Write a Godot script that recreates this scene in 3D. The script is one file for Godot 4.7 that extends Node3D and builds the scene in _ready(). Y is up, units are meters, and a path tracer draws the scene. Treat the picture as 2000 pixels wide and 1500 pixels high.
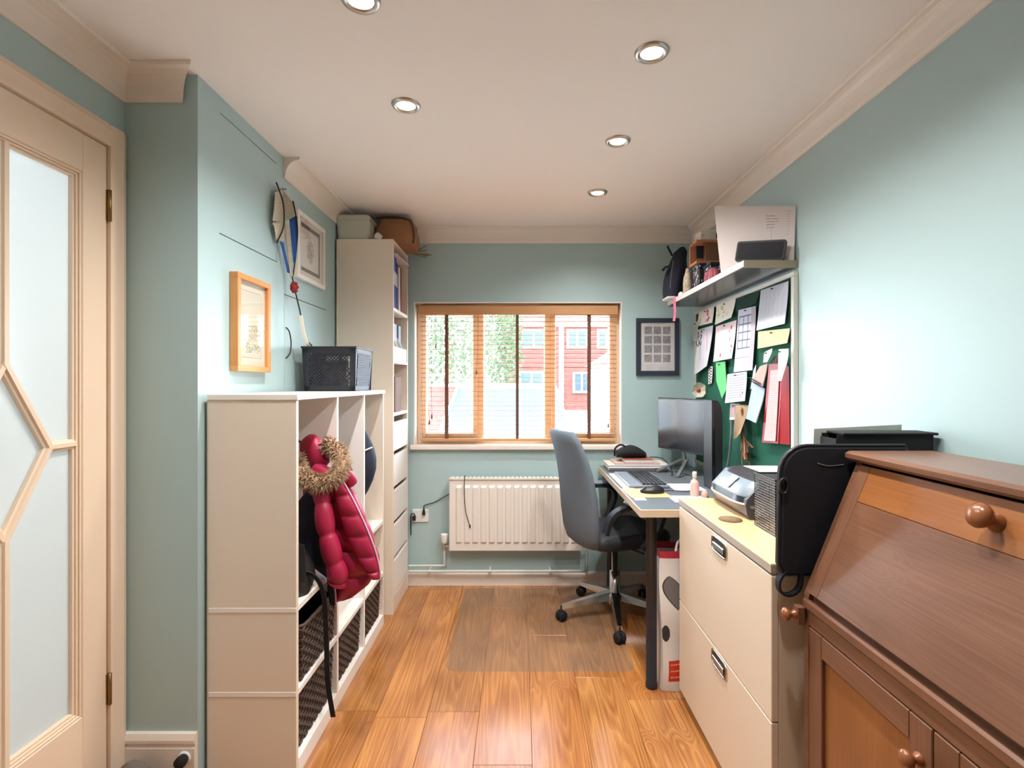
extends Node3D
# A home office seen from its doorway end: window with a wooden blind in the far wall, storage along one side, desk, filing cabinet and bureau along the other.
# Units are metres, y is up, the camera stands at the origin of x and z and looks along -z.

const EYE := 1.359          # camera height
const CEIL := 2.4
const XR := 1.174           # wall on the desk side
const XL := -1.083          # wall behind the storage units
const XD := -1.33           # wall that holds the glazed door
const ZB := -3.457          # wall with the window
const ZF := 1.5             # wall behind the camera
const ZP := -1.725          # face of the step between door wall and storage wall

var M := {}
var O := Vector3.ZERO       # base of the thing being built
var rng := RandomNumberGenerator.new()
var taken := {}

# ---------------------------------------------------------------- names, tags
func numbered(called: String) -> String:
	var n: int = taken.get(called, 0)
	taken[called] = n + 1
	return called if n == 0 else "%s_%03d" % [called, n]

func thing(called: String, label: String, category: String, at := Vector3.ZERO, group := "") -> Node3D:
	var o := Node3D.new()
	o.name = numbered(called)
	add_child(o)
	o.position = at
	O = at
	o.set_meta("label", label)
	o.set_meta("category", category)
	if group != "":
		o.set_meta("group", group)
	return o

func shell(called: String) -> Node3D:
	var o := Node3D.new()
	o.name = called
	add_child(o)
	O = Vector3.ZERO
	o.set_meta("kind", "structure")
	return o

func tag(o: Node3D, label: String, category: String, group := "") -> Node3D:
	o.set_meta("label", label)
	o.set_meta("category", category)
	if group != "":
		o.set_meta("group", group)
	return o

func dup(o: Node3D, at: Vector3, label: String, turn := 0.0) -> Node3D:
	var base := String(o.name).trim_suffix("_" + String(o.name).get_slice("_", String(o.name).get_slice_count("_") - 1)) if String(o.name).right(3).is_valid_int() else String(o.name)
	var c: Node3D = o.duplicate()
	c.name = numbered(base)
	add_child(c)
	c.position = at
	c.rotation.y = turn
	c.set_meta("label", label)
	return c

# ---------------------------------------------------------------- mesh helpers
func mb() -> SurfaceTool:
	var st := SurfaceTool.new()
	st.begin(Mesh.PRIMITIVE_TRIANGLES)
	st.set_smooth_group(-1)
	return st

func done(st: SurfaceTool, called: String, m: Material, parent: Node) -> MeshInstance3D:
	st.generate_normals()
	var o := MeshInstance3D.new()
	o.name = called
	o.mesh = st.commit()
	o.material_override = m
	parent.add_child(o, true)
	return o

# a thing that is one mesh: its own node at its base
func solo(st: SurfaceTool, called: String, m: Material, label: String, category: String, at: Vector3, group := "") -> MeshInstance3D:
	var o := done(st, numbered(called), m, self)
	o.position = at
	tag(o, label, category, group)
	return o

func vert(st: SurfaceTool, p: Vector3, uv: Vector2) -> void:
	st.set_uv(uv)
	st.add_vertex(p - O)

func tri(st: SurfaceTool, a: Vector3, b: Vector3, c: Vector3, out: Vector3, ua := Vector2.ZERO, ub := Vector2.ZERO, uc := Vector2.ZERO) -> void:
	if (a - c).cross(a - b).dot(out) < 0.0:
		vert(st, a, ua); vert(st, c, uc); vert(st, b, ub)
	else:
		vert(st, a, ua); vert(st, b, ub); vert(st, c, uc)

func quad(st: SurfaceTool, a: Vector3, b: Vector3, c: Vector3, d: Vector3, out: Vector3, u: Array = []) -> void:
	if u.is_empty():
		u = [Vector2(0, 0), Vector2(1, 0), Vector2(1, 1), Vector2(0, 1)]
	if (a - c).cross(a - b).dot(out) < 0.0:
		vert(st, a, u[0]); vert(st, c, u[2]); vert(st, b, u[1])
		vert(st, a, u[0]); vert(st, d, u[3]); vert(st, c, u[2])
	else:
		vert(st, a, u[0]); vert(st, b, u[1]); vert(st, c, u[2])
		vert(st, a, u[0]); vert(st, c, u[2]); vert(st, d, u[3])

func boxuv(p: Vector3, n: Vector3, g: int, off: Vector2) -> Vector2:
	var a := n.abs()
	var k := 0
	if a.y >= a.x and a.y >= a.z: k = 1
	elif a.z >= a.x: k = 2
	var i := (k + 1) % 3
	var j := (k + 2) % 3
	if j == g:
		var t := i; i = j; j = t
	return Vector2(p[i], p[j]) + off

# box with chamfered edges; g is the axis along which the grain runs
func bx(st: SurfaceTool, c: Vector3, s: Vector3, ch := 0.0015, B := Basis.IDENTITY, g := 1, off := Vector2.ZERO) -> void:
	var h := s * 0.5
	ch = minf(ch, minf(h.x, minf(h.y, h.z)) * 0.9)
	for k in 3:
		var i := (k + 1) % 3
		var j := (k + 2) % 3
		for sg in [-1.0, 1.0]:
			var n := Vector3.ZERO
			n[k] = sg
			var q := []
			for e in [[-1.0, -1.0], [1.0, -1.0], [1.0, 1.0], [-1.0, 1.0]]:
				var p := Vector3.ZERO
				p[k] = sg * h[k]
				p[i] = e[0] * (h[i] - ch)
				p[j] = e[1] * (h[j] - ch)
				q.append(p)
			var u := []
			for p in q: u.append(boxuv(p, n, g, off))
			quad(st, c + B * q[0], c + B * q[1], c + B * q[2], c + B * q[3], B * n, u)
		if ch <= 0.0: continue
		# edges running along axis k
		for si in [-1.0, 1.0]:
			for sj in [-1.0, 1.0]:
				var n := Vector3.ZERO
				n[i] = si; n[j] = sj
				var q := []
				for e in [[-1.0, 0], [1.0, 0], [1.0, 1], [-1.0, 1]]:
					var p := Vector3.ZERO
					p[k] = e[0] * (h[k] - ch)
					p[i] = si * (h[i] if e[1] == 0 else h[i] - ch)
					p[j] = sj * (h[j] - ch if e[1] == 0 else h[j])
					q.append(p)
				var u := []
				for p in q: u.append(boxuv(p, n + Vector3(0, 0, 0), g, off))
				quad(st, c + B * q[0], c + B * q[1], c + B * q[2], c + B * q[3], B * n, u)
	if ch > 0.0:
		for sx in [-1.0, 1.0]:
			for sy in [-1.0, 1.0]:
				for sz in [-1.0, 1.0]:
					var n := Vector3(sx, sy, sz)
					var a := Vector3(sx * h.x, sy * (h.y - ch), sz * (h.z - ch))
					var b := Vector3(sx * (h.x - ch), sy * h.y, sz * (h.z - ch))
					var d := Vector3(sx * (h.x - ch), sy * (h.y - ch), sz * h.z)
					tri(st, c + B * a, c + B * b, c + B * d, B * n, boxuv(a, n, g, off), boxuv(b, n, g, off), boxuv(d, n, g, off))

# box given by two corners
func bb(st: SurfaceTool, a: Vector3, b: Vector3, ch := 0.0015, g := 1, off := Vector2.ZERO) -> void:
	bx(st, (a + b) * 0.5, (b - a).abs(), ch, Basis.IDENTITY, g, off)

func part(parent: Node, called: String, m: Material, a: Vector3, b: Vector3, ch := 0.0015, g := 1) -> MeshInstance3D:
	var st := mb()
	bb(st, a, b, ch, g, Vector2(rng.randf() * 3.0, rng.randf() * 3.0))
	return done(st, called, m, parent)

# solid of revolution about the y axis of xf; profile of (radius, height)
func lathe(st: SurfaceTool, prof: Array, xf: Transform3D, segs := 24, smooth := 1) -> void:
	for i in prof.size() - 1:
		var a: Vector2 = prof[i]
		var b: Vector2 = prof[i + 1]
		st.set_smooth_group(smooth)
		for k in segs:
			var t0 := TAU * k / segs
			var t1 := TAU * (k + 1) / segs
			var p := [Vector3(cos(t0) * a.x, a.y, sin(t0) * a.x), Vector3(cos(t1) * a.x, a.y, sin(t1) * a.x), Vector3(cos(t1) * b.x, b.y, sin(t1) * b.x), Vector3(cos(t0) * b.x, b.y, sin(t0) * b.x)]
			var d := b - a
			var tm := (t0 + t1) * 0.5
			var out := Vector3(cos(tm) * d.y, -d.x, sin(tm) * d.y)
			var u := [Vector2(float(k) / segs, a.y), Vector2(float(k + 1) / segs, a.y), Vector2(float(k + 1) / segs, b.y), Vector2(float(k) / segs, b.y)]
			if a.x < 1e-6:
				tri(st, xf * p[0], xf * p[2], xf * p[3], xf.basis * out, u[0], u[2], u[3])
			elif b.x < 1e-6:
				tri(st, xf * p[0], xf * p[1], xf * p[2], xf.basis * out, u[0], u[1], u[2])
			else:
				quad(st, xf * p[0], xf * p[1], xf * p[2], xf * p[3], xf.basis * out, u)
	st.set_smooth_group(-1)

func at(p: Vector3, B := Basis.IDENTITY) -> Transform3D:
	return Transform3D(B, p)

# y axis of the basis turned to d
func aim(d: Vector3) -> Basis:
	var y := d.normalized()
	var x := y.cross(Vector3(0.31, 0.17, 0.93)).normalized()
	return Basis(x, y, x.cross(y))

# rings of points joined to a skin; each ring is an Array of Vector3
func skin(st: SurfaceTool, rings: Array, closed := true, caps := true, smooth := 1, flip := false) -> void:
	var n: int = rings[0].size()
	var mids := []
	for r in rings:
		var m := Vector3.ZERO
		for p in r: m += p
		mids.append(m / n)
	st.set_smooth_group(smooth)
	for i in rings.size() - 1:
		for k in (n if closed else n - 1):
			var k1 := (k + 1) % n
			var a: Vector3 = rings[i][k]; var b: Vector3 = rings[i][k1]; var c: Vector3 = rings[i + 1][k1]; var d: Vector3 = rings[i + 1][k]
			var out: Vector3 = (a + b + c + d) * 0.25 - (mids[i] + mids[i + 1]) * 0.5
			if not closed:
				out = (c - a).cross(d - b)
				if flip: out = -out
			var u := [Vector2(float(k) / n, float(i) / rings.size()), Vector2(float(k + 1) / n, float(i) / rings.size()), Vector2(float(k + 1) / n, float(i + 1) / rings.size()), Vector2(float(k) / n, float(i + 1) / rings.size())]
			quad(st, a, b, c, d, out, u)
	st.set_smooth_group(-1)
	if caps and closed:
		for e in [0, rings.size() - 1]:
			var out: Vector3 = mids[e] - mids[1 if e == 0 else e - 1]
			for k in n:
				tri(st, mids[e], rings[e][k], rings[e][(k + 1) % n], out)

# round tube through points; r is a number or one radius per point
func tube(st: SurfaceTool, pts: Array, r, segs := 8, flat := 1.0) -> void:
	var rings := []
	var up := Vector3(0.13, 0.21, 0.97)
	for i in pts.size():
		var d: Vector3 = (pts[mini(i + 1, pts.size() - 1)] - pts[maxi(i - 1, 0)]).normalized()
		var x := d.cross(up).normalized()
		var y := x.cross(d)
		var rr: float = r[i] if r is Array else r
		var ring := []
		for k in segs:
			var t := TAU * k / segs
			ring.append(pts[i] + (x * cos(t) + y * sin(t) * flat) * rr)
		rings.append(ring)
	skin(st, rings)

func curve(pts: Array, n := 24) -> Array:
	var out := []
	for i in n + 1:
		var f := float(i) / n * (pts.size() - 1)
		var k := mini(int(f), pts.size() - 2)
		var a: Vector3 = pts[maxi(k - 1, 0)]; var b: Vector3 = pts[k]; var c: Vector3 = pts[k + 1]; var d: Vector3 = pts[mini(k + 2, pts.size() - 1)]
		out.append(b.cubic_interpolate(c, a, d, f - k))
	return out

# prism: polygon of Vector2 swept from p0 to p1, with the axes X and Y of the polygon given
func prism(st: SurfaceTool, poly: Array, p0: Vector3, p1: Vector3, X: Vector3, Y: Vector3, smooth := -1, mitre := 0.0) -> void:
	var n := poly.size()
	var mid := Vector2.ZERO
	for q in poly: mid += q
	mid /= n
	var ln := (p1 - p0).length()
	var run := (p1 - p0) / ln * mitre
	var packed := PackedVector2Array(poly)
	var ccw := not Geometry2D.is_polygon_clockwise(packed)
	st.set_smooth_group(smooth)
	for k in n:
		var a: Vector2 = poly[k]; var b: Vector2 = poly[(k + 1) % n]
		var d := b - a
		var o2 := Vector2(d.y, -d.x) if ccw else Vector2(-d.y, d.x)
		var s := d.length()
		quad(st, p0 + X * a.x + Y * a.y, p0 + X * b.x + Y * b.y, p1 + X * b.x + Y * b.y + run * b.x, p1 + X * a.x + Y * a.y + run * a.x, X * o2.x + Y * o2.y, [Vector2(0, a.x + a.y), Vector2(0, a.x + a.y + s), Vector2(ln, a.x + a.y + s), Vector2(ln, a.x + a.y)])
	st.set_smooth_group(-1)
	var idx := Geometry2D.triangulate_polygon(packed)
	for i in range(0, idx.size(), 3):
		for e in 2:
			var base := p0 if e == 0 else p1
			var q := []
			for j in 3: q.append(base + X * poly[idx[i + j]].x + Y * poly[idx[i + j]].y + (run * poly[idx[i + j]].x if e == 1 else Vector3.ZERO))
			tri(st, q[0], q[1], q[2], (p0 - p1) if e == 0 else (p1 - p0), poly[idx[i]], poly[idx[i + 1]], poly[idx[i + 2]])

# a sheet with thickness on four corners (top left, top right, bottom right, bottom left seen from its face), gently curled
func card(st: SurfaceTool, a: Vector3, b: Vector3, c: Vector3, d: Vector3, face: Vector3, thick := 0.0012, curl := 0.0, wave := 0.0, nx := 5, ny := 6) -> void:
	var n := (b - a).cross(d - a).normalized()
	if n.dot(face) < 0.0: n = -n
	var g := []
	for j in ny + 1:
		var row := []
		var v := float(j) / ny
		for i in nx + 1:
			var u := float(i) / nx
			var p: Vector3 = a.lerp(b, u).lerp(d.lerp(c, u), v)
			p += n * (curl * v * v + wave * (sin(u * 4.3 + 0.6) * sin(v * 3.7 + u) + 0.9))
			row.append(p)
		g.append(row)
	for j in ny:
		for i in nx:
			var u0 := float(i) / nx; var u1 := float(i + 1) / nx; var v0 := float(j) / ny; var v1 := float(j + 1) / ny
			st.set_smooth_group(1)
			quad(st, g[j][i], g[j][i + 1], g[j + 1][i + 1], g[j + 1][i], n, [Vector2(u0, v0), Vector2(u1, v0), Vector2(u1, v1), Vector2(u0, v1)])
			st.set_smooth_group(2)
			quad(st, g[j][i] - n * thick, g[j][i + 1] - n * thick, g[j + 1][i + 1] - n * thick, g[j + 1][i] - n * thick, -n, [Vector2(0.01, 0.01), Vector2(0.01, 0.01), Vector2(0.01, 0.01), Vector2(0.01, 0.01)])
	st.set_smooth_group(-1)
	var e := Vector2(0.01, 0.01)
	var ue := [e, e, e, e]
	for i in nx:
		quad(st, g[0][i], g[0][i + 1], g[0][i + 1] - n * thick, g[0][i] - n * thick, a - d, ue)
		quad(st, g[ny][i], g[ny][i + 1], g[ny][i + 1] - n * thick, g[ny][i] - n * thick, d - a, ue)
	for j in ny:
		quad(st, g[j][0], g[j + 1][0], g[j + 1][0] - n * thick, g[j][0] - n * thick, a - b, ue)
		quad(st, g[j][nx], g[j + 1][nx], g[j + 1][nx] - n * thick, g[j][nx] - n * thick, b - a, ue)

# ---------------------------------------------------------------- textures
func noise_img(w: int, h: int, freq: float, sd: int, oct := 3, kind := FastNoiseLite.TYPE_SIMPLEX_SMOOTH) -> Image:
	var f := FastNoiseLite.new()
	f.noise_type = kind
	f.frequency = freq
	f.seed = sd
	f.fractal_octaves = oct
	var im := f.get_seamless_image(w, h)
	im.convert(Image.FORMAT_L8)
	return im

# wood: grain runs along u; dark and light are the two tones, ring is the weight of the cathedral figure
func wood(light: Color, dark: Color, sd: int, ring := 0.5, fine := 0.5, size := 512) -> ImageTexture:
	var a := noise_img(28, 256, 0.015, sd, 2)
	a.resize(size, size, Image.INTERPOLATE_CUBIC)
	var b := noise_img(24, 512, 0.16, sd + 1, 3)
	b.resize(size, size, Image.INTERPOLATE_CUBIC)
	var c := noise_img(128, 128, 0.02, sd + 2, 2)
	c.resize(size, size, Image.INTERPOLATE_CUBIC)
	var im := Image.create(size, size, false, Image.FORMAT_RGB8)
	for y in size:
		for x in size:
			var v := a.get_pixel(x, y).r
			var w := absf(fmod(v * 8.0, 1.0) - 0.35) * 1.5
			var t := ring * (1.0 - clampf(w, 0.0, 1.0)) * 0.55 + fine * (b.get_pixel(x, y).r - 0.35) * 0.9 + (c.get_pixel(x, y).r - 0.5) * 0.5 + 0.12
			im.set_pixel(x, y, light.lerp(dark, clampf(t, 0.0, 1.0)))
	im.generate_mipmaps()
	return ImageTexture.create_from_image(im)

func speckle(base: Color, alt: Color, freq: float, sd: int, size := 256) -> ImageTexture:
	var a := noise_img(size, size, freq, sd, 4)
	var im := Image.create(size, size, false, Image.FORMAT_RGB8)
	for y in size:
		for x in size:
			im.set_pixel(x, y, base.lerp(alt, a.get_pixel(x, y).r))
	return ImageTexture.create_from_image(im)

func canvas(w: int, h: int, c: Color) -> Image:
	var im := Image.create(w, h, false, Image.FORMAT_RGB8)
	im.fill(c)
	return im

func rect(im: Image, x: float, y: float, w: float, h: float, c: Color) -> void:
	im.fill_rect(Rect2i(int(x), int(y), maxi(1, int(w)), maxi(1, int(h))), c)

func disc(im: Image, cx: float, cy: float, rx: float, ry: float, c: Color) -> void:
	for y in range(int(cy - ry), int(cy + ry) + 1):
		for x in range(int(cx - rx), int(cx + rx) + 1):
			if x >= 0 and y >= 0 and x < im.get_width() and y < im.get_height():
				if pow((x - cx) / rx, 2) + pow((y - cy) / ry, 2) <= 1.0:
					im.set_pixel(x, y, c)

func scribble(im: Image, x: float, y: float, w: float, h: float, rows: int, c: Color, fill := 0.8) -> void:
	for r in rows:
		var px := x
		var yy := y + h * (r + 0.3) / rows
		var stop := x + w * (fill + rng.randf() * (1.0 - fill))
		while px < stop:
			var l := w * rng.randf_range(0.03, 0.11)
			rect(im, px, yy, minf(l, stop - px), maxf(1.0, h / rows * 0.35), c)
			px += l + w * 0.02

func tex(im: Image) -> ImageTexture:
	return ImageTexture.create_from_image(im)

# ---------------------------------------------------------------- materials
func mat(key: String, col: Color, rough := 0.6, metal := 0.0, t: Texture2D = null, scale := Vector3.ONE) -> StandardMaterial3D:
	var m := StandardMaterial3D.new()
	m.resource_name = key
	m.albedo_color = col
	m.roughness = rough
	m.metallic = metal
	if t:
		m.albedo_texture = t
		m.uv1_scale = scale
	M[key] = m
	return m

func rgb(r: int, g: int, b: int) -> Color:
	return Color(r / 255.0, g / 255.0, b / 255.0)

func materials() -> void:
	mat("wall_paint", rgb(175, 201, 203), 0.42)
	mat("ceiling_paint", rgb(246, 242, 239), 0.9)
	mat("trim_paint", rgb(238, 229, 219), 0.45)
	mat("door_paint", rgb(238, 216, 192), 0.4)
	mat("floor_base", rgb(70, 45, 25), 0.9)
	var oak := wood(rgb(207, 150, 90), rgb(140, 86, 44), 11, 0.75, 0.6, 1024)
	for k in 4:
		var tone: Color = [rgb(255, 255, 255), rgb(244, 236, 226), rgb(255, 246, 236), rgb(236, 228, 220)][k]
		mat("plank%d" % k, tone, 0.22, 0.0, oak, Vector3(0.8, 1.6, 1)).metallic_specular = 0.65
	var red := wood(rgb(128, 90, 68), rgb(92, 60, 44), 21, 0.35, 0.55, 512)
	mat("bureau", rgb(255, 255, 255), 0.3, 0.0, red, Vector3(0.9, 2.4, 1))
	var orange := wood(rgb(152, 98, 54), rgb(118, 70, 36), 25, 0.3, 0.5, 512)
	mat("bureau_rail", rgb(255, 255, 255), 0.3, 0.0, orange, Vector3(0.9, 2.4, 1))
	mat("bureau_knob", rgb(140, 84, 50), 0.25)
	var beech := wood(rgb(238, 200, 148), rgb(216, 170, 116), 31, 0.25, 0.35, 256)
	mat("beech", rgb(255, 255, 255), 0.4, 0.0, beech, Vector3(1.2, 3.0, 1))
	var pine := wood(rgb(226, 160, 98), rgb(190, 120, 62), 35, 0.3, 0.4, 256)
	mat("picture_wood", rgb(255, 255, 255), 0.4, 0.0, pine, Vector3(1.2, 4.0, 1))
	mat("window_wood", rgb(255, 255, 255), 0.45, 0.0, wood(rgb(248, 230, 206), rgb(236, 208, 174), 38, 0.25, 0.35, 256), Vector3(1.0, 3.0, 1))
	mat("blind_wood", rgb(226, 206, 196), 0.5, 0.0, beech, Vector3(1.0, 4.0, 1))
	mat("blind_tape", rgb(112, 78, 62), 0.9)
	mat("melamine", rgb(233, 221, 205), 0.38)
	mat("melamine_edge", rgb(242, 238, 232), 0.38)
	mat("cabinet_white", rgb(228, 212, 190), 0.42)
	mat("cabinet_edge", rgb(178, 166, 152), 0.5)
	mat("white_metal", rgb(238, 232, 224), 0.35)
	mat("chrome", rgb(205, 205, 205), 0.18, 1.0)
	mat("steel", rgb(170, 172, 174), 0.35, 1.0)
	mat("brass", rgb(150, 120, 80), 0.4, 1.0)
	mat("black_plastic", rgb(26, 28, 32), 0.42)
	mat("black_gloss", rgb(14, 16, 20), 0.12)
	mat("dark_rubber", rgb(20, 20, 22), 0.8)
	mat("white_plastic", rgb(235, 235, 232), 0.35)
	mat("silver_plastic", rgb(132, 144, 156), 0.32)
	mat("grey_plastic", rgb(120, 124, 130), 0.45)
	mat("chair_fabric", rgb(104, 116, 128), 0.9)
	mat("chair_black", rgb(38, 42, 50), 0.6)
	mat("black_leg", rgb(34, 36, 44), 0.4)
	mat("paper", rgb(226, 225, 225), 0.85)
	mat("cream_paper", rgb(238, 230, 214), 0.85)
	mat("navy", rgb(20, 26, 44), 0.8)
	mat("navy_cloth", rgb(24, 32, 52), 0.75)
	mat("black_cloth", rgb(24, 24, 28), 0.85)
	mat("black_leather", rgb(34, 34, 36), 0.5)
	mat("coat_pink", rgb(158, 26, 64), 0.42)
	mat("coat_piping", rgb(200, 170, 190), 0.6)
	mat("coat_lining", rgb(22, 26, 46), 0.75)
	mat("fur", rgb(255, 255, 255), 0.95, 0.0, speckle(rgb(214, 182, 146), rgb(104, 78, 60), 0.05, 5, 128), Vector3(3, 3, 3))
	mat("wicker", rgb(255, 255, 255), 0.7, 0.0, speckle(rgb(104, 84, 72), rgb(46, 36, 32), 0.06, 6, 128), Vector3(6, 6, 6))
	mat("weave_shade", rgb(40, 33, 30), 0.85)  # wicker tone darkened to stand in for shade inside the baskets
	var fr := mat("frosted_glass", rgb(228, 238, 240), 0.35)
	fr.backlight_enabled = true
	fr.backlight = Color(1, 1, 1)
	var gl := mat("glass", Color(1, 1, 1, 0.04), 0.02)
	gl.transparency = BaseMaterial3D.TRANSPARENCY_ALPHA
	var mt := mat("mat_plastic", Color(0.60, 0.55, 0.48, 0.17), 0.4)
	mt.transparency = BaseMaterial3D.TRANSPARENCY_ALPHA
	mat("pin_felt", rgb(20, 88, 68), 0.95)
	mat("velvet_dark", rgb(24, 58, 48), 0.95)
	mat("shelf_dark", rgb(72, 74, 78), 0.22)
	mat("shelf_end", rgb(150, 140, 118), 0.4)
	mat("shelf_edge", rgb(205, 203, 200), 0.3)
	mat("cable_black", rgb(28, 28, 30), 0.6)
	mat("cable_grey", rgb(120, 122, 124), 0.55)
	var lens := mat("lamp_glow", rgb(255, 240, 220), 0.4)
	lens.emission_enabled = true
	lens.emission = Color(1.0, 0.90, 0.74)
	lens.emission_energy_multiplier = 2.6
	mat("crate_black", rgb(30, 34, 44), 0.38)
	mat("beech_edge", rgb(212, 190, 162), 0.4)
	mat("wall_pipe", rgb(206, 214, 208), 0.4)
	mat("bag_navy", rgb(16, 20, 34), 0.7)
	mat("grey_screen", rgb(36, 40, 46), 0.18)
	mat("lotion_cap", rgb(232, 220, 206), 0.4)
	mat("stem0", rgb(120, 84, 56), 0.9)
	mat("stem1", rgb(96, 62, 44), 0.9)
	mat("stem2", rgb(164, 128, 92), 0.9)
	mat("slat_wood", rgb(196, 168, 150), 0.55, 0.0, beech, Vector3(1.0, 4.0, 1))
	mat("lamp_ring", rgb(190, 186, 180), 0.3, 1.0)
	# outdoors
	mat("paving", rgb(176, 174, 170), 0.9, 0.0, speckle(rgb(255, 255, 255), rgb(190, 188, 184), 0.03, 41, 128), Vector3(0.4, 0.4, 0.4))
	mat("brick", rgb(98, 40, 28), 0.9, 0.0, brick_tex(), Vector3(0.45, 0.45, 1))
	mat("tile_red", rgb(98, 30, 20), 0.9)
	mat("roof_tile", rgb(92, 52, 42), 0.9)
	mat("render_white", rgb(160, 158, 156), 0.8)
	mat("bark", rgb(90, 72, 56), 0.95)
	var leaf := mat("leaf", rgb(30, 58, 20), 0.7)
	leaf.backlight_enabled = true
	leaf.backlight = Color(0.12, 0.22, 0.06)
	mat("car_paint", rgb(110, 132, 142), 0.25)
	mat("car_glass", rgb(42, 62, 76), 0.12).metallic_specular = 0.22
	mat("teal_trim", rgb(40, 110, 120), 0.4)

func brick_tex() -> ImageTexture:
	var im := canvas(128, 128, rgb(214, 200, 186))
	for r in 8:
		for c in 4:
			var t := rng.randf_range(0.82, 1.0)
			rect(im, c * 32 + (16 if r % 2 else 0) + 1, r * 16 + 1, 30, 14, Color(t, t, t))
			if r % 2 and c == 3: rect(im, 0, r * 16 + 1, 15, 14, Color(t, t, t))
	return tex(im)

func _ready() -> void:
	rng.seed = 20240611
	# ---- camera: level, looking straight down the room, lens shifted a little
	var cam := Camera3D.new()
	cam.name = "camera"
	add_child(cam)
	cam.position = Vector3(0, EYE, 0)
	cam.near = 0.05
	cam.far = 300.0
	# focal length 1000 px of a 2000 x 1500 frame whose vanishing point stands at (1014, 749)
	cam.projection = Camera3D.PROJECTION_FRUSTUM
	cam.size = 0.05 * 1500.0 / 1000.0
	cam.frustum_offset = Vector2(-14.0, -1.0) / 1000.0 * 0.05
	cam.current = true
	# ---- sky and exposure
	var env := Environment.new()
	env.background_mode = Environment.BG_SKY
	var sky := Sky.new()
	var sm := ProceduralSkyMaterial.new()
	sm.sky_top_color = Color(0.80, 0.90, 1.0)
	sm.sky_horizon_color = Color(0.93, 0.97, 1.0)
	sm.ground_horizon_color = Color(0.6, 0.6, 0.58)
	sm.ground_bottom_color = Color(0.5, 0.5, 0.48)
	sky.sky_material = sm
	env.sky = sky
	env.background_energy_multiplier = 19.0
	env.tonemap_mode = Environment.TONE_MAPPER_LINEAR
	env.tonemap_exposure = 2.15
	env.sdfgi_enabled = true
	env.ssao_enabled = true
	env.ssil_enabled = true
	var we := WorldEnvironment.new()
	we.name = "environment"
	we.environment = env
	add_child(we)
	materials()
	room()
	window_wall()
	glazed_door()
	downlights()
	outdoors()
	cube_unit()
	tall_unit()
	bureau()
	filing_cabinet()
	desk()
	office_chair()
	radiator()
	pinboard()
	wall_shelf()
	pictures()
	kite()
	cube_contents()
	coat()
	cabinet_top()
	desk_top()
	under_desk()
	tall_contents()
	small_fittings()

# ---------------------------------------------------------------- the room
func wall_slab(w: Node, called: String, a: Vector3, b: Vector3) -> void:
	part(w, called, M.wall_paint, a, b, 0.0)

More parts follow.
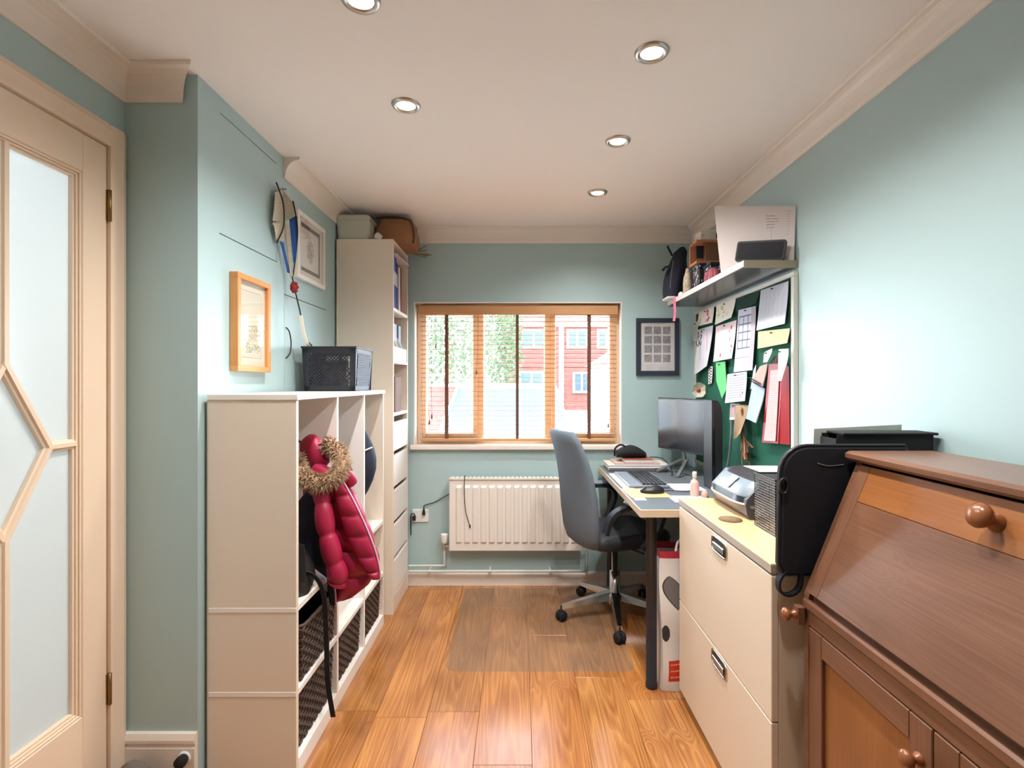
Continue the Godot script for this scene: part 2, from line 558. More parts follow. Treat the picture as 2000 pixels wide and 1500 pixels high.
func room() -> void:
	# floor: laminate planks on an underlay
	var f := shell("floor")
	part(f, "underlay", M.floor_base, Vector3(XD - 0.1, -0.2, ZF + 0.1), Vector3(XR + 0.1, -0.0115, ZB - 0.1), 0.0)
	var pw := 0.2115
	var x0 := -0.376 - pw * 5
	for r in 13:
		var xa := maxf(x0 + r * pw, XD)
		var xb := minf(x0 + (r + 1) * pw, XR)
		if xb - xa < 0.02: continue
		var z: float = -2.12 if r == 5 else (-1.824 if r == 6 else -rng.randf_range(1.3, 2.6))
		var cuts := [z]
		while cuts[0] < ZF: cuts.push_front(cuts[0] + 1.28)
		while cuts[-1] > ZB: cuts.append(cuts[-1] - 1.28)
		for k in cuts.size() - 1:
			var za := minf(cuts[k], ZF)
			var zb := maxf(cuts[k + 1], ZB)
			if za - zb < 0.01: continue
			var st := mb()
			var L := Vector3(xb - xa - 0.0012, 0.012, za - zb - 0.0012)
			bx(st, Vector3((xa + xb) / 2, -0.006, (za + zb) / 2), L, 0.0008, Basis.IDENTITY, 2, Vector2(rng.randf() * 4.0, rng.randf() * 4.0))
			done(st, "plank", M["plank%d" % rng.randi_range(0, 3)], f)
	var c := shell("ceiling")
	part(c, "plaster", M.ceiling_paint, Vector3(XD - 0.1, CEIL, ZF + 0.1), Vector3(XR + 0.1, CEIL + 0.15, ZB - 0.15), 0.0)
	# walls
	var wr := shell("wall_right")
	wall_slab(wr, "plaster", Vector3(XR, -0.1, ZF + 0.1), Vector3(XR + 0.12, CEIL, ZB - 0.15))
	var wf := shell("wall_front")
	wall_slab(wf, "plaster", Vector3(XD - 0.1, -0.1, ZF), Vector3(XR, CEIL, ZF + 0.12))
	# storage wall, with the slits round two painted-over hatches cut 14 mm deep into it
	var wl := shell("wall_left")
	wall_slab(wl, "backing", Vector3(XL - 0.12, -0.1, ZP - 0.1), Vector3(XL - 0.014, CEIL, ZB))
	var slots := [ # z0, z1, y0, y1
		[-2.283, -1.855, 2.337, 2.3415], [-2.287, -1.850, 1.900, 1.9045], [-2.290, -2.2855, 1.900, 2.02],
		[-2.87, -2.36, 1.768, 1.7725], [-2.362, -2.358, 1.335, 1.7725]]
	var zs := [ZP, ZB]
	var ys := [-0.1, CEIL]
	for s in slots:
		for q in [s[0], s[1]]: if not zs.has(q): zs.append(q)
		for q in [s[2], s[3]]: if not ys.has(q): ys.append(q)
	zs.sort(); ys.sort()
	var st := mb()
	for i in zs.size() - 1:
		var run := -1.0
		for j in ys.size() - 1:
			var mz: float = (zs[i] + zs[i + 1]) / 2
			var my: float = (ys[j] + ys[j + 1]) / 2
			var cut := false
			for s in slots:
				if mz > s[0] and mz < s[1] and my > s[2] and my < s[3]: cut = true
			if not cut:
				bb(st, Vector3(XL - 0.014, ys[j], zs[i]), Vector3(XL, ys[j + 1], zs[i + 1]), 0.0)
	done(st, "plaster", M.wall_paint, wl)
	# door wall and the step
	var wd := shell("wall_door")
	wall_slab(wd, "plaster", Vector3(XD - 0.1, -0.1, -1.645), Vector3(XD, CEIL, ZP))
	wall_slab(wd, "plaster", Vector3(XD - 0.1, 2.13, -0.99), Vector3(XD, CEIL, -1.645))
	wall_slab(wd, "plaster", Vector3(XD - 0.1, -0.1, ZF), Vector3(XD, CEIL, -0.99))
	var wp := shell("wall_step")
	wall_slab(wp, "plaster", Vector3(XD - 0.1, -0.1, ZP), Vector3(XL - 0.014, CEIL, ZP - 0.1))
	# coving: a hollow quarter moulding with a small lip at both edges
	var drop := 0.096
	var prof := func(pr: float) -> Array:
		var q := [Vector2(0, 0), Vector2(0, -drop), Vector2(0.006, -drop), Vector2(0.007, -drop + 0.008)]
		for k in 7:
			var t := PI / 2 * k / 6.0
			q.append(Vector2(pr - 0.004 - (pr - 0.013) * cos(t), -0.012 - (drop - 0.024) * (1.0 - sin(t))))
		q.append(Vector2(pr, -0.006)); q.append(Vector2(pr, 0))
		return q
	var runs := [
		["trim_1", 0.06, Vector3(XR, CEIL, ZF), Vector3(XR, CEIL, ZB), Vector3(-1, 0, 0)],
		["trim_2", 0.075, Vector3(XL, CEIL, ZB), Vector3(XR, CEIL, ZB), Vector3(0, 0, 1)],
		["trim_3", 0.075, Vector3(XL, CEIL, -2.353), Vector3(XL, CEIL, ZB), Vector3(1, 0, 0)],
		["trim_4", 0.08, Vector3(XD, CEIL, ZF), Vector3(XD, CEIL, ZP), Vector3(1, 0, 0)],
		["trim_5", 0.08, Vector3(XD, CEIL, ZP), Vector3(-1.135, CEIL, ZP), Vector3(0, 0, 1)]]
	for r in runs:
		var t := shell(r[0])
		var s2 := mb()
		prism(s2, prof.call(r[1]), r[2], r[3], r[4], Vector3.UP, -1, 1.0 if r[0] == "trim_5" else 0.0)
		done(s2, "coving", M.trim_paint, t)
	# skirting
	var low := func() -> Array: return [Vector2(0, 0), Vector2(0.016, 0), Vector2(0.016, 0.075), Vector2(0.012, 0.082), Vector2(0.008, 0.09), Vector2(0, 0.09)]
	var tall := func() -> Array: return [Vector2(0, 0), Vector2(0.018, 0), Vector2(0.018, 0.14), Vector2(0.014, 0.146), Vector2(0.014, 0.152), Vector2(0.019, 0.158), Vector2(0.019, 0.168), Vector2(0.012, 0.186), Vector2(0, 0.188)]
	var bs := [
		["baseboard_back", low.call(), Vector3(XL, 0, ZB), Vector3(XR, 0, ZB), Vector3(0, 0, 1)],
		["baseboard_right", low.call(), Vector3(XR, 0, ZF), Vector3(XR, 0, ZB), Vector3(-1, 0, 0)],
		["baseboard_step", tall.call(), Vector3(XD, 0, ZP), Vector3(XL, 0, ZP), Vector3(0, 0, 1)],
		["baseboard_front", low.call(), Vector3(XD, 0, ZF), Vector3(XR, 0, ZF), Vector3(0, 0, -1)]]
	for b in bs:
		var t := shell(b[0])
		var s3 := mb()
		prism(s3, b[1], b[2], b[3], b[4], Vector3.UP)
		done(s3, "skirting", M.trim_paint, t)

func window_wall() -> void:
	var wb := shell("wall_back")
	var xa := -0.712; var xb := 0.694; var ya := 0.945; var yb := 1.909
	var z1 := ZB - 0.15
	wall_slab(wb, "plaster", Vector3(XL - 0.12, -0.1, ZB), Vector3(xa, CEIL, z1))
	wall_slab(wb, "plaster", Vector3(xb, -0.1, ZB), Vector3(XR + 0.12, CEIL, z1))
	wall_slab(wb, "plaster", Vector3(xa, yb, ZB), Vector3(xb, CEIL, z1))
	wall_slab(wb, "plaster", Vector3(xa, -0.1, ZB), Vector3(xb, ya - 0.03, z1))
	# painted lining of the reveal
	var rv := shell("trim_6")
	part(rv, "reveal_lining", M.trim_paint, Vector3(xa, ya, ZB + 0.001), Vector3(xa + 0.008, yb, z1), 0.001)
	part(rv, "reveal_lining", M.trim_paint, Vector3(xb - 0.008, ya, ZB + 0.001), Vector3(xb, yb, z1), 0.001)
	part(rv, "reveal_lining", M.trim_paint, Vector3(xa + 0.008, yb - 0.008, ZB + 0.001), Vector3(xb - 0.008, yb, z1), 0.001)
	var sl := shell("trim_7")
	part(sl, "window_sill", M.trim_paint, Vector3(xa - 0.02, ya - 0.03, ZB + 0.035), Vector3(xb + 0.045, ya, z1), 0.004)
	# timber window: outer frame, two mullions, three casements with glass
	var w := shell("window_1")
	var zf := ZB - 0.085
	var zk := ZB - 0.145
	var X0 := xa + 0.008; var X1 := xb - 0.008; var Y0 := ya; var Y1 := yb - 0.008
	for q in [[X0, X0 + 0.034, Y0, Y1], [X1 - 0.034, X1, Y0, Y1], [X0 + 0.034, X1 - 0.034, Y1 - 0.045, Y1], [X0 + 0.034, X1 - 0.034, Y0, Y0 + 0.045], [-0.29, -0.245, Y0 + 0.045, Y1 - 0.045], [0.175, 0.22, Y0 + 0.045, Y1 - 0.045]]:
		part(w, "frame_member", M.window_wood, Vector3(q[0], q[2], zf), Vector3(q[1], q[3], zk), 0.003, 1 if q[3] - q[2] > q[1] - q[0] else 0)
	for l in [[X0 + 0.034, -0.29], [-0.245, 0.175], [0.22, X1 - 0.034]]:
		var a: float = l[0]; var b: float = l[1]
		var c := Node3D.new()
		c.name = "casement"
		w.add_child(c, true)
		var y0 := Y0 + 0.045; var y1 := Y1 - 0.045
		if l[0] < -0.5 or l[0] > 0.2:
			for q in [[a, a + 0.03, y0, y1], [b - 0.03, b, y0, y1], [a + 0.03, b - 0.03, y1 - 0.03, y1], [a + 0.03, b - 0.03, y0, y0 + 0.035]]:
				part(c, "casement_rail", M.window_wood, Vector3(q[0], q[2], zf + 0.012), Vector3(q[1], q[3], zk + 0.01), 0.003, 1 if q[3] - q[2] > q[1] - q[0] else 0)
			a += 0.03; b -= 0.03; y0 += 0.035; y1 -= 0.03
		part(c, "pane", M.glass, Vector3(a, y0, zk + 0.022), Vector3(b, y1, zk + 0.026), 0.0)
	# venetian blind
	var zc := ZB - 0.045
	var t := thing("venetian_blind", "wooden venetian blind with three dark tapes hanging in the window", "blind", Vector3(-0.005, 0.965, zc))
	var bl := -0.672; var br := 0.665
	part(t, "valance", M.blind_wood, Vector3(bl - 0.006, 1.825, zc + 0.024), Vector3(br + 0.006, 1.886, zc + 0.034), 0.003, 0)
	part(t, "headrail", M.blind_wood, Vector3(bl, 1.845, zc - 0.02), Vector3(br, 1.895, zc + 0.022), 0.002, 0)
	var B := Basis(Vector3.RIGHT, deg_to_rad(-2.0))
	for k in 26:
		var st := mb()
		bx(st, Vector3((bl + br) / 2, 1.812 - k * 0.0318, zc), Vector3(br - bl, 0.0028, 0.032), 0.001, B, 0, Vector2(rng.randf(), rng.randf()))
		done(st, "slat", M.slat_wood, t)
	part(t, "bottom_rail", M.blind_wood, Vector3(bl, 0.966, zc - 0.018), Vector3(br, 0.984, zc + 0.018), 0.003, 0)
	for x in [-0.496, -0.013, 0.478]:
		var st := mb()
		bb(st, Vector3(x - 0.010, 0.984, zc + 0.0185), Vector3(x + 0.010, 1.845, zc + 0.0195), 0.0)
		bb(st, Vector3(x - 0.010, 0.984, zc - 0.0195), Vector3(x + 0.010, 1.845, zc - 0.0185), 0.0)
		done(st, "ladder_tape", M.blind_tape, t)
	for q in [[-0.62, 1.08, 0.010], [-0.597, 1.12, 0.004], [-0.566, 1.60, 0.0], [-0.28, 1.42, -0.01], [0.605, 1.06, 0.0]]:
		var cd := mb()
		var zq := zc + 0.027
		tube(cd, [Vector3(q[0], 1.84, zq), Vector3(q[0], q[1] + 0.2, zq), Vector3(q[0] + q[2], q[1] + 0.03, zq)], 0.0013, 5)
		var cord := done(cd, "pull_cord", M.blind_tape, t)
		var ts := mb()
		lathe(ts, [Vector2(0.0, 0.03), Vector2(0.003, 0.03), Vector2(0.0065, 0.006), Vector2(0.005, 0.0), Vector2(0.0, 0.0)], at(Vector3(q[0] + q[2], q[1], zq)), 10)
		done(ts, "tassel", M.blind_tape, cord)

func glazed_door() -> void:
	# architrave
	var tr := shell("trim_8")
	var e := XD + 0.02
	var arch := [Vector2(0, 0), Vector2(0, 0.018), Vector2(0.012, 0.02), Vector2(0.05, 0.022), Vector2(0.062, 0.016), Vector2(0.072, 0.012), Vector2(0.075, 0)]
	var st := mb()
	prism(st, arch, Vector3(XD, 0, -1.645), Vector3(XD, 2.19, -1.645), Vector3(0, 0, -1), Vector3(1, 0, 0))
	done(st, "architrave", M.door_paint, tr)
	st = mb()
	prism(st, arch, Vector3(XD, 2.122, -1.645), Vector3(XD, 2.122, -0.99), Vector3(0, 1, 0), Vector3(1, 0, 0))
	done(st, "architrave", M.door_paint, tr)
	st = mb()
	prism(st, arch, Vector3(XD, 0, -0.99), Vector3(XD, 2.19, -0.99), Vector3(0, 0, 1), Vector3(1, 0, 0))
	done(st, "architrave", M.door_paint, tr)
	# door leaf: stiles, rails, glazing bars and frosted panes
	var d := shell("door_1")
	var xa := XD - 0.03; var xb := XD + 0.008
	var zh := -1.641; var zl := -1.009; var zm := -1.325
	var yt := 2.118
	part(d, "stile", M.door_paint, Vector3(xa, 0.008, zh), Vector3(xb, yt, zh + 0.09), 0.002)
	part(d, "stile", M.door_paint, Vector3(xa, 0.008, zl), Vector3(xb, yt, zl - 0.09), 0.002)
	part(d, "rail", M.door_paint, Vector3(xa, 2.0, zh + 0.09), Vector3(xb, yt, zl - 0.09), 0.002, 2)
	part(d, "rail", M.door_paint, Vector3(xa, 0.008, zh + 0.09), Vector3(xb, 0.35, zl - 0.09), 0.002, 2)
	var g0 := zh + 0.09; var g1 := zl - 0.09
	# stepped bead round the opening
	st = mb()
	for k in 3:
		var w := 0.007
		var x2 := xb - 0.003 - k * 0.005
		var o := k * w
		bb(st, Vector3(xa + 0.01, 0.35 + o, g0 + o), Vector3(x2, 2.0 - o, g0 + o + w), 0.0015)
		bb(st, Vector3(xa + 0.01, 0.35 + o, g1 - o), Vector3(x2, 2.0 - o, g1 - o - w), 0.0015)
		bb(st, Vector3(xa + 0.01, 2.0 - o - w, g0 + o + w), Vector3(x2, 2.0 - o, g1 - o - w), 0.0015)
		bb(st, Vector3(xa + 0.01, 0.35 + o, g0 + o + w), Vector3(x2, 0.35 + o + w, g1 - o - w), 0.0015)
	done(st, "glazing_bead", M.door_paint, d)
	var cy := 1.178; var hw := 0.128; var hh := 0.232
	var bars := [
		[Vector2(zm, 0.371), Vector2(zm, cy - hh)], [Vector2(zm, cy + hh), Vector2(zm, 1.979)],
		[Vector2(zm, cy + hh), Vector2(zm - hw, cy)], [Vector2(zm - hw, cy), Vector2(zm, cy - hh)],
		[Vector2(zm, cy + hh), Vector2(zm + hw, cy)], [Vector2(zm + hw, cy), Vector2(zm, cy - hh)],
		[Vector2(zm - hw, cy), Vector2(g0 + 0.02, cy)], [Vector2(zm + hw, cy), Vector2(g1 - 0.02, cy)]]
	var bi := 0
	for b in bars:
		bi += 1
		var p: Vector2 = b[0]; var q: Vector2 = b[1]
		var dir := (q - p).normalized()
		var s2 := mb()
		var side := Vector3(0, dir.x, -dir.y)
		var prof := [Vector2(-0.014, 0.0), Vector2(-0.014, 0.012), Vector2(-0.009, 0.014), Vector2(-0.006, 0.02), Vector2(0.006, 0.02), Vector2(0.009, 0.014), Vector2(0.014, 0.012), Vector2(0.014, 0.0)]
		prism(s2, prof, Vector3(xb - 0.022 - bi * 0.0006, p.y - dir.y * 0.006, p.x - dir.x * 0.006), Vector3(xb - 0.022 - bi * 0.0006, q.y + dir.y * 0.006, q.x + dir.x * 0.006), side, Vector3(1, 0, 0))
		done(s2, "glazing_bar", M.door_paint, d)
	# one pane behind each opening between the bars
	var T := Vector2(zm, cy + hh); var Bt := Vector2(zm, cy - hh); var Lf := Vector2(zm - hw, cy); var Rt := Vector2(zm + hw, cy)
	for pl in [
		[T, Rt, Bt, Lf],
		[Vector2(g0, 2.0), Vector2(zm, 2.0), T, Lf, Vector2(g0, cy)],
		[Vector2(zm, 2.0), Vector2(g1, 2.0), Vector2(g1, cy), Rt, T],
		[Vector2(g0, cy), Lf, Bt, Vector2(zm, 0.35), Vector2(g0, 0.35)],
		[Rt, Vector2(g1, cy), Vector2(g1, 0.35), Vector2(zm, 0.35), Bt]]:
		var s3 := mb()
		prism(s3, pl, Vector3(xb - 0.03, 0, 0), Vector3(xb - 0.026, 0, 0), Vector3(0, 0, 1), Vector3(0, 1, 0))
		done(s3, "pane", M.frosted_glass, d)
	for y in [1.93, 0.379]:
		var s4 := mb()
		lathe(s4, [Vector2(0, -0.05), Vector2(0.006, -0.05), Vector2(0.006, 0.05), Vector2(0, 0.05)], at(Vector3(xb + 0.007, y, zh - 0.003)), 12)
		bb(s4, Vector3(xb + 0.0, y - 0.048, zh - 0.02), Vector3(xb + 0.003, y + 0.048, zh + 0.004), 0.0)
		done(s4, "hinge", M.brass, d)
	# the hall beyond the door: white walls, lit by its own ceiling lamp
	var h := shell("wall_hall")
	var hx := XD - 0.1; var hx2 := -2.7; var z0 := ZP; var z1 := 0.3
	for q in [[Vector3(hx2 - 0.1, -0.1, z0 - 0.1), Vector3(hx2, 2.5, z1 + 0.1)], [Vector3(hx2, -0.1, z0 - 0.1), Vector3(hx, 2.5, z0)], [Vector3(hx2, -0.1, z1), Vector3(hx, 2.5, z1 + 0.1)], [Vector3(hx2, 2.4, z0), Vector3(hx, 2.5, z1)], [Vector3(hx2, -0.1, z0), Vector3(hx, 0.0, z1)]]:
		part(h, "plaster", M.ceiling_paint, q[0], q[1], 0.0)
	var lp := thing("hall_ceiling_light", "round white glass ceiling light in the hall behind the door", "light", Vector3(-2.0, 2.4, -1.2))
	var gm := mat("hall_glow", rgb(255, 255, 255), 0.5)
	gm.emission_enabled = true
	gm.emission = Color(0.92, 0.97, 1.0)
	gm.emission_energy_multiplier = 3.0
	var s5 := mb()
	lathe(s5, [Vector2(0.15, 0), Vector2(0.15, -0.02), Vector2(0.12, -0.06), Vector2(0.06, -0.085), Vector2(0.0, -0.09)], at(Vector3(-2.0, 2.4, -1.2)), 32)
	done(s5, "glass_shade", gm, lp)
	var ol := OmniLight3D.new()
	ol.name = "hall_bulb"
	lp.add_child(ol)
	ol.position = Vector3(0, -0.13, 0)
	ol.light_color = Color(0.9, 0.97, 1.0)
	ol.light_energy = HALL
	ol.light_size = 0.1
	ol.omni_range = 12.0
	ol.omni_attenuation = 2.0
	ol.shadow_enabled = true

const HALL := 0.26
const LAMP := 0.70

func downlights() -> void:
	var spots := [[0.417, -1.609, "largest recessed downlight, over the bureau end of the desk row"], [0.424, -2.197, "recessed downlight between the other two in the desk-side row"], [0.427, -2.79, "smallest recessed downlight, closest to the window"], [-0.423, -1.914, "recessed downlight on the coat-storage half of the ceiling"], [-0.43, -1.387, "recessed downlight above the glazed door side, mostly cut off"], [0.417, -1.02, "added unseen recessed downlight over the bureau, carrying on the desk-side row"]]  # the last one is unseen, added to light the near end
	for s in spots:
		var p := Vector3(s[0], CEIL, s[1])
		var t := thing("ceiling_downlight", s[2], "downlight", p, "recessed ceiling downlights")
		var st := mb()
		lathe(st, [Vector2(0.034, -0.001), Vector2(0.036, -0.006), Vector2(0.042, -0.009), Vector2(0.05, -0.007), Vector2(0.054, 0.0)], at(p), 40)
		done(st, "bezel_ring", M.lamp_ring, t)
		st = mb()
		lathe(st, [Vector2(0.034, -0.001), Vector2(0.03, -0.005), Vector2(0.0, -0.007)], at(p), 32)
		done(st, "lamp_lens", M.lamp_glow, t)
		var l := SpotLight3D.new()
		l.name = "bulb"
		t.add_child(l)
		l.position = Vector3(0, -0.02, 0)
		l.rotation.x = -PI / 2
		l.light_color = Color(1.0, 0.98, 0.96)
		l.light_energy = LAMP
		l.light_size = 0.035
		l.spot_angle = 75.0
		l.spot_angle_attenuation = 1.0
		l.spot_range = 12.0
		l.spot_attenuation = 2.0
		l.shadow_enabled = true

# ---------------------------------------------------------------- outside the window
func outdoors() -> void:
	var g := shell("ground_outside")
	part(g, "paving", M.paving, Vector3(-40, -0.7, ZB - 0.15), Vector3(40, -0.35, -70), 0.0)
	# house across the way
	var hz := -33.0
	var h := thing("street_house", "red tile-hung brick house with white windows across the drive", "house", Vector3(5.5, -0.35, hz))
	part(h, "brick_wall", M.brick, Vector3(-0.7, -0.35, hz), Vector3(14, 2.4, hz - 7), 0.0)
	part(h, "tile_hanging", M.tile_red, Vector3(-0.75, 2.4, hz + 0.08), Vector3(14.05, 5.1, hz - 7), 0.0)
	for k in 9:
		part(h, "tile_course", M.tile_red, Vector3(-0.75, 2.42 + k * 0.295, hz + 0.08), Vector3(14.05, 2.48 + k * 0.295, hz + 0.13), 0.0)
	part(h, "fascia", M.render_white, Vector3(-1.0, 5.0, hz + 0.35), Vector3(14.3, 5.25, hz + 0.2), 0.0)
	part(h, "downpipe", M.render_white, Vector3(2.55, -0.35, hz + 0.24), Vector3(2.85, 5.0, hz + 0.1), 0.0)
	var st := mb()
	prism(st, [Vector2(0.35, 5.2), Vector2(-3.5, 8.2), Vector2(-7.35, 5.2)], Vector3(-1.0, 0, hz), Vector3(14.3, 0, hz), Vector3(0, 0, 1), Vector3(0, 1, 0))
	var rf := done(st, "roof", M.roof_tile, h)
	for k in 8:
		var y := 5.3 + k * 0.35
		part(rf, "tile_course", M.roof_tile, Vector3(-1.0, y, hz + 0.35 - (y - 5.2) * 1.28 + 0.12), Vector3(14.3, y + 0.08, hz + 0.35 - (y - 5.2) * 1.28 - 0.2), 0.0)
	for q in [[0.1, 1.75, 3.6, 4.85], [3.05, 4.4, 3.6, 4.85], [0.0, 1.6, 0.75, 2.15], [3.45, 4.6, 0.75, 2.1], [5.0, 6.2, 3.6, 4.85]]:
		var w := Node3D.new()
		w.name = "window"
		h.add_child(w, true)
		var a: float = q[0]; var b: float = q[1]; var y0: float = q[2]; var y1: float = q[3]
		var zf := hz + 0.2
		for m in [[a, a + 0.12, y0, y1], [b - 0.12, b, y0, y1], [a + 0.12, b - 0.12, y1 - 0.12, y1], [a + 0.12, b - 0.12, y0, y0 + 0.14], [(a + b) / 2 - 0.06, (a + b) / 2 + 0.06, y0 + 0.14, y1 - 0.12]]:
			part(w, "window_frame", M.render_white, Vector3(m[0], m[2], zf), Vector3(m[1], m[3], hz - 0.1), 0.0)
		part(w, "pane", M.car_glass, Vector3(a + 0.12, y0 + 0.14, hz + 0.15), Vector3((a + b) / 2 - 0.06, y1 - 0.12, hz + 0.13), 0.0)
		part(w, "pane", M.car_glass, Vector3((a + b) / 2 + 0.06, y0 + 0.14, hz + 0.15), Vector3(b - 0.12, y1 - 0.12, hz + 0.13), 0.0)
	# pale rendered house to the side
	var h2 := thing("street_house", "pale rendered house end beside the red house", "house", Vector3(8, -0.35, -24))
	part(h2, "wall", M.render_white, Vector3(3.9, -0.35, -24), Vector3(12, 2.3, -29), 0.0)
	st = mb()
	prism(st, [Vector2(3.7, 2.3), Vector2(12.2, 2.3), Vector2(8, 5.0)], Vector3(0, 0, -23.8), Vector3(0, 0, -29.2), Vector3(1, 0, 0), Vector3(0, 1, 0))
	done(st, "roof", M.roof_tile, h2)
	# garden wall on the tree side, brick by its courses
	var gw := thing("garden_brick_wall", "low red brick garden wall below the tree", "wall", Vector3(-3.4, -0.35, -17))
	part(gw, "brickwork", M.brick, Vector3(-7, -0.35, -17), Vector3(-1.7, 1.25, -17.22), 0.0)
	part(gw, "coping", M.render_white, Vector3(-7.03, 1.25, -16.95), Vector3(-1.67, 1.33, -17.27), 0.0)
	# tree
	for tq in [[-2.9, -20.5, 2.2, 1.9, "broad leafy green tree beyond the garden wall"], [-0.75, -26.0, 1.0, 1.5, "slender leafy green tree beside the red house"], [-8.0, -20.0, 2.3, 2.2, "leafy green tree at the blind's side of the garden wall"]]:
		var t := thing("garden_tree", tq[4], "tree", Vector3(tq[0], -0.35, tq[1]), "trees outside the window")
		st = mb()
		tube(st, [Vector3(tq[0], -0.35, tq[1]), Vector3(tq[0] + 0.1, 1.5, tq[1]), Vector3(tq[0], 4.2, tq[1])], [0.16, 0.12, 0.05], 8)
		done(st, "trunk", M.bark, t)
		st = mb()
		for k in 2600:
			var u := Vector3(rng.randfn(), rng.randfn(), rng.randfn()).normalized() * pow(rng.randf(), 0.4)
			var p: Vector3 = Vector3(tq[0], 3.4, tq[1]) + Vector3(u.x * tq[2], u.y * 3.0, u.z * tq[3])
			var n := Vector3(rng.randfn(), rng.randfn() + 0.6, rng.randfn()).normalized()
			var x := n.cross(Vector3(0.3, 0.2, 0.9)).normalized() * rng.randf_range(0.05, 0.09)
			var y := n.cross(x.normalized()) * rng.randf_range(0.08, 0.13)
			tri(st, p - y, p + x, p - x, n)
			tri(st, p + y, p + x, p - x, n)
		var fo := done(st, "foliage", M.leaf, t)
		fo.set_meta("kind", "stuff")
	# parked car facing the window
	var cz := -7.2
	var c := thing("parked_car", "pale blue parked car, its windscreen facing the window", "car", Vector3(-0.2, -0.35, cz - 1.2))
	var cx := -0.2
	st = mb()
	var side := [Vector2(0.75, -0.05), Vector2(0.8, 0.35), Vector2(0.7, 0.5), Vector2(-0.1, 0.62), Vector2(-3.4, 0.66), Vector2(-3.45, 0.0)]
	prism(st, side, Vector3(cx - 0.95, 0, cz), Vector3(cx + 0.95, 0, cz), Vector3(0, 0, 1), Vector3(0, 1, 0))
	done(st, "body", M.car_paint, c)
	st = mb()
	prism(st, [Vector2(-0.78, 1.27), Vector2(0.78, 1.27), Vector2(0.7, 1.36), Vector2(-0.7, 1.36)], Vector3(cx, 0, cz - 0.85), Vector3(cx, 0, cz - 2.9), Vector3(1, 0, 0), Vector3(0, 1, 0))
	done(st, "roof", M.car_paint, c)
	st = mb()
	var A := [Vector3(cx - 0.92, 0.62, cz - 0.1), Vector3(cx + 0.92, 0.62, cz - 0.1), Vector3(cx + 0.74, 1.28, cz - 0.86), Vector3(cx - 0.74, 1.28, cz - 0.86)]
	card(st, A[3], A[2], A[1], A[0], Vector3(0, 0.6, 1), 0.01, 0.0, 0.0, 8, 4)
	done(st, "windscreen", M.car_glass, c)
	for s in [-1.0, 1.0]:
		st = mb()
		tube(st, [Vector3(cx + s * 0.95, 0.6, cz - 0.1), Vector3(cx + s * 0.76, 1.3, cz - 0.88)], 0.035, 8)
		done(st, "pillar", M.teal_trim, c)
		st = mb()
		quad(st, Vector3(cx + s * 0.94, 0.64, cz - 0.2), Vector3(cx + s * 0.94, 0.64, cz - 3.2), Vector3(cx + s * 0.77, 1.3, cz - 2.9), Vector3(cx + s * 0.77, 1.3, cz - 0.9), Vector3(s, 0.2, 0))
		done(st, "side_window", M.car_glass, c)
		for wz in [0.2, -2.6]:
			st = mb()
			lathe(st, [Vector2(0, -0.1), Vector2(0.3, -0.1), Vector2(0.32, 0.0), Vector2(0.3, 0.1), Vector2(0.0, 0.1)], at(Vector3(cx + s * 0.82, -0.03, cz + wz), aim(Vector3(1, 0, 0))), 24)
			done(st, "wheel", M.dark_rubber, c)

# ---------------------------------------------------------------- storage units
const UX := -0.763   # front of the locker unit
const UZ0 := -1.754
const UZ1 := -2.89
const UB := -1.068   # its back

func cube_unit() -> void:
	var t := thing("locker_unit", "white open locker unit with three tall bays over two rows of basket cubbies", "shelving unit", Vector3((UX + UB) / 2, 0, (UZ0 + UZ1) / 2))
	var th := 0.018
	part(t, "side_panel", M.melamine, Vector3(UB, 0, UZ0), Vector3(UX, 1.302, UZ0 - th))
	part(t, "side_panel", M.melamine, Vector3(UB, 0, UZ1 + th), Vector3(UX, 1.302, UZ1))
	part(t, "top_panel", M.melamine_edge, Vector3(UB, 1.302, UZ0 + 0.004), Vector3(UX + 0.006, 1.322, UZ1 - 0.004))
	part(t, "back_panel", M.melamine, Vector3(UB - 0.006, 0.0, UZ0 - 0.004), Vector3(UB, 1.302, UZ1 + 0.004))
	var dz := [-2.155, -2.526]
	part(t, "bottom_shelf", M.melamine_edge, Vector3(UB, 0.0, UZ0 - th), Vector3(UX, 0.062, UZ1 + th))
	for y in [0.282, 0.572]:
		part(t, "shelf", M.melamine_edge, Vector3(UB, y, UZ0 - th), Vector3(UX, y + 0.022, UZ1 + th))
	for z in dz:
		part(t, "divider", M.melamine_edge, Vector3(UB, 0.594, z + th / 2), Vector3(UX, 1.302, z - th / 2))
		part(t, "divider", M.melamine_edge, Vector3(UB, 0.304, z + th / 2), Vector3(UX, 0.572, z - th / 2))
		part(t, "divider", M.melamine_edge, Vector3(UB, 0.062, z + th / 2), Vector3(UX, 0.282, z - th / 2))
	# two thin joint beads across the end panel
	for y in [0.578, 0.29]:
		part(t, "joint_bead", M.melamine_edge, Vector3(UB + 0.004, y - 0.004, UZ0 + 0.002), Vector3(UX, y + 0.012, UZ0), 0.0008)
	for z in [-1.94, -2.33, -2.70]:
		var st := mb()
		tube(st, curve([Vector3(UB, 1.20, z), Vector3(UB + 0.03, 1.195, z), Vector3(UB + 0.045, 1.18, z), Vector3(UB + 0.055, 1.21, z)], 8), 0.004, 6)
		done(st, "coat_hook", M.steel, t)

